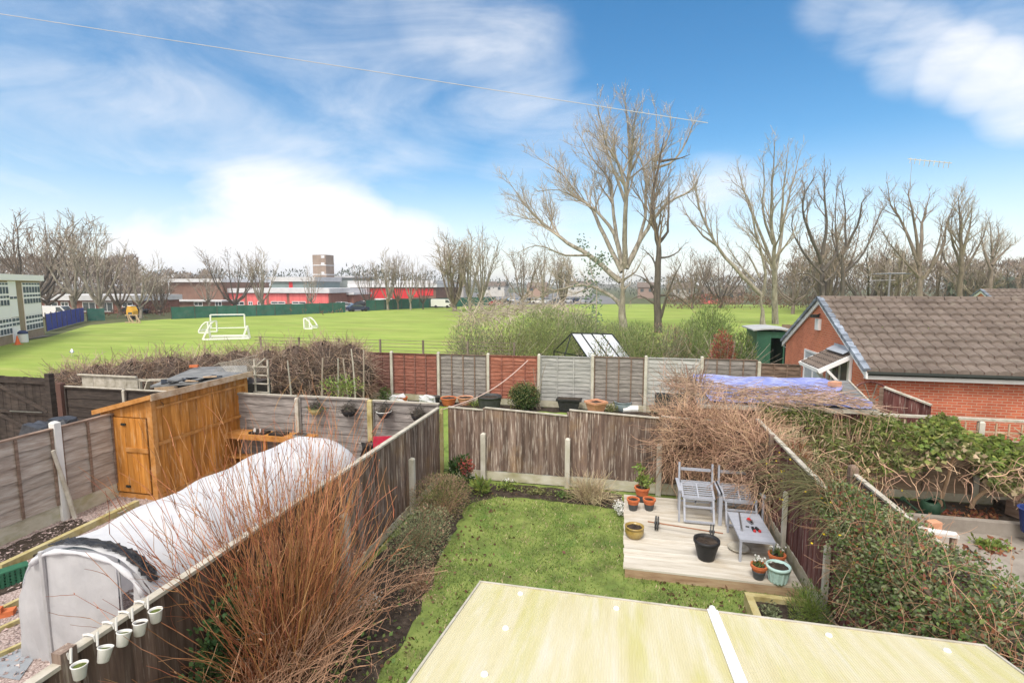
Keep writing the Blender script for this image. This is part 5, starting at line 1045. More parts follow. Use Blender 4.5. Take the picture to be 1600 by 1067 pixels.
# ================================================================== RIGHT NEIGHBOUR PATIO
t = thing('patio_edging', 'raised grey concrete edging of the patio border', 'edging', (6.5, 10.8, 0)); b = MB(); b.box(5.3, 7.55, 10.72, 10.86, 0, .24); b.bar((7.62, 10.85, .12), (8.3, 8.9, .12), .14, .24); obj('edging', b, m_patio, t)
t = thing('timber_bed', 'dark timber edged bed beyond the patio edging', 'raised bed', (8.2, 11, 0)); b = MB(); b.bar((7.6, 11.7, .2), (8.9, 9.3, .2), .12, .3); obj('side', b, m_lapbrown, t); b = MB(); b.prism([(7.75, 10.9, .02), (8.4, 8.9, .02), (9.5, 8.9, .02), (9.5, 12.1, .02), (7.6, 12.1, .02)], (0, 0, .16)); obj('soil', b, m_soil, t)
c = G(1452, 808, .03); t = thing('watering_can', 'dark green watering can under the leafy climber', 'watering can', c); b = MB(); b.lathe([(.0005, 0), (.17, 0), (.16, .3), (.13, .33), (.1, .33)], tuple(c), 18); obj('body', b, m_darkg := M('dark green plastic can', [(.012, .035, .02), (.025, .06, .035)], 6, rough=.45), t, smooth=True)
b = MB(); b.tube([c+V((-.15, 0, .06)), c+V((-.34, 0, .22)), c+V((-.44, 0, .30))], [.035, .025, .02], 8); b.tube([c+V((-.43, 0, .29)), c+V((-.50, 0, .35))], [.025, .055], 10); obj('spout', b, m_darkg, t)
b = MB(); b.tube([c+V((.15, 0, .08)), c+V((.26, 0, .22)), c+V((.2, 0, .38)), c+V((.05, 0, .43)), c+V((-.1, 0, .34))], .016, 7); obj('handle', b, m_darkg, t)
c = G(1459, 838); t = thing('brick_stack', 'small stack of pale bricks on the patio', 'bricks', c)
for k in range(2):
    b = MB(); b.fb(c, V((.95, .3, 0)), V((-.3, .95, 0)), (-.13, .1-.02*k), (-.07, .08), (.15*k, .15*k+.145)); obj('brick', b, m_terrapale, t)
t = thing('plank_seat', 'white plank resting on a short post on the patio', 'bench', G(1478, 862)); c = G(1478, 868); b = MB(); b.bar(c+V((-.5, .12, .38)), c+V((.14, 0, .38)), .16, .05); obj('seat', b, m_concwhite, t)
for q in (V((.08, 0, 0)), V((-.4, .1, 0))):
    b = MB(); b.bar(c+q, c+q+V((0, 0, .354)), .07, .07); obj('leg', b, m_lapbrown, t)
b = MB()
for (pts) in ([(1505, 850), (1530, 872), (1545, 880)], [(1548, 905), (1566, 920), (1600, 946)]): b.tube([G(x, y, .006) for x, y in pts], .016, 5)
o = obj('patio_crack', b, m_soil, loc=G(1540, 880)); o['kind'] = 'structure'
shrub('leafy_plant', 'light green weeds sprouting from a crack in the patio', (G(1548, 855).x, G(1548, 855).y, .06), .35, .2, .08, 200, .09, m_leafbright, .5, 5, cat='plant')
b = MB()
for k in range(500): p = G(1410+R.uniform(0, 150), 806+R.gauss(0, 6), .05); b.leaf(p, R.uniform(.05, .1), 0, .6)
for k in range(90): p = G(1555+R.gauss(0, 22), 858+R.gauss(0, 8), .02); b.leaf(p, .09, 0, .6)
o = obj('leaf_litter', b, m_leafrust); tag(o, 'rust brown leaf litter in the patio border', 'leaves', kind='stuff')
c = G(1598, 830, .2); b = MB(); b.lathe([(.0005, 0), (.2, 0), (.26, .42), (.28, .43), (.24, .43), (.2, .1)], (c.x+.2, c.y, .19), 18); o = obj('blue_tub', b, M('deep blue plastic', (.02, .04, .16), rough=.4), loc=(c.x+.2, c.y, .19)); tag(o, 'deep blue tub at the far edge of the patio bed', 'tub')
# --- cart wheel
t = thing('cart_wheel', 'old brown cart wheel leaning on the brick wall', 'wheel', (7.1, 15.3, .9)); c = aY(1361, 627, 15.3); r_ = .52; b = MB(); n = 28
b.tube([c+V((r_*math.cos(6.2832*k/n), .10*math.sin(6.2832*k/n), r_*math.sin(6.2832*k/n))) for k in range(n+1)], .032, 6, cap=False); obj('rim', b, m_boardred, t)
for k in range(10):
    b = MB(); an = 6.2832*k/10; b.tube([c, c+V((r_*math.cos(an), .1*math.sin(an), r_*math.sin(an)))], .018, 5); obj('spoke', b, m_barkmid, t)
b = MB(); b.tube([c+V((0, -.07, 0)), c+V((0, .07, 0))], .08, 12); obj('hub', b, m_barkmid, t)
b = MB(); b.bar((c.x, c.y+.1, 0), (c.x, c.y+.1, c.z), .06, .06); obj('prop', b, m_barkmid, t)

# ================================================================== BUNGALOW
m_bx = brick('red brick, long wall', 0, (.50, .14, .075), (.38, .095, .055), (.44, .30, .22)); m_by = brick('red brick, gable wall', 1, (.62, .20, .11), (.52, .155, .085), (.52, .30, .20))  # gable copy of the brick is brightened in colour, making up for weak light
m_tile = M('brown concrete tiles', [(.115, .09, .076), (.15, .12, .102), (.185, .15, .13)], 1.1, isl=.07, bump=.5, bscale=14, over=((.22, .20, .165), 3.2, (1, 1, 1), .56, .72, .5))
m_verge = M('slate grey verge', [(.10, .12, .15), (.19, .22, .27), (.30, .34, .40)], 5, rough=.5, isl=.35)
def bungalow(lb, gx, y0, y1, ze, zr, L_, z0=0, detail=True, name='brick_bungalow', m1=None, chim=False):
    t = thing(name, lb, 'house', (gx, (y0+y1)/2, z0)); ym = (y0+y1)/2; X1 = gx+L_
    b = MB(); b.box(gx+.12, X1, y0, y0+.12, z0, ze); b.box(gx+.12, X1, y1-.12, y1, z0, ze); obj('wall', b, m_bx, t)
    b = MB(); b.prism([(gx, y0, z0), (gx, y1, z0), (gx, y1, ze-.02), (gx, ym, zr-.12), (gx, y0, ze-.02)], (.118, 0, 0)); obj('gable_wall', b, m_by, t); b = MB(); b.prism([(X1+.002, y0, z0), (X1+.002, y1, z0), (X1+.002, y1, ze-.02), (X1+.002, ym, zr-.12), (X1+.002, y0, ze-.02)], (-.1, 0, 0)); obj('gable_wall', b, m_by, t)
    b = MB(); rows = 11; tw = .30; ov = .28; x0 = gx-.06
    for sgn, ya in ((1, y0), (-1, y1)):
        dy = (ym-ya); slope = (zr-ze)/abs(dy); ye_ = ya-ov*sgn; zz = ze-ov*slope
        for r_ in range(rows):
            f0, f1 = r_/rows, min(1, (r_+1.12)/rows); ncol = int(L_/tw); fs = []
            P4 = ((0, .0), (.12, .0), (.3, .03), (.6, .036), (.8, .022), (.95, .0))
            for k in range(ncol):
                vs = []; jz = R.uniform(-.004, .004)
                for (fx, h) in P4:
                    cx = x0+tw*(k+fx)
                    for (f, lift) in ((f0, -.02), (f0, .10+jz), (f1, .02)):
                        y = ye_+(ym-ye_)*f; z = zz+(zr-zz)*f; vs.append((cx, y, z+lift+h*(lift > 0)))
                for q_ in range(len(P4)-1):
                    q = q_*3; fs += [(q, q+3, q+4, q+1), (q+1, q+4, q+5, q+2)]
                b.add(vs, fs); fs = []
        if not detail: pass
    rf = obj('roof', b, m1 or m_tile, t)
    b = MB()
    for k in range(int(L_/.45)): x = x0+.45*k; b.tube([(x+.012, ym, zr+.01), (x+.44, ym, zr+.01)], .10, 8)
    obj('ridge_tiles', b, m_tile, rf)
    for sgn, ya in ((1, y0), (-1, y1)):
        b = MB(); ye_ = ya-ov*sgn; slope = (zr-ze)/abs(ym-ya); zz = ze-ov*slope
        b.prism([(gx-.075, ye_, zz-.18), (gx-.075, ym, zr-.16), (gx-.075, ym, zr-.0), (gx-.075, ye_, zz-.0)], (.05, 0, 0)); obj('bargeboard', b, m_white, rf)
        b = MB(); nv = 12
        for k in range(nv): f = k/nv; p = V((gx-.06, ye_+(ym-ye_)*f, zz+(zr-zz)*f+.06)); q = V((gx-.06, ye_+(ym-ye_)*(f+1.08/nv), zz+(zr-zz)*(f+1.04/nv)+.045)); b.bar(p, q, .17, .10)
        obj('verge_tiles', b, m_verge, rf)
        b = MB(); b.box(gx-.02, X1, min(ye_+.06*sgn, ye_+.09*sgn), max(ye_+.06*sgn, ye_+.09*sgn), zz-.2, zz-.005); b.box(gx-.02, X1, min(ye_+.1*sgn, ya), max(ye_+.1*sgn, ya), zz-.2, zz-.175); obj('fascia', b, m_white, t)
        b = MB(); b.tube([(gx-.03, ye_-.01*sgn, zz-.03), (X1, ye_-.01*sgn, zz-.03)], .055, 8)
        if sgn < 0 or detail: b.tube([(gx-.0, y1+.06, zz-.1), (gx+.02, y1+.06, 0)], .035, 8) if sgn < 0 else None
        obj('gutter', b, m_blackframe, t)
    return t
bt = bungalow('red brick bungalow with brown tiled roof beside the back garden', 6.5, 15.6, 22.6, 2.4, 4.12, 14)
# window, porch, door, light on the gable (facing -X)
gx = 6.5
wp = [aX(x, y, gx-.03) for x, y in ((1259, 545), (1285, 590))]; yA, yB = wp[1].y, wp[0].y; zA, zB = .82, 2.12
yA = 18.5; yB = 20.3; zA, zB = 1.15, 2.3
b = MB(); fr = .07
for (a, b0, c0, d0) in ((yA, yA+fr, zA, zB), (yB-fr, yB, zA, zB), (yA+fr, yB-fr, zB-fr, zB), (yA+fr, yB-fr, zA, zA+fr), (yA+fr, yB-fr, 1.72, 1.79), ((yA+yB)/2-.03, (yA+yB)/2+.03, zA+fr, 1.72)): b.box(gx-.045, gx-.004, a, b0, c0, d0)
wn = obj('window', b, m_white, bt); b = MB(); b.box(gx-.022, gx-.01, yA+fr, yB-fr, zA+fr, 1.72); b.box(gx-.022, gx-.01, yA+fr, yB-fr, 1.79, zB-fr); obj('pane', b, m_palewin, wn); b = MB(); b.box(gx-.14, gx-.002, yA-.08, yB+.08, zA-.07, zA-.002); obj('sill', b, m_white, wn)
dA, dB = 16.5, 17.8
b = MB()
for (a, b0, c0, d0) in ((dA, dA+.09, .1, 2.5), (dB-.09, dB, .1, 2.5), (dA+.09, dB-.09, 2.41, 2.5), (dA+.09, dB-.09, .1, .3), (17.1, 17.18, .3, 2.41), (dA+.09, 17.1, 1.2, 1.28)): b.box(gx-.05, gx-.004, a, b0, c0, d0)
dr = obj('door', b, m_white, bt); b = MB(); b.box(gx-.025, gx-.01, dA+.09, dB-.09, .3, 2.41); obj('pane', b, m_glass, dr); b = MB(); b.box(gx-.09, gx-.05, 17.12, 17.15, 1.3, 1.44); obj('handle', b, m_blackframe, dr)
# porch canopy
b = MB(); y0, y1 = 16.4, 17.98; xo = gx-.85; rows = 5
for r_ in range(rows):
    f0, f1 = r_/rows, (r_+1.1)/rows; vs = []; nn = 40
    for k in range(nn+1):
        y = y0+(y1-y0)*k/nn; h = .03*(k % 5 in (2, 3))
        for (f, lf) in ((f0, 0), (f0, .05), (min(1, f1), .015)): vs.append((xo+(gx-.01-xo)*f, y, 2.12+.48*f+lf+h*(lf > 0)))
    b.add(vs, [g_ for k in range(nn) for g_ in ((k*3, k*3+3, k*3+4, k*3+1), (k*3+1, k*3+4, k*3+5, k*3+2))])
cp = obj('porch_roof', b, m_tile, bt)
b = MB(); b.prism([(gx-.02, y0, 2.55), (gx-.02, y1-.3, 2.55), (gx-.02, y1-.3, 2.8), (gx-.02, y0, 2.8)], (-.02, 0, 0)); b.prism([(gx-.26, y0, 2.60), (gx-.03, y0, 2.73), (gx-.03, y1-.3, 2.73), (gx-.26, y1-.3, 2.60)], (0, 0, .012)); obj('lead_flashing', b, M('lead flashing', [(.30, .33, .38), (.42, .45, .5)], 4, rough=.5), cp)
b = MB()
for y in (y0-.03, y1+.03):
    b.bar((xo-.04, y, 2.07), (gx-.01, y, 2.55), .05, .12); b.bar((gx-.06, y, 1.5), (xo+.2, y, 2.12), .06, .07); b.bar((gx-.05, y, 1.35), (gx-.05, y, 2.5), .07, .07)
b.bar((xo-.03, y0, 2.09), (xo-.03, y1, 2.09), .04, .1); obj('porch_frame', b, m_white, cp)
b = MB(); p = V((gx-.02, 19.1, 3.42)); b.box(gx-.10, gx-.002, p.y-.16, p.y+.16, 3.08, 3.46); obj('alarm_box', b, m_white, bt)
b = MB(); b.box(gx-.3, gx-.08, p.y-.17, p.y+.03, 3.5, 3.6); b.bar((gx-.16, p.y, 3.55), (gx, p.y, 3.62), .04, .04); obj('flood_light', b, m_blackframe, bt)
t2 = bungalow('far bungalow with a brown tiled roof and white gable behind the brick bungalow', 22.0, 34.2, 41.5, 2.3, 4.25, 20)
# tv aerials
t = thing('roof_aerial', 'grey television aerial with many rods standing behind the brick bungalow roof', 'aerial', (11, 24, 0)); c = aY(1391, 428, 24); b = MB(); b.tube([(c.x, c.y, 2.5), (c.x, c.y, c.z+.05)], .035, 6); obj('mast', b, m_steel, t)
b = MB(); b.tube([(c.x-.55, c.y, c.z), (c.x+.65, c.y+.2, c.z+.03)], .025, 5); b.tube([(c.x-.7, c.y, c.z-.28), (c.x+.2, c.y, c.z-.26)], .02, 5)
for k in range(9): q = -.5+.14*k; b.tube([(c.x+q, c.y-.28, c.z), (c.x+q, c.y+.3, c.z)], .016, 4)
obj('rods', b, m_steel, t)
b = MB(); b.box(c.x-.15, c.x+.15, c.y-.15, c.y+.15, 0, 2.5); obj('mast_base', b, m_bx, t)
t = thing('tall_aerial', 'pale television aerial on a very thin mast above the right trees', 'aerial', (16, 36, 0)); c = aY(1452, 250, 40); b = MB(); b.tube([(c.x-1.0, c.y, 0), (c.x-1.0, c.y, c.z)], [.03, .01], 5); obj('mast', b, m_twig, t); b = MB(); b.tube([(c.x-1.25, c.y, c.z+.12), (c.x+1.3, c.y, c.z-.28)], .025, 5)
for k in range(9): q = -1.1+.28*k; b.tube([(c.x+q, c.y-.05, c.z-.16*q+.0), (c.x+q, c.y+.05, c.z-.16*q-.28-.25*R.random())], .02, 4)
obj('rods', b, m_bud, t)

# ================================================================== BEYOND THE BACK FENCE
t = thing('greenhouse', 'small greenhouse with whitened panes beyond the back fence', 'greenhouse', (-1.2, 27.5, FZ)); A = aY(893, 521, 28.5); B = aY(955, 520, 28.5); 
x0, x1, yf, yr, zr, ze = A.x, B.x+.05, 26.6, 28.3, A.z, A.z-1.05
b = MB()
cols = 4
for k in range(cols):
    xa = x0+(x1-x0)*k/cols; xb = x0+(x1-x0)*(k+1)/cols; sx = 1.0
    b.prism([(xa+1.0, yf, ze), (xb+1.0-.04, yf, ze), (xb-.04, yr, zr), (xa, yr, zr)], (0, 0, .02))
obj('roof_pane', b, m_greenhouseglass, t)
b = MB()
for k in range(cols+1): xa = x0+(x1-x0)*k/cols; b.bar((xa+1.0, yf, ze+.03), (xa, yr, zr+.03), .05, .05)
b.bar((x0, yr, zr+.03), (x1, yr, zr+.03), .07, .07); b.bar((x0+1.0, yf, ze), (x1+1.0, yf, ze), .07, .07); b.bar((x0, yr, zr), (x0-1.0, yr+.4, ze), .06, .06); b.bar((x0-1.0, yr+.4, ze), (x0+1.0, yf, ze), .05, .05)
for (x, y) in ((x0+1.0, yf), (x0-1.0, yr+.4), (x1+1.0, yf), (x0-.25, yf+1.0)): b.bar((x, y, FZ), (x, y, ze), .06, .06)
b.bar((x0-.25, yf+1.0, ze), (x0, yr, zr), .05, .05)
obj('frame', b, m_blackframe, t)
b = MB(); b.prism([(x0+1.0, yf+.02, FZ), (x1+1.0, yf+.02, FZ), (x1+1.0, yf+.02, ze-.04), (x0+1.0, yf+.02, ze-.04)], (0, .02, 0)); obj('side_pane', b, m_glass, t)
t = thing('green_shed', 'dark green garden store with a curved grey roof beyond the fence', 'shed', (9.3, 33, FZ)); A = aY(1183, 518, 31); B = aY(1232, 519, 31); b = MB(); zt = A.z
b.box(A.x, A.x+.06, 31, 33.5, FZ, zt); b.box(B.x-.06, B.x, 31, 33.5, FZ, zt); b.box(A.x+.06, B.x-.06, 33.44, 33.5, FZ, zt); b.box(A.x+.06, A.x+.75, 31.0, 31.05, FZ, zt); b.box(A.x+1.4, B.x-.06, 31.0, 31.05, FZ, zt); b.box(A.x+.75, A.x+1.4, 31.0, 31.05, zt-.35, zt); obj('wall', b, M('dark green sheet', [(.02, .07, .045), (.035, .105, .07)], 2, rough=.6), t)
b = MB(); n = 10
for k in range(n): q = k/n; q2 = (k+1)/n; xx = lambda q: A.x-.25+(B.x-A.x+.5)*q; zz_ = lambda q: zt+.05+.09*math.sin(math.pi*q); b.prism([(xx(q), 30.8, zz_(q)), (xx(q2), 30.8, zz_(q2)), (xx(q2), 30.8, zz_(q2)+.07), (xx(q), 30.8, zz_(q)+.07)], (0, 2.9, 0))
obj('roof', b, M('grey sheet roof', [(.30, .31, .32), (.42, .43, .44)], 2), t)
b = MB(); p = aY(1196, 542, 30.9); b.box(p.x-.25, p.x+.15, 31.2, 31.6, FZ, p.z+.25); b.box(p.x-.1, p.x+.22, 31.15, 31.4, p.z-.2, p.z+.1); o = obj('red_box', b, m_redpl, loc=(p.x, 31.3, FZ)); tag(o, 'red and dark box standing in the green store opening', 'box')
t = thing('lap_fence', 'dark slatted fence piece between the green store and the bungalow', 'fence', (11, 34, FZ)); A = aY(1222, 507, 34); B = aY(1275, 507, 34); b = MB(); board_panel(b, (A.x, 34, 0), (1, 0, 0), (0, -1, 0), B.x-A.x+2, FZ, A.z, bw=.14); obj('panel', b, m_lapbrown, t)
def bush(px, py_top, Y, wpx, lb, m, m2=None, n=2600, sz=.19, asp=.3, up=.7, name='bush', cat='bush', ybase=575):
    T = aY(px, py_top, Y); w_ = wpx/800*Y*.98/2; zt = T.z; z0 = FZ-.2; rz = (zt-z0)/2
    return shrub(name, lb, (T.x, Y, (zt+z0)/2), w_, w_*.8, rz, int(n*1.7), sz, m, asp, 40, m_twig, cat, up, int(n*.6) if m2 else 0, m2, .45)
bush(742, 500, 27, 105, 'feathery tan and olive bush left of the greenhouse at the field edge', m_leafgrey, m_straw, 2600, .2, .13, 1.1)
bush(800, 507, 26, 80, 'low olive bush between the feathery bush and willowy shrub', m_leafolive, m_bushpale, 2000, .18, .16, 1)
bush(852, 482, 30, 120, 'large willowy green shrub behind the greenhouse gable', m_bushpale, m_leafhaze, 5200, .2, .14, 1.1)
bush(908, 490, 33, 75, 'grey green shrub behind the greenhouse ridge', m_leafgrey, m_leafhaze, 3000, .2, .15, 1)
bush(965, 503, 36, 80, 'pale willowy shrub at the foot of the tall spreading tree', m_bushpale, m_leafgrey, 3000, .2, .14, 1.1)
bush(1000, 508, 27, 70, 'yellow green shrub to the right of the greenhouse', m_bushpale, m_leafmid, 2600, .18, .15, 1)
bush(1042, 512, 28, 75, 'tan twiggy shrub between the yellow green shrub and tall conical bush', m_leafgrey, m_heather, 2400, .18, .14, 1)
bush(1078, 505, 29, 65, 'mid green shrub beside the tall conical bush', m_leafhaze, m_bushpale, 2600, .18, .15, 1)
bush(1112, 478, 31, 80, 'tall conical green bush left of the red shrub', m_leafhaze, m_leafmid, 4200, .18, .15, 1.1)
bush(1131, 519, 26.5, 38, 'rounded rusty red shrub beyond the pale fence panel', m_leafrust, m_leafred, 1700, .12, .3, .4)
bush(1160, 520, 27, 42, 'dark green shrub between the red shrub and green store', m_leafmid, m_leafolive, 1600, .16, .2, .8)
bush(940, 528, 24.5, 40, 'low leafy bramble in front of the greenhouse', m_leafolive, m_leafmid, 500, .12)
# ================================================================== BARE TREES
def spawn(T, K, pts, rs, lev, maxlev, r, dens, tw, up=.25, spread=.75, twr=.02, bud=1.0, budsz=.16):
    """grow side branches along a limb; thin ones go into the crown mesh K"""
    n = len(pts); Lt = sum((pts[i+1]-pts[i]).length for i in range(n-1))
    cnt = max(2, int(Lt*dens))
    for j in range(cnt):
        q = (.22 if lev > 0 else .35)+(.78 if lev > 0 else .65)*(j+r.random())/cnt; q = min(q, .999); i = int(q*(n-1)); f = q*(n-1)-i
        p = pts[i].lerp(pts[i+1], f); tg = (pts[i+1]-pts[i]).normalized()
        side = V((r.gauss(0, 1), r.gauss(0, 1), r.gauss(0, .6))); side = (side-tg*side.dot(tg)).normalized()
        d = (tg+side*spread*r.uniform(.6, 1.2)+V((0, 0, up))).normalized()
        ln = Lt*r.uniform(.28, .5)*(1.08-q*.88)
        if lev+1 >= maxlev: ln = tw*r.uniform(.6, 1.4)
        r0 = max(twr, rs[i]*.5 if lev+1 < maxlev else twr); seg = 4 if lev+1 < maxlev else 3
        cp = [p.copy()]; dd = d.copy(); pp = p.copy()
        for k in range(seg):
            dd = (dd+V((r.gauss(0, .13), r.gauss(0, .13), r.gauss(0, .1)+up*.25))).normalized(); pp = pp+dd*(ln/seg); cp.append(pp.copy())
        rr = [r0+(twr*.6-r0)*k/seg for k in range(seg+1)]
        K.tube(cp, rr, 3 if r0 < .06 else 4, 0, cap=False)
        if lev+1 < maxlev: spawn(T, K, cp, rr, lev+1, maxlev, r, dens*(1.75 if lev == 0 else 2.1), tw, up, spread, twr, bud, budsz)
        if lev+1 >= maxlev-1:
            for k in range(seg+1):
                if r.random() < bud*.26: K.leaf(cp[k], budsz*r.uniform(.5, 1.3), 1, .55, (unit()+V((0, 0, .8))))
def limb_tree(name, lb, base_px, Y, limbs, r0, seed, bark, twig, budm, dens=.9, maxlev=3, tw=.8, bud=1.0, depth=.35, group=None, twr=.017, up=.2, budsz=.12):
    """limbs: list of pixel polylines with a start radius; each is laid in real depth round the trunk"""
    r = random.Random(seed); B = aY(base_px[0], base_px[1], Y); B.z = FZ
    t = thing(name, lb, 'tree', B, group); T = MB(); K = MB()
    for (rad_, pl) in limbs:
        dy = r.uniform(-1, 1)*depth; pts = []; L0 = aY(pl[0][0], pl[0][1], Y)
        for (x, y) in pl:
            p = aY(x, y, Y); q = (p-L0).length; p = aY(x, y, Y+dy*q); pts.append(p)
        if pl[0][1] >= base_px[1]-2: pts[0].z = FZ-.1
        # resample smoothly with a little wobble
        out = []
        for i in range(len(pts)-1):
            for k in range(3):
                f = k/3; p0 = pts[max(i-1, 0)]; p1 = pts[i]; p2 = pts[i+1]; p3 = pts[min(i+2, len(pts)-1)]
                c = .5*((2*p1)+(p2-p0)*f+(2*p0-5*p1+4*p2-p3)*f*f+(3*p1-p0-3*p2+p3)*f**3)
                out.append(c+V((r.gauss(0, .05), r.gauss(0, .05), r.gauss(0, .03)))*(1 if i+k else 0))
        out.append(pts[-1]); n = len(out); rs = [max(twr*1.3, rad_*.88*(1-.92*(i/(n-1))**.9)) for i in range(n)]
        T.tube(out, rs, 8 if rad_ > .2 else 6, 0, cap=False)
        spawn(T, K, out, rs, 0, maxlev, r, dens, tw, up, .7, twr, bud, budsz)
    obj('trunk', T, bark, t, smooth=True); obj('crown', K, [twig, budm], t); return t
def c4(*p): return [(760+x/2.667, 140+y/2.667) for x, y in p]
def c5(*p): return [(1080+x/3.077, 200+y/3.077) for x, y in p]
limb_tree('bare_tree', 'tall wide spreading bare tree with many pale limbs fanning from a low fork', (972, 509), 60, [
    (.62, c4((572, 985), (566, 900), (568, 820), (572, 740))), (.34, c4((566, 910), (520, 860), (400, 815), (260, 850), (130, 905))), (.40, c4((560, 800), (430, 690), (340, 640), (265, 580), (200, 525), (160, 480), (70, 350))),
    (.34, c4((565, 760), (490, 610), (440, 500), (390, 450), (310, 350), (195, 270))), (.30, c4((568, 750), (530, 600), (470, 520), (410, 470), (300, 420), (215, 425))), (.32, c4((572, 745), (545, 620), (525, 480), (515, 390), (430, 270), (370, 150))),
    (.36, c4((575, 745), (575, 560), (580, 440), (545, 300), (490, 200), (465, 60))), (.34, c4((578, 740), (580, 450), (600, 330), (592, 180), (575, 40))), (.38, c4((582, 745), (640, 630), (682, 550), (690, 440), (702, 300), (708, 80))),
    (.30, c4((590, 730), (650, 600), (665, 400), (640, 290), (615, 240))), (.26, c4((682, 550), (760, 470), (850, 420), (895, 340))), (.24, c4((580, 470), (530, 330), (500, 230), (520, 60))), (.2, c4((600, 340), (640, 250), (650, 60))), (.2, c4((700, 300), (760, 200), (765, 70))), (.2, c4((702, 330), (790, 290), (850, 180), (875, 120))),
    (.2, c4((560, 800), (620, 760), (660, 690))), (.2, c4((430, 690), (330, 690), (210, 650), (110, 690)))], .6, 11, m_bark, m_twig, m_bud, dens=1.05, tw=1.0, bud=1.2, depth=.55)
t = thing('ivy', 'green ivy hanging on the fork of the tall spreading tree', 'ivy', aY(930, 420, 59)); b = MB()
for (x, y, s, n) in ((930, 412, 14, 110), (910, 380, 8, 40), (918, 440, 16, 90), (928, 470, 14, 100), (932, 495, 8, 60), (945, 405, 10, 60)):
    for k in range(n): c = aY(x+R.gauss(0, s*.6), y+R.gauss(0, s*.7), 58.5+R.gauss(0, .8)); b.leaf(c, R.uniform(.2, .4), 0, .7)
obj('leaves', b, leafm('grey green ivy leaves', (.13, .18, .12), (.20, .26, .18)), t)
b = MB(); p0 = aY(930, 545, 40); strand(b, (p0.x, 40, FZ), V((0, 0, 1)), 5.2, 8, .07, .02, .04, 0, 0, 6); t = thing('slender_trunk', 'slender pale young trunk rising behind the greenhouse', 'tree', (p0.x, 40, FZ)); obj('trunk', b, m_twig, t)
limb_tree('bare_tree', 'dark trunked bare tree beside the tall spreading tree', (1028, 511), 58, [
    (.50, c4((717, 985), (712, 880), (716, 720), (715, 650), (700, 560), (695, 440), (722, 290), (740, 200))), (.2, c4((722, 300), (790, 290), (850, 270))), (.24, c4((716, 640), (750, 590), (760, 460), (760, 350))), (.26, c4((716, 960), (745, 900), (770, 800), (815, 715))), (.2, c4((714, 880), (680, 810), (640, 740))), (.2, c4((712, 840), (660, 790), (615, 770))), (.18, c4((714, 780), (690, 700), (640, 660))), (.2, c4((715, 860), (790, 860), (860, 920))), (.18, c4((716, 700), (780, 690), (830, 640))), (.18, c4((715, 900), (640, 860), (600, 880)))], .4, 12, m_barkdark, m_twigdark, m_buddark, dens=.85, tw=.8, bud=.7)
limb_tree('bare_tree', 'bare tree with long limbs leaning out to the left of the bungalow', (1192, 506), 72, [
    (.48, c5((345, 940), (342, 880), (335, 800))), (.34, c5((335, 800), (200, 660), (120, 560), (50, 420), (20, 300), (-10, 220))), (.22, c5((130, 570), (60, 520), (0, 450), (-60, 330))), (.26, c5((338, 810), (360, 700), (310, 500), (270, 330), (190, 250))), (.2, c5((310, 740), (220, 640), (150, 520))), (.18, c5((330, 720), (280, 620), (230, 570)))], .45, 13, m_bark, m_twig, m_bud, dens=.85, tw=.9, bud=1.0, twr=.018)
limb_tree('bare_tree', 'tall straight bare tree standing right beside the leaning one', (1211, 500), 74, [
    (.50, c5((405, 930), (402, 800), (400, 700), (395, 560), (385, 380), (392, 250), (402, 60))), (.3, c5((402, 700), (440, 480), (480, 300), (522, 120))), (.28, c5((398, 680), (330, 500), (262, 330), (225, 190))), (.22, c5((395, 560), (345, 400), (350, 250), (345, 130))), (.22, c5((430, 500), (440, 350), (455, 200), (470, 90))), (.2, c5((400, 640), (480, 520), (520, 420)))], .45, 14, m_bark, m_twig, m_bud, dens=.8, tw=.9, bud=1.1, twr=.018)
limb_tree('bare_tree', 'dark bushy bare tree just left of the bungalow ridge', (1285, 475), 78, [
    (.55, c5((632, 860), (630, 680), (620, 600))), (.3, c5((625, 650), (560, 480), (535, 350), (590, 240))), (.3, c5((630, 610), (650, 450), (640, 300), (650, 190))), (.26, c5((632, 690), (700, 600), (690, 470), (705, 240))), (.24, c5((628, 700), (540, 600), (480, 470), (500, 380))), (.22, c5((632, 760), (560, 700), (470, 720))), (.22, c5((640, 740), (690, 700), (760, 560)))], .45, 15, m_barkdark, m_twigdark, m_buddark, dens=1.0, tw=.9, bud=1.2, twr=.019)
limb_tree('bare_tree', 'brown bare tree rising over the left end of the bungalow roof', (1318, 470), 82, [
    (.5, c5((732, 860), (728, 700), (725, 610))), (.28, c5((727, 620), (742, 540), (740, 400), (718, 250))), (.26, c5((730, 600), (800, 470), (822, 360), (850, 320))), (.22, c5((727, 660), (680, 540), (690, 400))), (.24, c5((730, 700), (830, 600), (900, 430), (940, 370)))], .45, 16, m_barkdark, m_twigdark, m_buddark, dens=1.0, tw=.9, bud=1.1, twr=.019)
limb_tree('bare_tree', 'bare tree with thick pollarded limbs above the middle of the bungalow roof', (1437, 470), 84, [
    (.65, c5((1102, 860), (1098, 700), (1092, 640))), (.34, c5((1095, 660), (1060, 560), (1010, 450), (960, 370), (940, 260))), (.32, c5((1095, 640), (1080, 500), (1050, 350), (1045, 300))), (.34, c5((1098, 640), (1110, 480), (1122, 420), (1150, 310))), (.3, c5((1100, 740), (1200, 600), (1232, 450), (1280, 350))), (.24, c5((1096, 720), (990, 600), (900, 470))), (.22, c5((1150, 680), (1190, 560), (1215, 420)))], .5, 17, m_barkmid, m_twigdark, m_bud, dens=.95, tw=.9, bud=1.0, twr=.019)
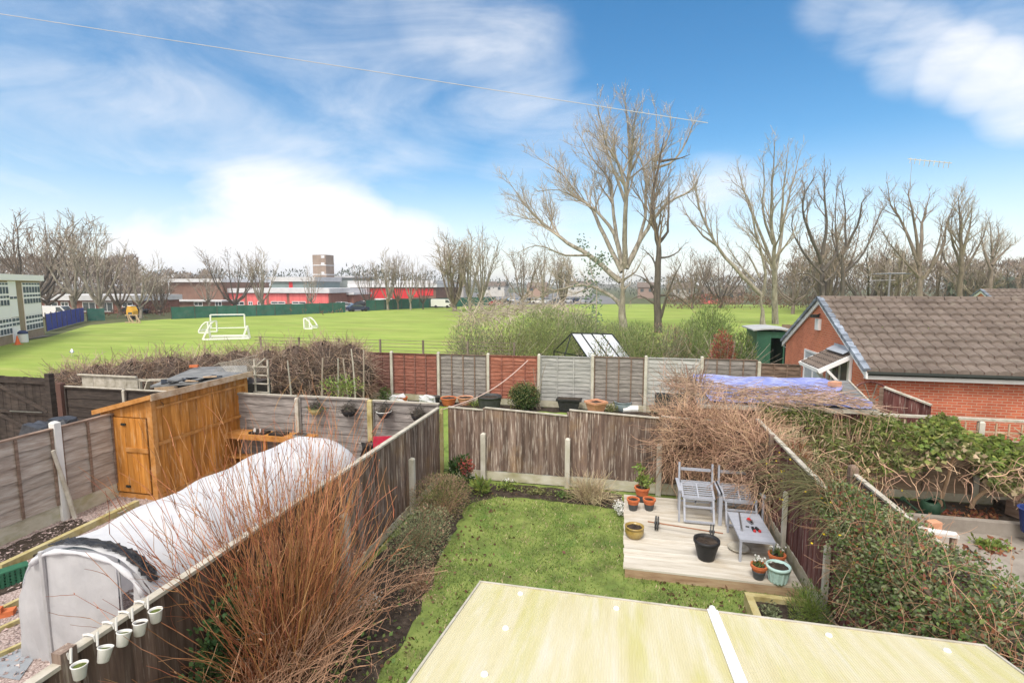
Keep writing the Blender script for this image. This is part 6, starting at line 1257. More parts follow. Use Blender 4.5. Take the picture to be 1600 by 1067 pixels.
limb_tree('bare_tree', 'rounded pale topped bare tree right of the pollarded tree', (1500, 470), 86, [
    (.5, c5((1292, 860), (1295, 700), (1300, 560), (1292, 420), (1285, 330))), (.28, c5((1298, 640), (1340, 480), (1350, 380))), (.28, c5((1296, 660), (1250, 520), (1262, 400))), (.26, c5((1298, 700), (1380, 580), (1420, 470))), (.24, c5((1296, 720), (1220, 640), (1200, 560)))], .45, 18, m_barkmid, m_twig, m_bud, dens=1.15, tw=.9, bud=1.5, twr=.019)
limb_tree('bare_tree', 'rightmost bare tree, lower and paler above the far bungalow', (1550, 470), 88, [
    (.45, c5((1432, 860), (1440, 700), (1450, 600), (1432, 440))), (.24, c5((1445, 660), (1500, 600), (1530, 570), (1560, 560))), (.24, c5((1442, 680), (1400, 560), (1400, 470))), (.22, c5((1445, 620), (1480, 520), (1470, 470)))], .4, 19, m_barkmid, m_twig, m_bud, dens=1.15, tw=.9, bud=1.3, twr=.019)
# --- smaller trees round the field, grown from a few forms
def grown(seed, h, spread, nl, bark, twig, budm, dens=1.0, maxlev=3, tw=.8, bud=1.0, upright=.6, twr=.022, budsz=.14, fork=.28):
    r = random.Random(seed); t = thing('bare_tree', '', 'tree', (0, 0, 0)); T = MB(); K = MB()
    fz_ = h*fork; tr = [V((0, 0, -.2)), V((r.gauss(0, .1), r.gauss(0, .1), fz_*.5)), V((r.gauss(0, .2), r.gauss(0, .2), fz_))]; R0 = h*.021
    T.tube(tr, [R0*1.15, R0, R0*.9], 7)
    for i in range(nl):
        az = 6.283*i/nl+r.gauss(0, .3); out = spread*r.uniform(.45, 1)*(.25 if i == 0 else 1); top = h*(1 if i == 0 else r.uniform(.72, .98)); s = fz_*r.uniform(.6, 1)
        pts = []
        for k in range(7):
            q = k/6; rr = out*(q**(upright)); pts.append(V((rr*math.cos(az)+r.gauss(0, .1)*q, rr*math.sin(az)+r.gauss(0, .1)*q, s+(top-s)*q**1.05)))
        rs = [max(twr*1.2, R0*.62*(1-.9*k/6)) for k in range(7)]; T.tube(pts, rs, 6, cap=False); spawn(T, K, pts, rs, 0, maxlev, r, dens, tw, .25, .75, twr, bud, budsz)
    obj('trunk', T, bark, t); obj('crown', K, [twig, budm], t); return t
forms = [grown(31, 10, 4.2, 9, m_barkmid, m_twigdark, m_buddark, 1.0, 3, 1.0, fork=.2), grown(32, 10, 2.8, 8, m_bark, m_twig, m_bud, 1.05, 3, .9, upright=.8, fork=.2), grown(33, 10, 5.0, 10, m_barkdark, m_twigdark, m_buddark, .9, 3, 1.1, fork=.18), grown(34, 10, 2.1, 12, m_barkmid, m_twig, m_buddark, 1.15, 3, 1.0, fork=.1), grown(35, 10, 3.6, 8, m_bark, m_twig, m_buddark, .95, 3, 1.0, bud=.6, fork=.24)]
used = set()
def tree(k, px, ptop, Y, lb, wide=1.0, z=FZ):
    T = aY(px, ptop, Y); s = (T.z-z)/10
    if k in used: o = dup(forms[k], (T.x, Y, z), R.uniform(0, 6.28), lb, 'bare trees round the playing field', (s*wide, s*wide, s))
    else:
        used.add(k); o = forms[k]; o.location = (T.x, Y, z); o.scale = (s*wide, s*wide, s); o['label'] = lb; o['group'] = 'bare trees round the playing field'
    return o
tree(2, 18, 338, 62, 'broad dense bare tree rising directly behind the white school block', 1.3)
tree(0, 62, 352, 66, 'bare tree between the school block and the thick dark trunk', 1.1)
tree(4, 106, 342, 62, 'bare tree with a thick dark trunk beside the blue fence', 1.0)
tree(1, 145, 348, 63, 'slender bare tree just right of the thick dark trunk', 1.1)
tree(0, 180, 400, 72, 'low bushy bare tree in front of the low brick classrooms', 1.2)
tree(4, 212, 398, 66, 'spreading bare tree above the small yellow machine', 1.1)
tree(3, 245, 425, 74, 'small brown bare tree left of the lamp post', 1.5)
tree(2, 362, 393, 82, 'wide bare tree behind the large white goal', 1.0)
tree(1, 405, 390, 84, 'narrow bare tree in front of the red panelled hall', 1.1)
tree(4, 322, 424, 88, 'pale small bare tree at the end of the brown hall', 1.2)
tree(4, 484, 420, 92, 'small forked bare tree below the brick tower', .9)
tree(2, 573, 412, 96, 'small dark bare tree at the left end of the red second hall', .8)
tree(1, 604, 391, 98, 'pollarded bare tree in front of the red second hall', 1.0)
tree(0, 620, 400, 100, 'bushy bare tree close beside the pollarded one', .7)
tree(4, 640, 404, 100, 'thin pale bare tree in front of the red second hall', .8)
tree(2, 660, 418, 102, 'short bare tree at the right end of the red second hall', .7)
tree(3, 708, 373, 96, 'dense broom shaped bare tree by the green mesh fence', 1.5)
tree(1, 733, 364, 98, 'tall pale bare tree behind the broom shaped one', 1.0)
tree(1, 752, 360, 104, 'tallest pale bare tree of the group by the car park', 1.1)
tree(0, 818, 392, 112, 'grey bare tree standing among the parked cars', 1.0)
tree(4, 850, 386, 118, 'airy bare tree in the car park behind the tall spreading one', 1.1)
tree(3, 880, 398, 124, 'small bare tree in the car park nearest the tall spreading tree', 1.3)
tree(0, 1085, 398, 118, 'brown bare tree between the dark trunk and leaning tree', 1.2)
tree(2, 1130, 392, 122, 'wide brown bare tree behind the leaning limbs', 1.1)
tree(0, 1245, 385, 100, 'brown bare tree behind the tall straight tree', 1.2)
tree(3, 1300, 350, 104, 'broom shaped brown tree behind the left end of the bungalow roof', 1.5)
tree(2, 1365, 370, 98, 'brown spreading tree behind the tv aerial with many rods', 1.2)
tree(3, 1400, 392, 92, 'low broom shaped tree over the middle of the bungalow roof', 1.9)
tree(0, 1470, 378, 100, 'brown bushy tree between the pollarded and rounded trees', 1.3)
tree(3, 1525, 395, 94, 'low broom shaped tree above the far bungalow gable', 1.8)
tree(2, 1590, 408, 96, 'dark low bare tree at the far right edge above the bungalows', 1.2)
for k, f in enumerate(forms):
    if k not in used: print('unused form', k)
# --- a fallen grey limb heap at the field side of the shrubs
t = thing('bare_thicket', 'low sprawling grey leafless thicket behind the feathery bush', 'shrub', aY(800, 500, 40)); b = MB()
for i in range(620):
    x = R.uniform(715, 905); p = aY(x, 500+R.gauss(0, 8)-14*math.sin((x-715)/60), 44+R.uniform(-6, 6)); p.z = max(p.z, FZ+.1); strand(b, p, V((R.gauss(.5, .8), R.gauss(0, .6), R.gauss(.3, .5))), R.uniform(.8, 2.4), 5, .03, .014, .16, -.02)
for i in range(16):
    p = aY(760+9*i, 512, 44); p.z = FZ; strand(b, p, V((.3+R.gauss(0, .4), R.gauss(0, .4), 1)), 3, 6, .06, .02, .12, -.02)
obj('branches', b, m_twig, t)
# --- masses of woodland far off
def wood(name, lb, spans, m, sz=.55, asp=.22):
    b = MB()
    for (x0, x1, Y, yt, n) in spans:
        for i in range(n):
            x = R.uniform(x0, x1); yy = Y+R.gauss(0, 5); T = aY(x, yt+3*math.sin(x*.09)+2.5*math.sin(x*.23+1)+R.gauss(0, 1.2), yy); z = FZ+(T.z-FZ)*R.random()**.6; b.leaf((T.x, yy, z), sz*R.uniform(.5, 1.6), 0, asp, V((R.gauss(0, .5), R.gauss(0, .5), 1)))
    o = obj(name, b, m); tag(o, lb, 'woodland', kind='stuff')
m_wood = leafm('far bare woodland', (.20, .155, .12), (.31, .255, .21), .35, .02); m_woodg = leafm('far evergreen woodland', (.085, .10, .075), (.14, .16, .125), .35, .02)
wood('woodland', 'brown mass of bare trees beyond the low classrooms', [(-40, 215, 92, 405, 12000), (190, 330, 120, 428, 4500)], m_wood, .85, .2)
wood('woodland', 'brown mass of bare scrub beyond the right side of the field', [(1040, 1300, 128, 432, 5200), (1230, 1640, 112, 412, 11000)], m_wood, .8, .2)
wood('woodland', 'grey green line of far evergreens on the skyline', [(220, 480, 175, 424, 1800), (500, 720, 190, 428, 1800), (540, 600, 170, 418, 500), (720, 1300, 230, 436, 3600), (1480, 1640, 104, 438, 1200)], m_woodg, .9, .4)
wood('undergrowth', 'brown bare undergrowth and leaf litter along the far field edge', [(150, 300, 80, 490, 1100), (225, 262, 82, 474, 700), (300, 540, 88, 487, 700), (1040, 1290, 118, 464, 2600)], leafm('rusty undergrowth', (.15, .085, .055), (.25, .16, .11)), .5, .3)
b = MB(); pts = []
for k in range(80):
    a = -1.2+2.4*k/79; r_ = 900; pts.append((r_*math.sin(a-PS), r_*math.cos(a-PS), 4+6*math.sin(k*.21)+3*math.sin(k*.57)))
b.add([(x, y, -2) for x, y, z in pts]+[(x, y, z) for x, y, z in pts]+[(x*1.4, y*1.4, z*1.1) for x, y, z in pts], [(k, k+1, 81+k, 80+k) for k in range(79)]+[(80+k, 81+k, 161+k, 160+k) for k in range(79)])
struct('hills', b, M('far hills', [(.19, .19, .17), (.26, .25, .22)], .02))

# ================================================================== SCHOOL AND HALLS
m_brickf = M('brown brick', [(.17, .10, .075), (.25, .15, .115)], .8, bump=.1); m_brickfr = M('red brown brick', [(.22, .10, .075), (.31, .15, .11)], .6)
m_redpan = M('coral red cladding', [(.66, .13, .13), (.82, .21, .20)], .5, (4, 4, .3), rough=.6); m_redpan2 = M('bright red cladding', [(.55, .03, .04), (.70, .055, .06)], .5, (4, 4, .3), rough=.6)
m_roofw = M('pale flat roof', [(.52, .53, .56), (.68, .68, .70)], .5); m_tan = M('tan brick pier', [(.30, .21, .14), (.40, .29, .20)], 1.2)
B = G(70, 523, FZ); A = G(0, 541, FZ); u = (A-B).normalized(); n_ = V((u.y, -u.x, 0));
if n_.dot(V((0, 0, 0))-B) < 0: n_ = -n_
def W(px, py):
    d = V(ray(px, py)); tt = (B.dot(n_)-0)/(d.dot(n_)); p = V((0, 0, H))+d*((B-V((0, 0, H))).dot(n_)/d.dot(n_)); return (p-B).dot(u), p.z
zt = W(69, 431)[1]
t = thing('school_block', 'two storey white school block with grids of windows beside the field', 'school', B)
LT = 26
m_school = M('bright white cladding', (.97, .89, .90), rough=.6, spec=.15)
m_dull = M('dull dark glass', [(.05, .065, .085), (.10, .125, .155)], .5, rough=.6, spec=.2)
b = MB(); b.fb(B, u, n_, (0, LT), (-12, 0), (0, zt-.55-FZ)); obj('wall', b, m_tan, t)
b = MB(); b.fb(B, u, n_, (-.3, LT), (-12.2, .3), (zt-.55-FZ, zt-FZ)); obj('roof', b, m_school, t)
def wz(py, px): return W(px, py)[1]-FZ
def grid_window(s0, s1, z0, z1, cols, rows, label=None):
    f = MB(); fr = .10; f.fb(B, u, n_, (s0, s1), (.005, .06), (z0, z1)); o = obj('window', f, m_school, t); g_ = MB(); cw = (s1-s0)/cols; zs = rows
    for (q0, q1) in zs:
        for c in range(cols): g_.fb(B, u, n_, (s0+c*cw+fr*.8, s0+(c+1)*cw-fr*.8), (.062, .075), (z0+(z1-z0)*q0+.05, z0+(z1-z0)*q1-.05))
    obj('pane', g_, m_dull, o)
s = lambda px: W(px, 480)[0]
z1a, z1b = wz(471, 55), wz(435, 55); z2a, z2b = wz(513, 55), wz(488, 55)
z0_ = 1.0; zu0 = (zt-FZ)*.53; H_ = zt-FZ
def bay(s0, s1, cols):
    grid_window(s0, s1, H_*.545, H_*.88, cols, ((0, .27), (.31, .46), (.5, .83), (.87, 1)))
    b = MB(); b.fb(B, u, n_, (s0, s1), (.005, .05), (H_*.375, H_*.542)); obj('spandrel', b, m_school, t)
    grid_window(s0, s1, H_*.13, H_*.372, cols, ((.03, .4), (.46, .66), (.72, .97)))
bay(.35, s(37), 6); bay(s(14.5), s(-16), 6); bay(s(-30), s(-30)+5, 6)
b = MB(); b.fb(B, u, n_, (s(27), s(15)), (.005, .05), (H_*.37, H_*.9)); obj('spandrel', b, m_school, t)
grid_window(s(27), s(15), H_*.24, H_*.36, 2, ((0, .45), (.5, 1)))
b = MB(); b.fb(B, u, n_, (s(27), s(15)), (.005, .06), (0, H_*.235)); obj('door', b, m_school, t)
grid_window(s(27), s(15), H_*.63, H_*.68, 2, ((0, 1),))
c = G(37, 535, FZ); b = MB(); b.lathe([(.0005, 0), (.34, 0), (.36, .1), (.36, .75), (.3, .8), (.0005, .8)], tuple(c), 16); t = thing('litter_bin', 'white round bin with a dark blue lid beside the school door', 'bin', c); obj('body', b, m_white, t); b = MB(); b.lathe([(.38, .8), (.36, .95), (.2, 1.08), (.0005, 1.1)], tuple(c), 16); obj('lid', b, M('navy plastic', (.03, .045, .12), rough=.5), t)
c = G(28, 538.5, FZ); t = thing('traffic_cone', 'orange traffic cone next to the white bin', 'cone', c); b = MB(); b.lathe([(.2, .04), (.03, .8), (.0005, .8)], tuple(c), 12); obj('cone', b, M('orange plastic', (.75, .16, .05)), t); b = MB(); b.box(c.x-.26, c.x+.26, c.y-.26, c.y+.26, FZ, FZ+.04); obj('base', b, M('orange base', (.6, .14, .05)), t)
def meshfence(name, lb, pts, h, m, gap=2.6, cat='fence'):
    t = thing(name, lb, cat, pts[0])
    for i in range(len(pts)-1):
        p, q = pts[i], pts[i+1]; L_ = (q-p).length; k = max(1, round(L_/gap)); uu = (q-p)/k
        for j in range(k):
            a = p+uu*j; b = MB(); un = uu.normalized(); nn = V((un.y, -un.x, 0)); L2 = uu.length
            nseg = 6; vs = []
            for m_ in range(nseg+1): 
                for z in (.03, h*.5, h-.03-.06*math.sin(math.pi*m_/nseg)*R.random()): 
                    for d_ in (-.012, .012): vs.append(tuple(a+un*(.04+(L2-.08)*m_/nseg)+nn*(d_+.035*math.sin(m_*1.3+z*2+j))+V((0, 0, z))))
            fs = []
            for m_ in range(nseg):
                o_ = m_*6
                for (x_, y_) in ((0, 2), (2, 4)): fs += [(o_+x_, o_+6+x_, o_+6+y_, o_+y_), (o_+x_+1, o_+y_+1, o_+6+y_+1, o_+6+x_+1)]
                fs += [(o_+4, o_+10, o_+11, o_+5)]
            b.add(vs, fs); obj('panel', b, m, t)
            b = MB(); b.box(a.x-.04, a.x+.04, a.y-.04, a.y+.04, FZ, FZ+h+.1); obj('post', b, m_barkdark, t)
m_bluef = M('blue fence sheet', [(.045, .06, .28), (.075, .095, .38)], 1.2, (3, 3, .4), over=((.3, .33, .55), 2, (1, 1, 1), .6, .7, .35)); m_greenf = M('dark green mesh', [(.025, .10, .08), (.05, .15, .12)], .8, over=((.10, .12, .10), .7, (1, 1, 2), .52, .7, .5))
meshfence('blue_fence', 'bright blue sheet fence running from the school corner', [G(73, 518, FZ), G(105, 509, FZ), G(132, 502, FZ)], 2.0, m_bluef)
meshfence('mesh_fence', 'short dark green mesh fence beside the blue fence', [G(137, 502, FZ), G(165, 501, FZ)], 1.85, m_greenf)
meshfence('mesh_fence', 'long dark green mesh fence in front of the coral red hall', [G(268, 499, FZ), G(340, 496, FZ), G(430, 493, FZ), G(500, 490, FZ), G(540, 488, FZ)], 1.9, m_greenf)
meshfence('mesh_fence', 'dark green mesh fence in front of the bright red second hall', [G(572, 486, FZ), G(640, 482.5, FZ), G(700, 480, FZ), G(775, 477.5, FZ)], 2.2, m_greenf)
def hall(lb, x0, x1, yb, yt, Y, dp, m, name='hall', fascia=None, panels=None, wins=None, cat='building'):
    A = aY(x0, yb, Y); Bq = aY(x1, yt, Y); X0, X1, zt = A.x, Bq.x, Bq.z; t = thing(name, lb, cat, ((X0+X1)/2, Y, FZ))
    b = MB(); b.box(X0, X1, Y, Y+dp, FZ, zt); obj('wall', b, m, t)
    fh = fascia or .4; b = MB(); b.box(X0-.5, X1+.5, Y-.6, Y+dp+.3, zt+.002, zt+fh); obj('roof', b, m_roofw, t)
    for (pa, pb, ya, yb_, mm) in panels or (): 
        a, c = aY(pa, yb_, Y), aY(pb, ya, Y); b = MB(); b.box(a.x, c.x, Y-.08, Y-.004, max(a.z, FZ), c.z); obj('panel', b, mm, t)
    for (pa, pb, ya, yb_) in wins or ():
        a, c = aY(pa, yb_, Y), aY(pb, ya, Y); b = MB(); f_ = .12; z0, z1 = max(a.z, FZ), c.z
        for (e, f2, g2, h2) in ((a.x, c.x, z0, z0+f_), (a.x, c.x, z1-f_, z1), (a.x, a.x+f_, z0+f_, z1-f_), (c.x-f_, c.x, z0+f_, z1-f_), ((a.x+c.x)/2-f_/2, (a.x+c.x)/2+f_/2, z0+f_, z1-f_)): b.box(e, f2, Y-.16, Y-.09, g2, h2)
        o = obj('window', b, m_white, t); b = MB(); b.box(a.x+f_, c.x-f_, Y-.12, Y-.10, z0+f_, z1-f_); obj('pane', b, m_glass, o)
    return t
hall('low red brick classrooms with a white flat roof behind the blue fence', 66, 214, 505, 470, 76, 9, m_brickfr, 'classroom_block', 1.0, None, [(72, 91, 472, 480), (97, 108, 472, 482), (131, 150, 472, 487), (160, 177, 472, 487), (192, 208, 472, 480)], 'school')
hall('tall brown brick hall with a white roof edge beside the lamp post', 258, 347, 492, 441, 102, 16, m_brickf, 'brick_hall', .8, None, None)
hall('low lean-to with a white roof edge at the foot of the brown hall', 268, 347, 492, 471.5, 99, 2.8, m_brickf, 'annex', .35, None, [(304, 317, 471.5, 478), (337, 347, 471, 478)])
hall('pale roofed upper block peeping over the brown hall', 262, 298, 470, 434, 122, 12, m_brickf, 'upper_block', 1.0)
hall('long hall with coral red panels between brick piers', 344, 514, 492, 458, 104, 18, m_brickfr, 'coral_hall', 1.05, [(352, 382, 459, 477, m_redpan), (387, 416, 459, 477, m_redpan), (421, 448, 459, 474, m_redpan), (453, 479, 459, 474, m_redpan), (484, 513, 459, 474, m_redpan)], [(367, 382, 471, 477), (389, 395, 471, 477), (403, 411, 471, 477), (424, 446, 471, 475), (457, 478, 471, 475)])
hall('blue grey glazed block behind the coral red hall', 426, 492, 475, 440, 140, 14, M('blue grey glazing', [(.20, .27, .28), (.30, .37, .38)], .25, rough=.3), 'glazed_block', 1.4, [(452, 457, 438, 452, m_redpan2)])
hall('bright red second hall with a white roof edge and brown end', 549, 681, 486, 449, 122, 18, m_brickf, 'red_hall', .9, [(566, 582, 451, 465, m_redpan2), (584, 612, 451, 466, m_redpan2), (614, 641, 451, 466, m_redpan2), (643, 656, 451, 464, m_redpan2), (658, 677, 451, 462, m_redpan2)])
hall('brown flat block behind the bright red hall roof', 548, 676, 465, 443, 142, 12, m_brickf, 'flat_block', .8)
hall('low entrance block with a white canopy between the two halls', 515, 552, 484, 460.5, 112, 8, m_brickfr, 'entrance_block', .5, None, [(517, 527, 461, 470), (530, 540, 461, 470)])
hall('small pale blue building beside the bright red hall', 681, 692, 470, 446, 128, 6, M('pale blue cladding', [(.18, .22, .40), (.25, .3, .5)], 1), 'blue_kiosk', .3)
hall('tall grey green shed far behind the entrance block', 508, 552, 470, 434, 160, 16, M('grey green sheet', [(.28, .33, .33), (.36, .4, .4)], .2), 'grey_shed', .6)
# tower
A = aY(491, 470, 150); Bq = aY(508.5, 398, 150); t = thing('brick_tower', 'tall brown brick tower with white bands above the halls', 'tower', ((A.x+Bq.x)/2, 150, FZ)); b = MB(); w_ = Bq.x-A.x; b.box(A.x, Bq.x, 150, 150+w_, FZ, Bq.z); obj('wall', b, M('beige brown tower brick', [(.24, .18, .145), (.33, .26, .215)], .6), t)
for y in (414.5, 429, 443.5):
    z = aY(500, y, 150).z; b = MB(); b.box(A.x-.12, Bq.x+.12, 149.88, 150+w_+.12, z-.14, z+.14); obj('band', b, m_roofw, t)
for y in (401, 412, 426.5, 440.5):
    p = aY(504, y, 150); b = MB(); b.box(p.x-.5, p.x+.7, 149.9, 149.99, p.z-.5, p.z+.35); obj('window', b, m_roofw, t)
c = aY(266, 480, 84); zt = aY(265, 430, 84).z; t = thing('lamp_post', 'thin grey lamp post in front of the brown hall', 'lamp post', (c.x, 84, FZ)); b = MB(); b.tube([(c.x, 84, FZ), (c.x, 84, zt)], [.13, .08], 8); obj('pole', b, m_roofw, t); b = MB(); b.box(c.x-.45, c.x+.45, 83.8, 84.2, zt, zt+.18); obj('lamp_head', b, m_blackframe, t)
# far houses and sheds
m_hw = [M('render '+str(i), c_) for i, c_ in enumerate(((.42, .40, .38), (.36, .25, .20), (.55, .54, .52), (.30, .22, .19)))]
for i, (px, yt, wpx, Y, k, lb) in enumerate(((712, 441, 26, 210, 0, 'pale far house left of the car park trees'), (772, 440, 34, 225, 2, 'long white far building behind the car park'), (838, 441, 30, 215, 1, 'brick far house behind the airy car park tree'), (905, 439, 40, 230, 2, 'white far terrace behind the tall spreading tree'), (1010, 441, 24, 205, 3, 'brown far house beside the dark trunked tree'), (1068, 442, 30, 200, 0, 'pale far house right of the dark trunked tree'), (1112, 448, 18, 150, 1, 'small red far house under the leaning limbs'), (1150, 446, 24, 160, 3, 'dark far house behind the leaning tree'))):
    T = aY(px, yt, Y); w_ = wpx/800*Y/2; t = thing('far_house', lb, 'house', (T.x, Y, FZ)); ze = T.z-2.0; b = MB(); b.box(T.x-w_, T.x+w_, Y, Y+8, FZ, ze); obj('wall', b, m_hw[k] if i != 6 else m_redpan, t)
    b = MB(); b.prism([(T.x-w_-.3, Y-.4, ze+.003), (T.x-w_-.3, Y+8.4, ze+.003), (T.x-w_-.3, Y+4, T.z)], (2*w_+.6, 0, 0)); obj('roof', b, m_tile, t)
    for j in range(max(2, int(w_/2.2))):
        xx = T.x-w_+(2*w_)*(j+.5)/max(2, int(w_/2.2)); b = MB(); b.box(xx-.6, xx+.6, Y-.05, Y-.004, ze-1.7, ze-.5); obj('window', b, m_glass, t)

# ================================================================== FIELD EQUIPMENT
def net_goal(lb, pl, pr, h, dpt, name='goal'):
    """white tube goal: mouth from pl to pr, frame leaning back by dpt"""
    p, q = V(pl), V(pr); un = (q-p).normalized(); nn = V((-un.y, un.x, 0)); nn = nn if nn.y > 0 else -nn; t = thing(name, lb, 'goal', p); r_ = .07
    b = MB(); b.bar(p, p+V((0, 0, h)), .13, .13); b.bar(q, q+V((0, 0, h)), .13, .13); obj('post', b, m_white, t)
    b = MB(); b.bar(p+V((0, 0, h)), q+V((0, 0, h)), .13, .13); obj('crossbar', b, m_white, t)
    b = MB(); b.bar(p+nn*dpt+V((0, 0, .05)), q+nn*dpt+V((0, 0, .05)), .12, .12)
    for e in (p, q): b.bar(e+V((0, 0, .05)), e+nn*dpt+V((0, 0, .05)), .12, .12); b.bar(e+V((0, 0, h*.98)), e+nn*dpt+V((0, 0, .05)), .11, .11)
    obj('back_frame', b, m_white, t); return t
net_goal('large white goal frame standing farthest back on the field', G(330, 513.5, FZ), G(383, 512.5, FZ), 1.65, .05)
net_goal('white goal frame with triangular ends in front of the other goals', G(329, 528, FZ), G(379, 527, FZ)+V((0.6, 0, 0)), .18, .05)
gp = net_goal.__doc__
t = thing('training_goal', 'pair of white triangular goal ends joined by a ground bar', 'goal', G(352, 530, FZ))
for (xa, xb, xt, yb_, yt) in ((316.5, 329, 326, 531, 510), (379, 390.5, 386, 529.5, 509)):
    p, q = G(xa, yb_, FZ), G(xb, yb_-1, FZ); T = aY(xt, yt, (p.y+q.y)/2); b = MB(); b.bar(p, T, .15, .15); b.bar(q, T, .15, .15); b.bar(p, q, .13, .13); obj('end_frame', b, m_white, t)
b = MB(); b.bar(G(318, 532, FZ)+V((0, 0, .1)), G(390, 530, FZ)+V((0, 0, .1)), .12, .14); b.bar(G(328, 526.5, FZ)+V((0, 0, .1)), G(380, 525.5, FZ)+V((0, 0, .1)), .12, .14); obj('ground_bar', b, m_white, t)
def curved_goal(lb, px0, px1, pb, pt, flip):
    p, q = G(px0, pb, FZ), G(px1, pb, FZ); Y = p.y; h = aY(px0, pt, Y).z-FZ; t = thing('curved_goal', lb, 'goal', p, 'small curved goals'); b = MB(); L_ = (q-p).length; un = (q-p).normalized(); nn = V((-un.y, un.x, 0))
    pr_ = [(0, 0), (0, h), (.25*L_, h*.98), (.62*L_, h*.72), (L_, h*.22), (L_, 0)] if not flip else [(L_, 0), (L_, h), (.75*L_, h*.98), (.38*L_, h*.72), (0, h*.22), (0, 0)]
    for off in (0, 1.6):
        pts = [p+un*a+nn*off+V((0, 0, z+.06)) for a, z in pr_]
        for i in range(len(pts)): b.bar(pts[i], pts[(i+1) % len(pts)], .12, .12)
    for k in (1, 4): a, z = pr_[k]; b.bar(p+un*a+V((0, 0, z+.06)), p+un*a+nn*1.6+V((0, 0, z+.06)), .1, .1)
    obj('frame', b, m_white, t)
    b = MB()
    for k in range(1, 7): f = k/7; a = p+un*(L_*f); zz = h*(1-f**1.6) if not flip else h*(1-(1-f)**1.6); b.bar(a+V((0, 0, .06)), a+V((0, 0, max(.1, zz))), .02, .02)
    for k in range(1, 5): f = k/5; b.bar(p+V((0, 0, h*f)), p+un*L_*(1-f*.8 if not flip else 1)+V((0, 0, h*f)), .02, .02) if not flip else b.bar(p+un*L_*(f*.8)+V((0, 0, h*f)), q+V((0, 0, h*f)), .02, .02)
    obj('net', b, m_roofw, t)
curved_goal('small curved white goal tucked behind the triangular goal ends', 311, 326, 521, 504, True); curved_goal('small curved white goal standing alone on the field', 475.5, 488, 514.5, 498.5, False)
# seagull
c = G(113, 557, FZ); t = thing('seagull', 'white seagull standing on the near left of the field', 'bird', c); b = MB(); f = V((-.75, .6, 0)).normalized(); Z = V((0, 0, 1))
b.tube([c-f*.30+Z*.30, c-f*.18+Z*.31, c-f*.02+Z*.33, c+f*.10+Z*.36, c+f*.16+Z*.44, c+f*.19+Z*.50, c+f*.24+Z*.50], [.02, .06, .11, .10, .06, .065, .03], 10)
for sd_ in (-1, 1): sv = V((f.y, -f.x, 0))*.04*sd_; b.tube([c+sv+Z*.26, c+sv*1.1+Z*.13, c+sv*1.1+Z*.01], [.012, .01, .01], 5); b.bar(c+sv*1.1+Z*.01, c+sv*1.1+f*.06+Z*.01, .04, .01)
obj('body', b, m_white, t, smooth=True); b = MB(); b.tube([c+f*.24+Z*.50, c+f*.31+Z*.48], [.02, .005], 6); obj('beak', b, m_yellow, t); b = MB()
for sd_ in (-1, 1): sv = V((f.y, -f.x, 0))*.085*sd_; b.tube([c+f*.08+sv*.9+Z*.37, c-f*.08+sv*1.1+Z*.36, c-f*.34+sv*.6+Z*.31], [.03, .055, .01], 7)
obj('wing', b, m_bluegrey, t, smooth=True)
# yellow machine and timber frame
c = G(203, 499, FZ); t = thing('yellow_machine', 'small yellow machine parked under the bare tree at the field edge', 'digger', c); b = MB(); b.prism([(c.x-.9, c.y, FZ+.5), (c.x+.9, c.y, FZ+.5), (c.x+1.0, c.y, FZ+1.4), (c.x+.5, c.y, FZ+2.1), (c.x-.5, c.y, FZ+2.2), (c.x-.95, c.y, FZ+1.5)], (0, 1.3, 0)); obj('body', b, M('yellow paint', [(.62, .33, .04), (.72, .42, .06)], 2), t); b = MB(); b.box(c.x-.55, c.x+.45, c.y+.1, c.y+1.2, FZ+2.2, FZ+2.32); obj('roof', b, m_white, t); b = MB(); b.box(c.x-.4, c.x+.8, c.y-.03, c.y-.005, FZ+.7, FZ+1.2); obj('screen', b, m_glass, t); b = MB()
for dx in (-.55, .55): b.tube([(c.x+dx, c.y-.08, FZ+.4), (c.x+dx, c.y+1.38, FZ+.4)], .4, 14)
obj('wheel', b, m_blackplastic, t)
t.scale = (.62, .7, .9)
c = G(207, 504.5, FZ); t = thing('trestle', 'weathered wooden trestle frame standing on the field edge', 'trestle', c); b = MB(); s_ = .095
b.bar(c+V((-1.1, 0, 1.05)), c+V((.75, .2, 1.1)), .15, .15); b.bar(c+V((-.75, 0, 1.0)), c+V((-.4, 0, .0)), .13, .13); b.bar(c+V((.6, .1, 1.05)), c+V((1.3, 0, 0)), .13, .13); b.bar(c+V((-.5, 0, .9)), c+V((.2, 0, 0)), .13, .13); b.bar(c+V((.6, .1, 1.0)), c+V((.5, .3, 0)), .13, .13); b.bar(c+V((-1.2, 0, .06)), c+V((1.3, 0, .06)), .12, .12); obj('frame', b, m_rooftrim, t)
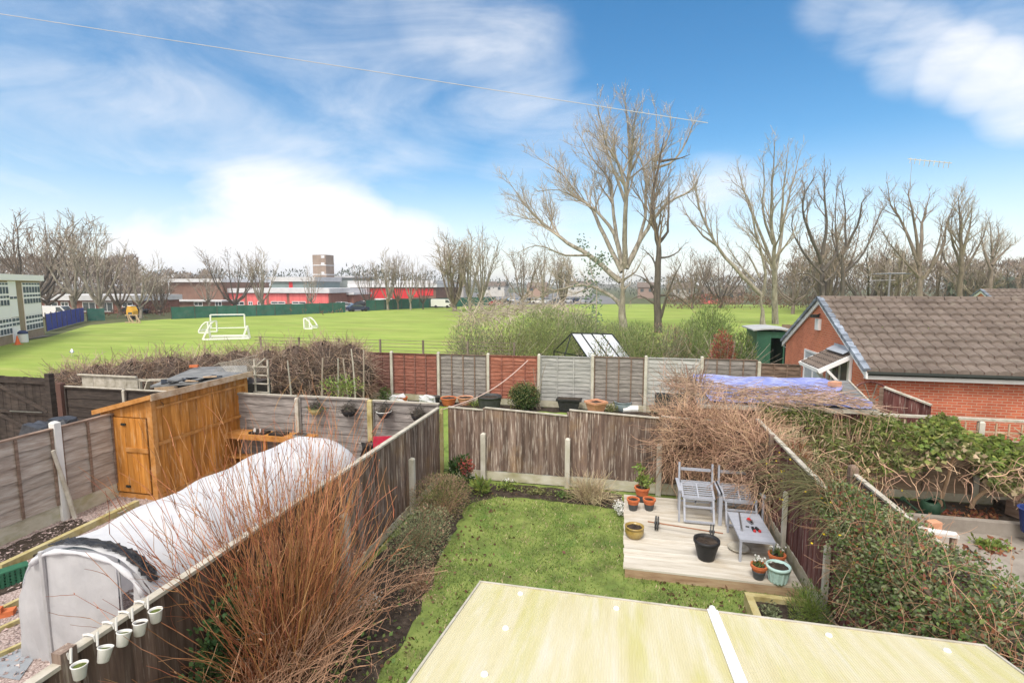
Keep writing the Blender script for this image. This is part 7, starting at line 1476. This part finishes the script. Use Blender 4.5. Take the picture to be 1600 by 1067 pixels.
# vehicles
cp_ = [('white', (.75, .75, .75)), ('dark blue', (.02, .03, .08)), ('silver', (.42, .43, .45)), ('black', (.02, .02, .023)), ('red', (.35, .03, .03)), ('grey', (.15, .16, .17))]
m_car = {n: M(n+' car paint', c_, rough=.25, spec=.6) for n, c_ in cp_}
def mkcar(van=False):
    t = thing('parked_car' if not van else 'parked_van', '', 'car' if not van else 'van'); b = MB(); w_ = .88
    if van: pr_ = [(-2.4, .35), (2.4, .35), (2.45, .9), (2.2, 1.15), (1.5, 1.95), (-2.3, 2.0), (-2.42, 1.8)]
    else: pr_ = [(-2.05, .35), (2.05, .35), (2.1, .7), (1.9, .86), (1.0, .95), (.35, 1.38), (-1.1, 1.42), (-1.8, 1.0), (-2.08, .9)]
    b.prism([(x, -w_, z) for x, z in pr_], (0, 2*w_, 0)); obj('body', b, m_car['white'], t)
    g_ = MB()
    for sd_ in (-1, 1):
        y = sd_*(w_+.004)
        wq = [(-1.55, 1.02), (.85, 1.0), (.3, 1.33), (-1.08, 1.36)] if not van else [(.9, 1.2), (2.0, 1.18), (1.45, 1.82), (.9, 1.82)]
        g_.prism([(x, y, z) for x, z in wq], (0, .012*sd_, 0))
    fs_ = [(.98, .98), (.38, 1.36)] if not van else [(2.16, 1.2), (1.54, 1.9)]
    (xa, za), (xb, zb) = fs_; g_.prism([(xa+.012, -w_+.1, za+.01), (xa+.012, w_-.1, za+.01), (xb+.012, w_-.14, zb-.02), (xb+.012, -w_+.14, zb-.02)], (.012, 0, .012))
    if not van: g_.prism([(-1.76, -w_+.1, 1.04), (-1.76, w_-.1, 1.04), (-1.14, w_-.14, 1.40), (-1.14, -w_+.14, 1.40)], (-.012, 0, .012))
    obj('window', g_, m_glass, t)
    for x in (-1.3, 1.3):
        for sd_ in (-1, 1): b = MB(); b.tube([(x, sd_*(w_-.2), .32), (x, sd_*(w_+.03), .32)], .32, 14); obj('wheel', b, m_blackplastic, t)
    return t
car0, van0 = mkcar(), mkcar(True); usedv = set()
def park(px, py, colour, lb, rz=0, van=False, sc_=1.0, Y=None):
    src = van0 if van else car0; c = G(px, py, FZ) if Y is None else aY(px, py, Y); c.z = FZ
    if van in usedv: o = dup(src, c, rz, lb)
    else: usedv.add(van); o = src; o.location = c; o.rotation_euler = (0, 0, rz); o['label'] = lb
    o['group'] = 'vehicles parked round the school'
    for ch in o.children:
        if ch.name.startswith('body'): ch.material_slots[0].link = 'OBJECT'; ch.material_slots[0].material = m_car[colour]
    return o
park(86, 498, 'white', 'white van parked behind the blue fence', .3, True, Y=62)
park(214, 497, 'black', 'black car parked behind the bare tree by the brown undergrowth', .1, Y=76)
park(537, 484, 'white', 'white car by the entrance block between the halls', 1.2, Y=105)
park(546, 486, 'silver', 'silver car at the gap between the two mesh fences', .3, Y=98)
park(559, 487, 'dark blue', 'dark blue car beside the left end of the second mesh fence', .9, Y=92)
park(566, 482, 'black', 'black car behind the dark blue car', .5, Y=108)
park(571, 478, 'white', 'white car against the brown end of the red hall', 1.3, Y=116)
park(603, 480, 'white', 'white van in front of the bright red hall', .2, True, Y=112)
park(630, 480, 'silver', 'silver car behind the mesh fence below the red hall', .1, Y=112)
park(655, 479, 'white', 'white car behind the mesh fence at the right of the red hall', .2, Y=113)
park(691, 477, 'white', 'white van behind the mesh fence beside the pale blue building', .15, True, Y=110)
park(774, 477.5, 'red', 'red car at the right end of the mesh fence', 1.2, Y=125)
k = 0
for i, (px, Y, cc) in enumerate(((790, 138, 'black'), (803, 150, 'white'), (815, 142, 'silver'), (828, 146, 'black'), (842, 139, 'white'), (856, 150, 'silver'), (870, 142, 'grey'), (884, 147, 'white'), (760, 152, 'white'), (742, 158, 'silver'), (900, 152, 'dark blue'), (915, 146, 'silver'))):
    park(px, 470, cc, ['black car nearest the red one in the open car park', 'white car in the car park left of the grey tree', 'silver car in the car park beneath the grey tree', 'black car in the car park right of the grey tree', 'white car in the car park beneath the airy tree', 'silver car in the car park just behind the airy tree', 'grey car in the car park right of the airy tree', 'white car in the car park under the small bare tree', 'white car in the car park behind the tallest pale tree', 'silver car farthest off beside the broom shaped tree', 'dark blue car in the car park behind the long left limb', 'silver car in the car park nearest the ivy covered fork'][i], .35*(i % 4), False, 1, Y)
# overhead wire
b = MB(); p0, p1 = aY(-60, 13, 11), aY(1106, 192.5, 50); pts = []
for k in range(41): q = k/40; c = V(p0).lerp(V(p1), q); pts.append(c)
b.tube(pts, [.008+.022*k/40 for k in range(41)], 5); o = obj('telephone_wire', b, M('pale cable', (.62, .58, .54)), loc=p0); tag(o, 'thin overhead wire crossing the sky above the field', 'wire')
b = MB(); b.tube([aY(65, 366, 40), aY(175, 366, 40)], .018, 4); o = obj('cable', b, m_barkdark, loc=aY(65, 366, 40)); tag(o, 'short dark cable stretched in front of the left trees', 'wire')

# ================================================================== AIR
b = MB(); b.box(-1500, 1500, -300, 1700, -4, 32); hz = bpy.data.materials.new('haze'); hz.use_nodes = True; nt = hz.node_tree; nt.nodes.remove(nt.nodes['Principled BSDF'])
pv = nt.nodes.new('ShaderNodeVolumePrincipled'); pv.inputs['Color'].default_value = (.93, .95, 1, 1); pv.inputs['Density'].default_value = .0005; pv.inputs['Anisotropy'].default_value = .2; nt.links.new(pv.outputs[0], nt.nodes['Material Output'].inputs['Volume'])
o = obj('haze', b, hz); tag(o, 'thin pale haze in the air over the field', 'haze', kind='stuff')
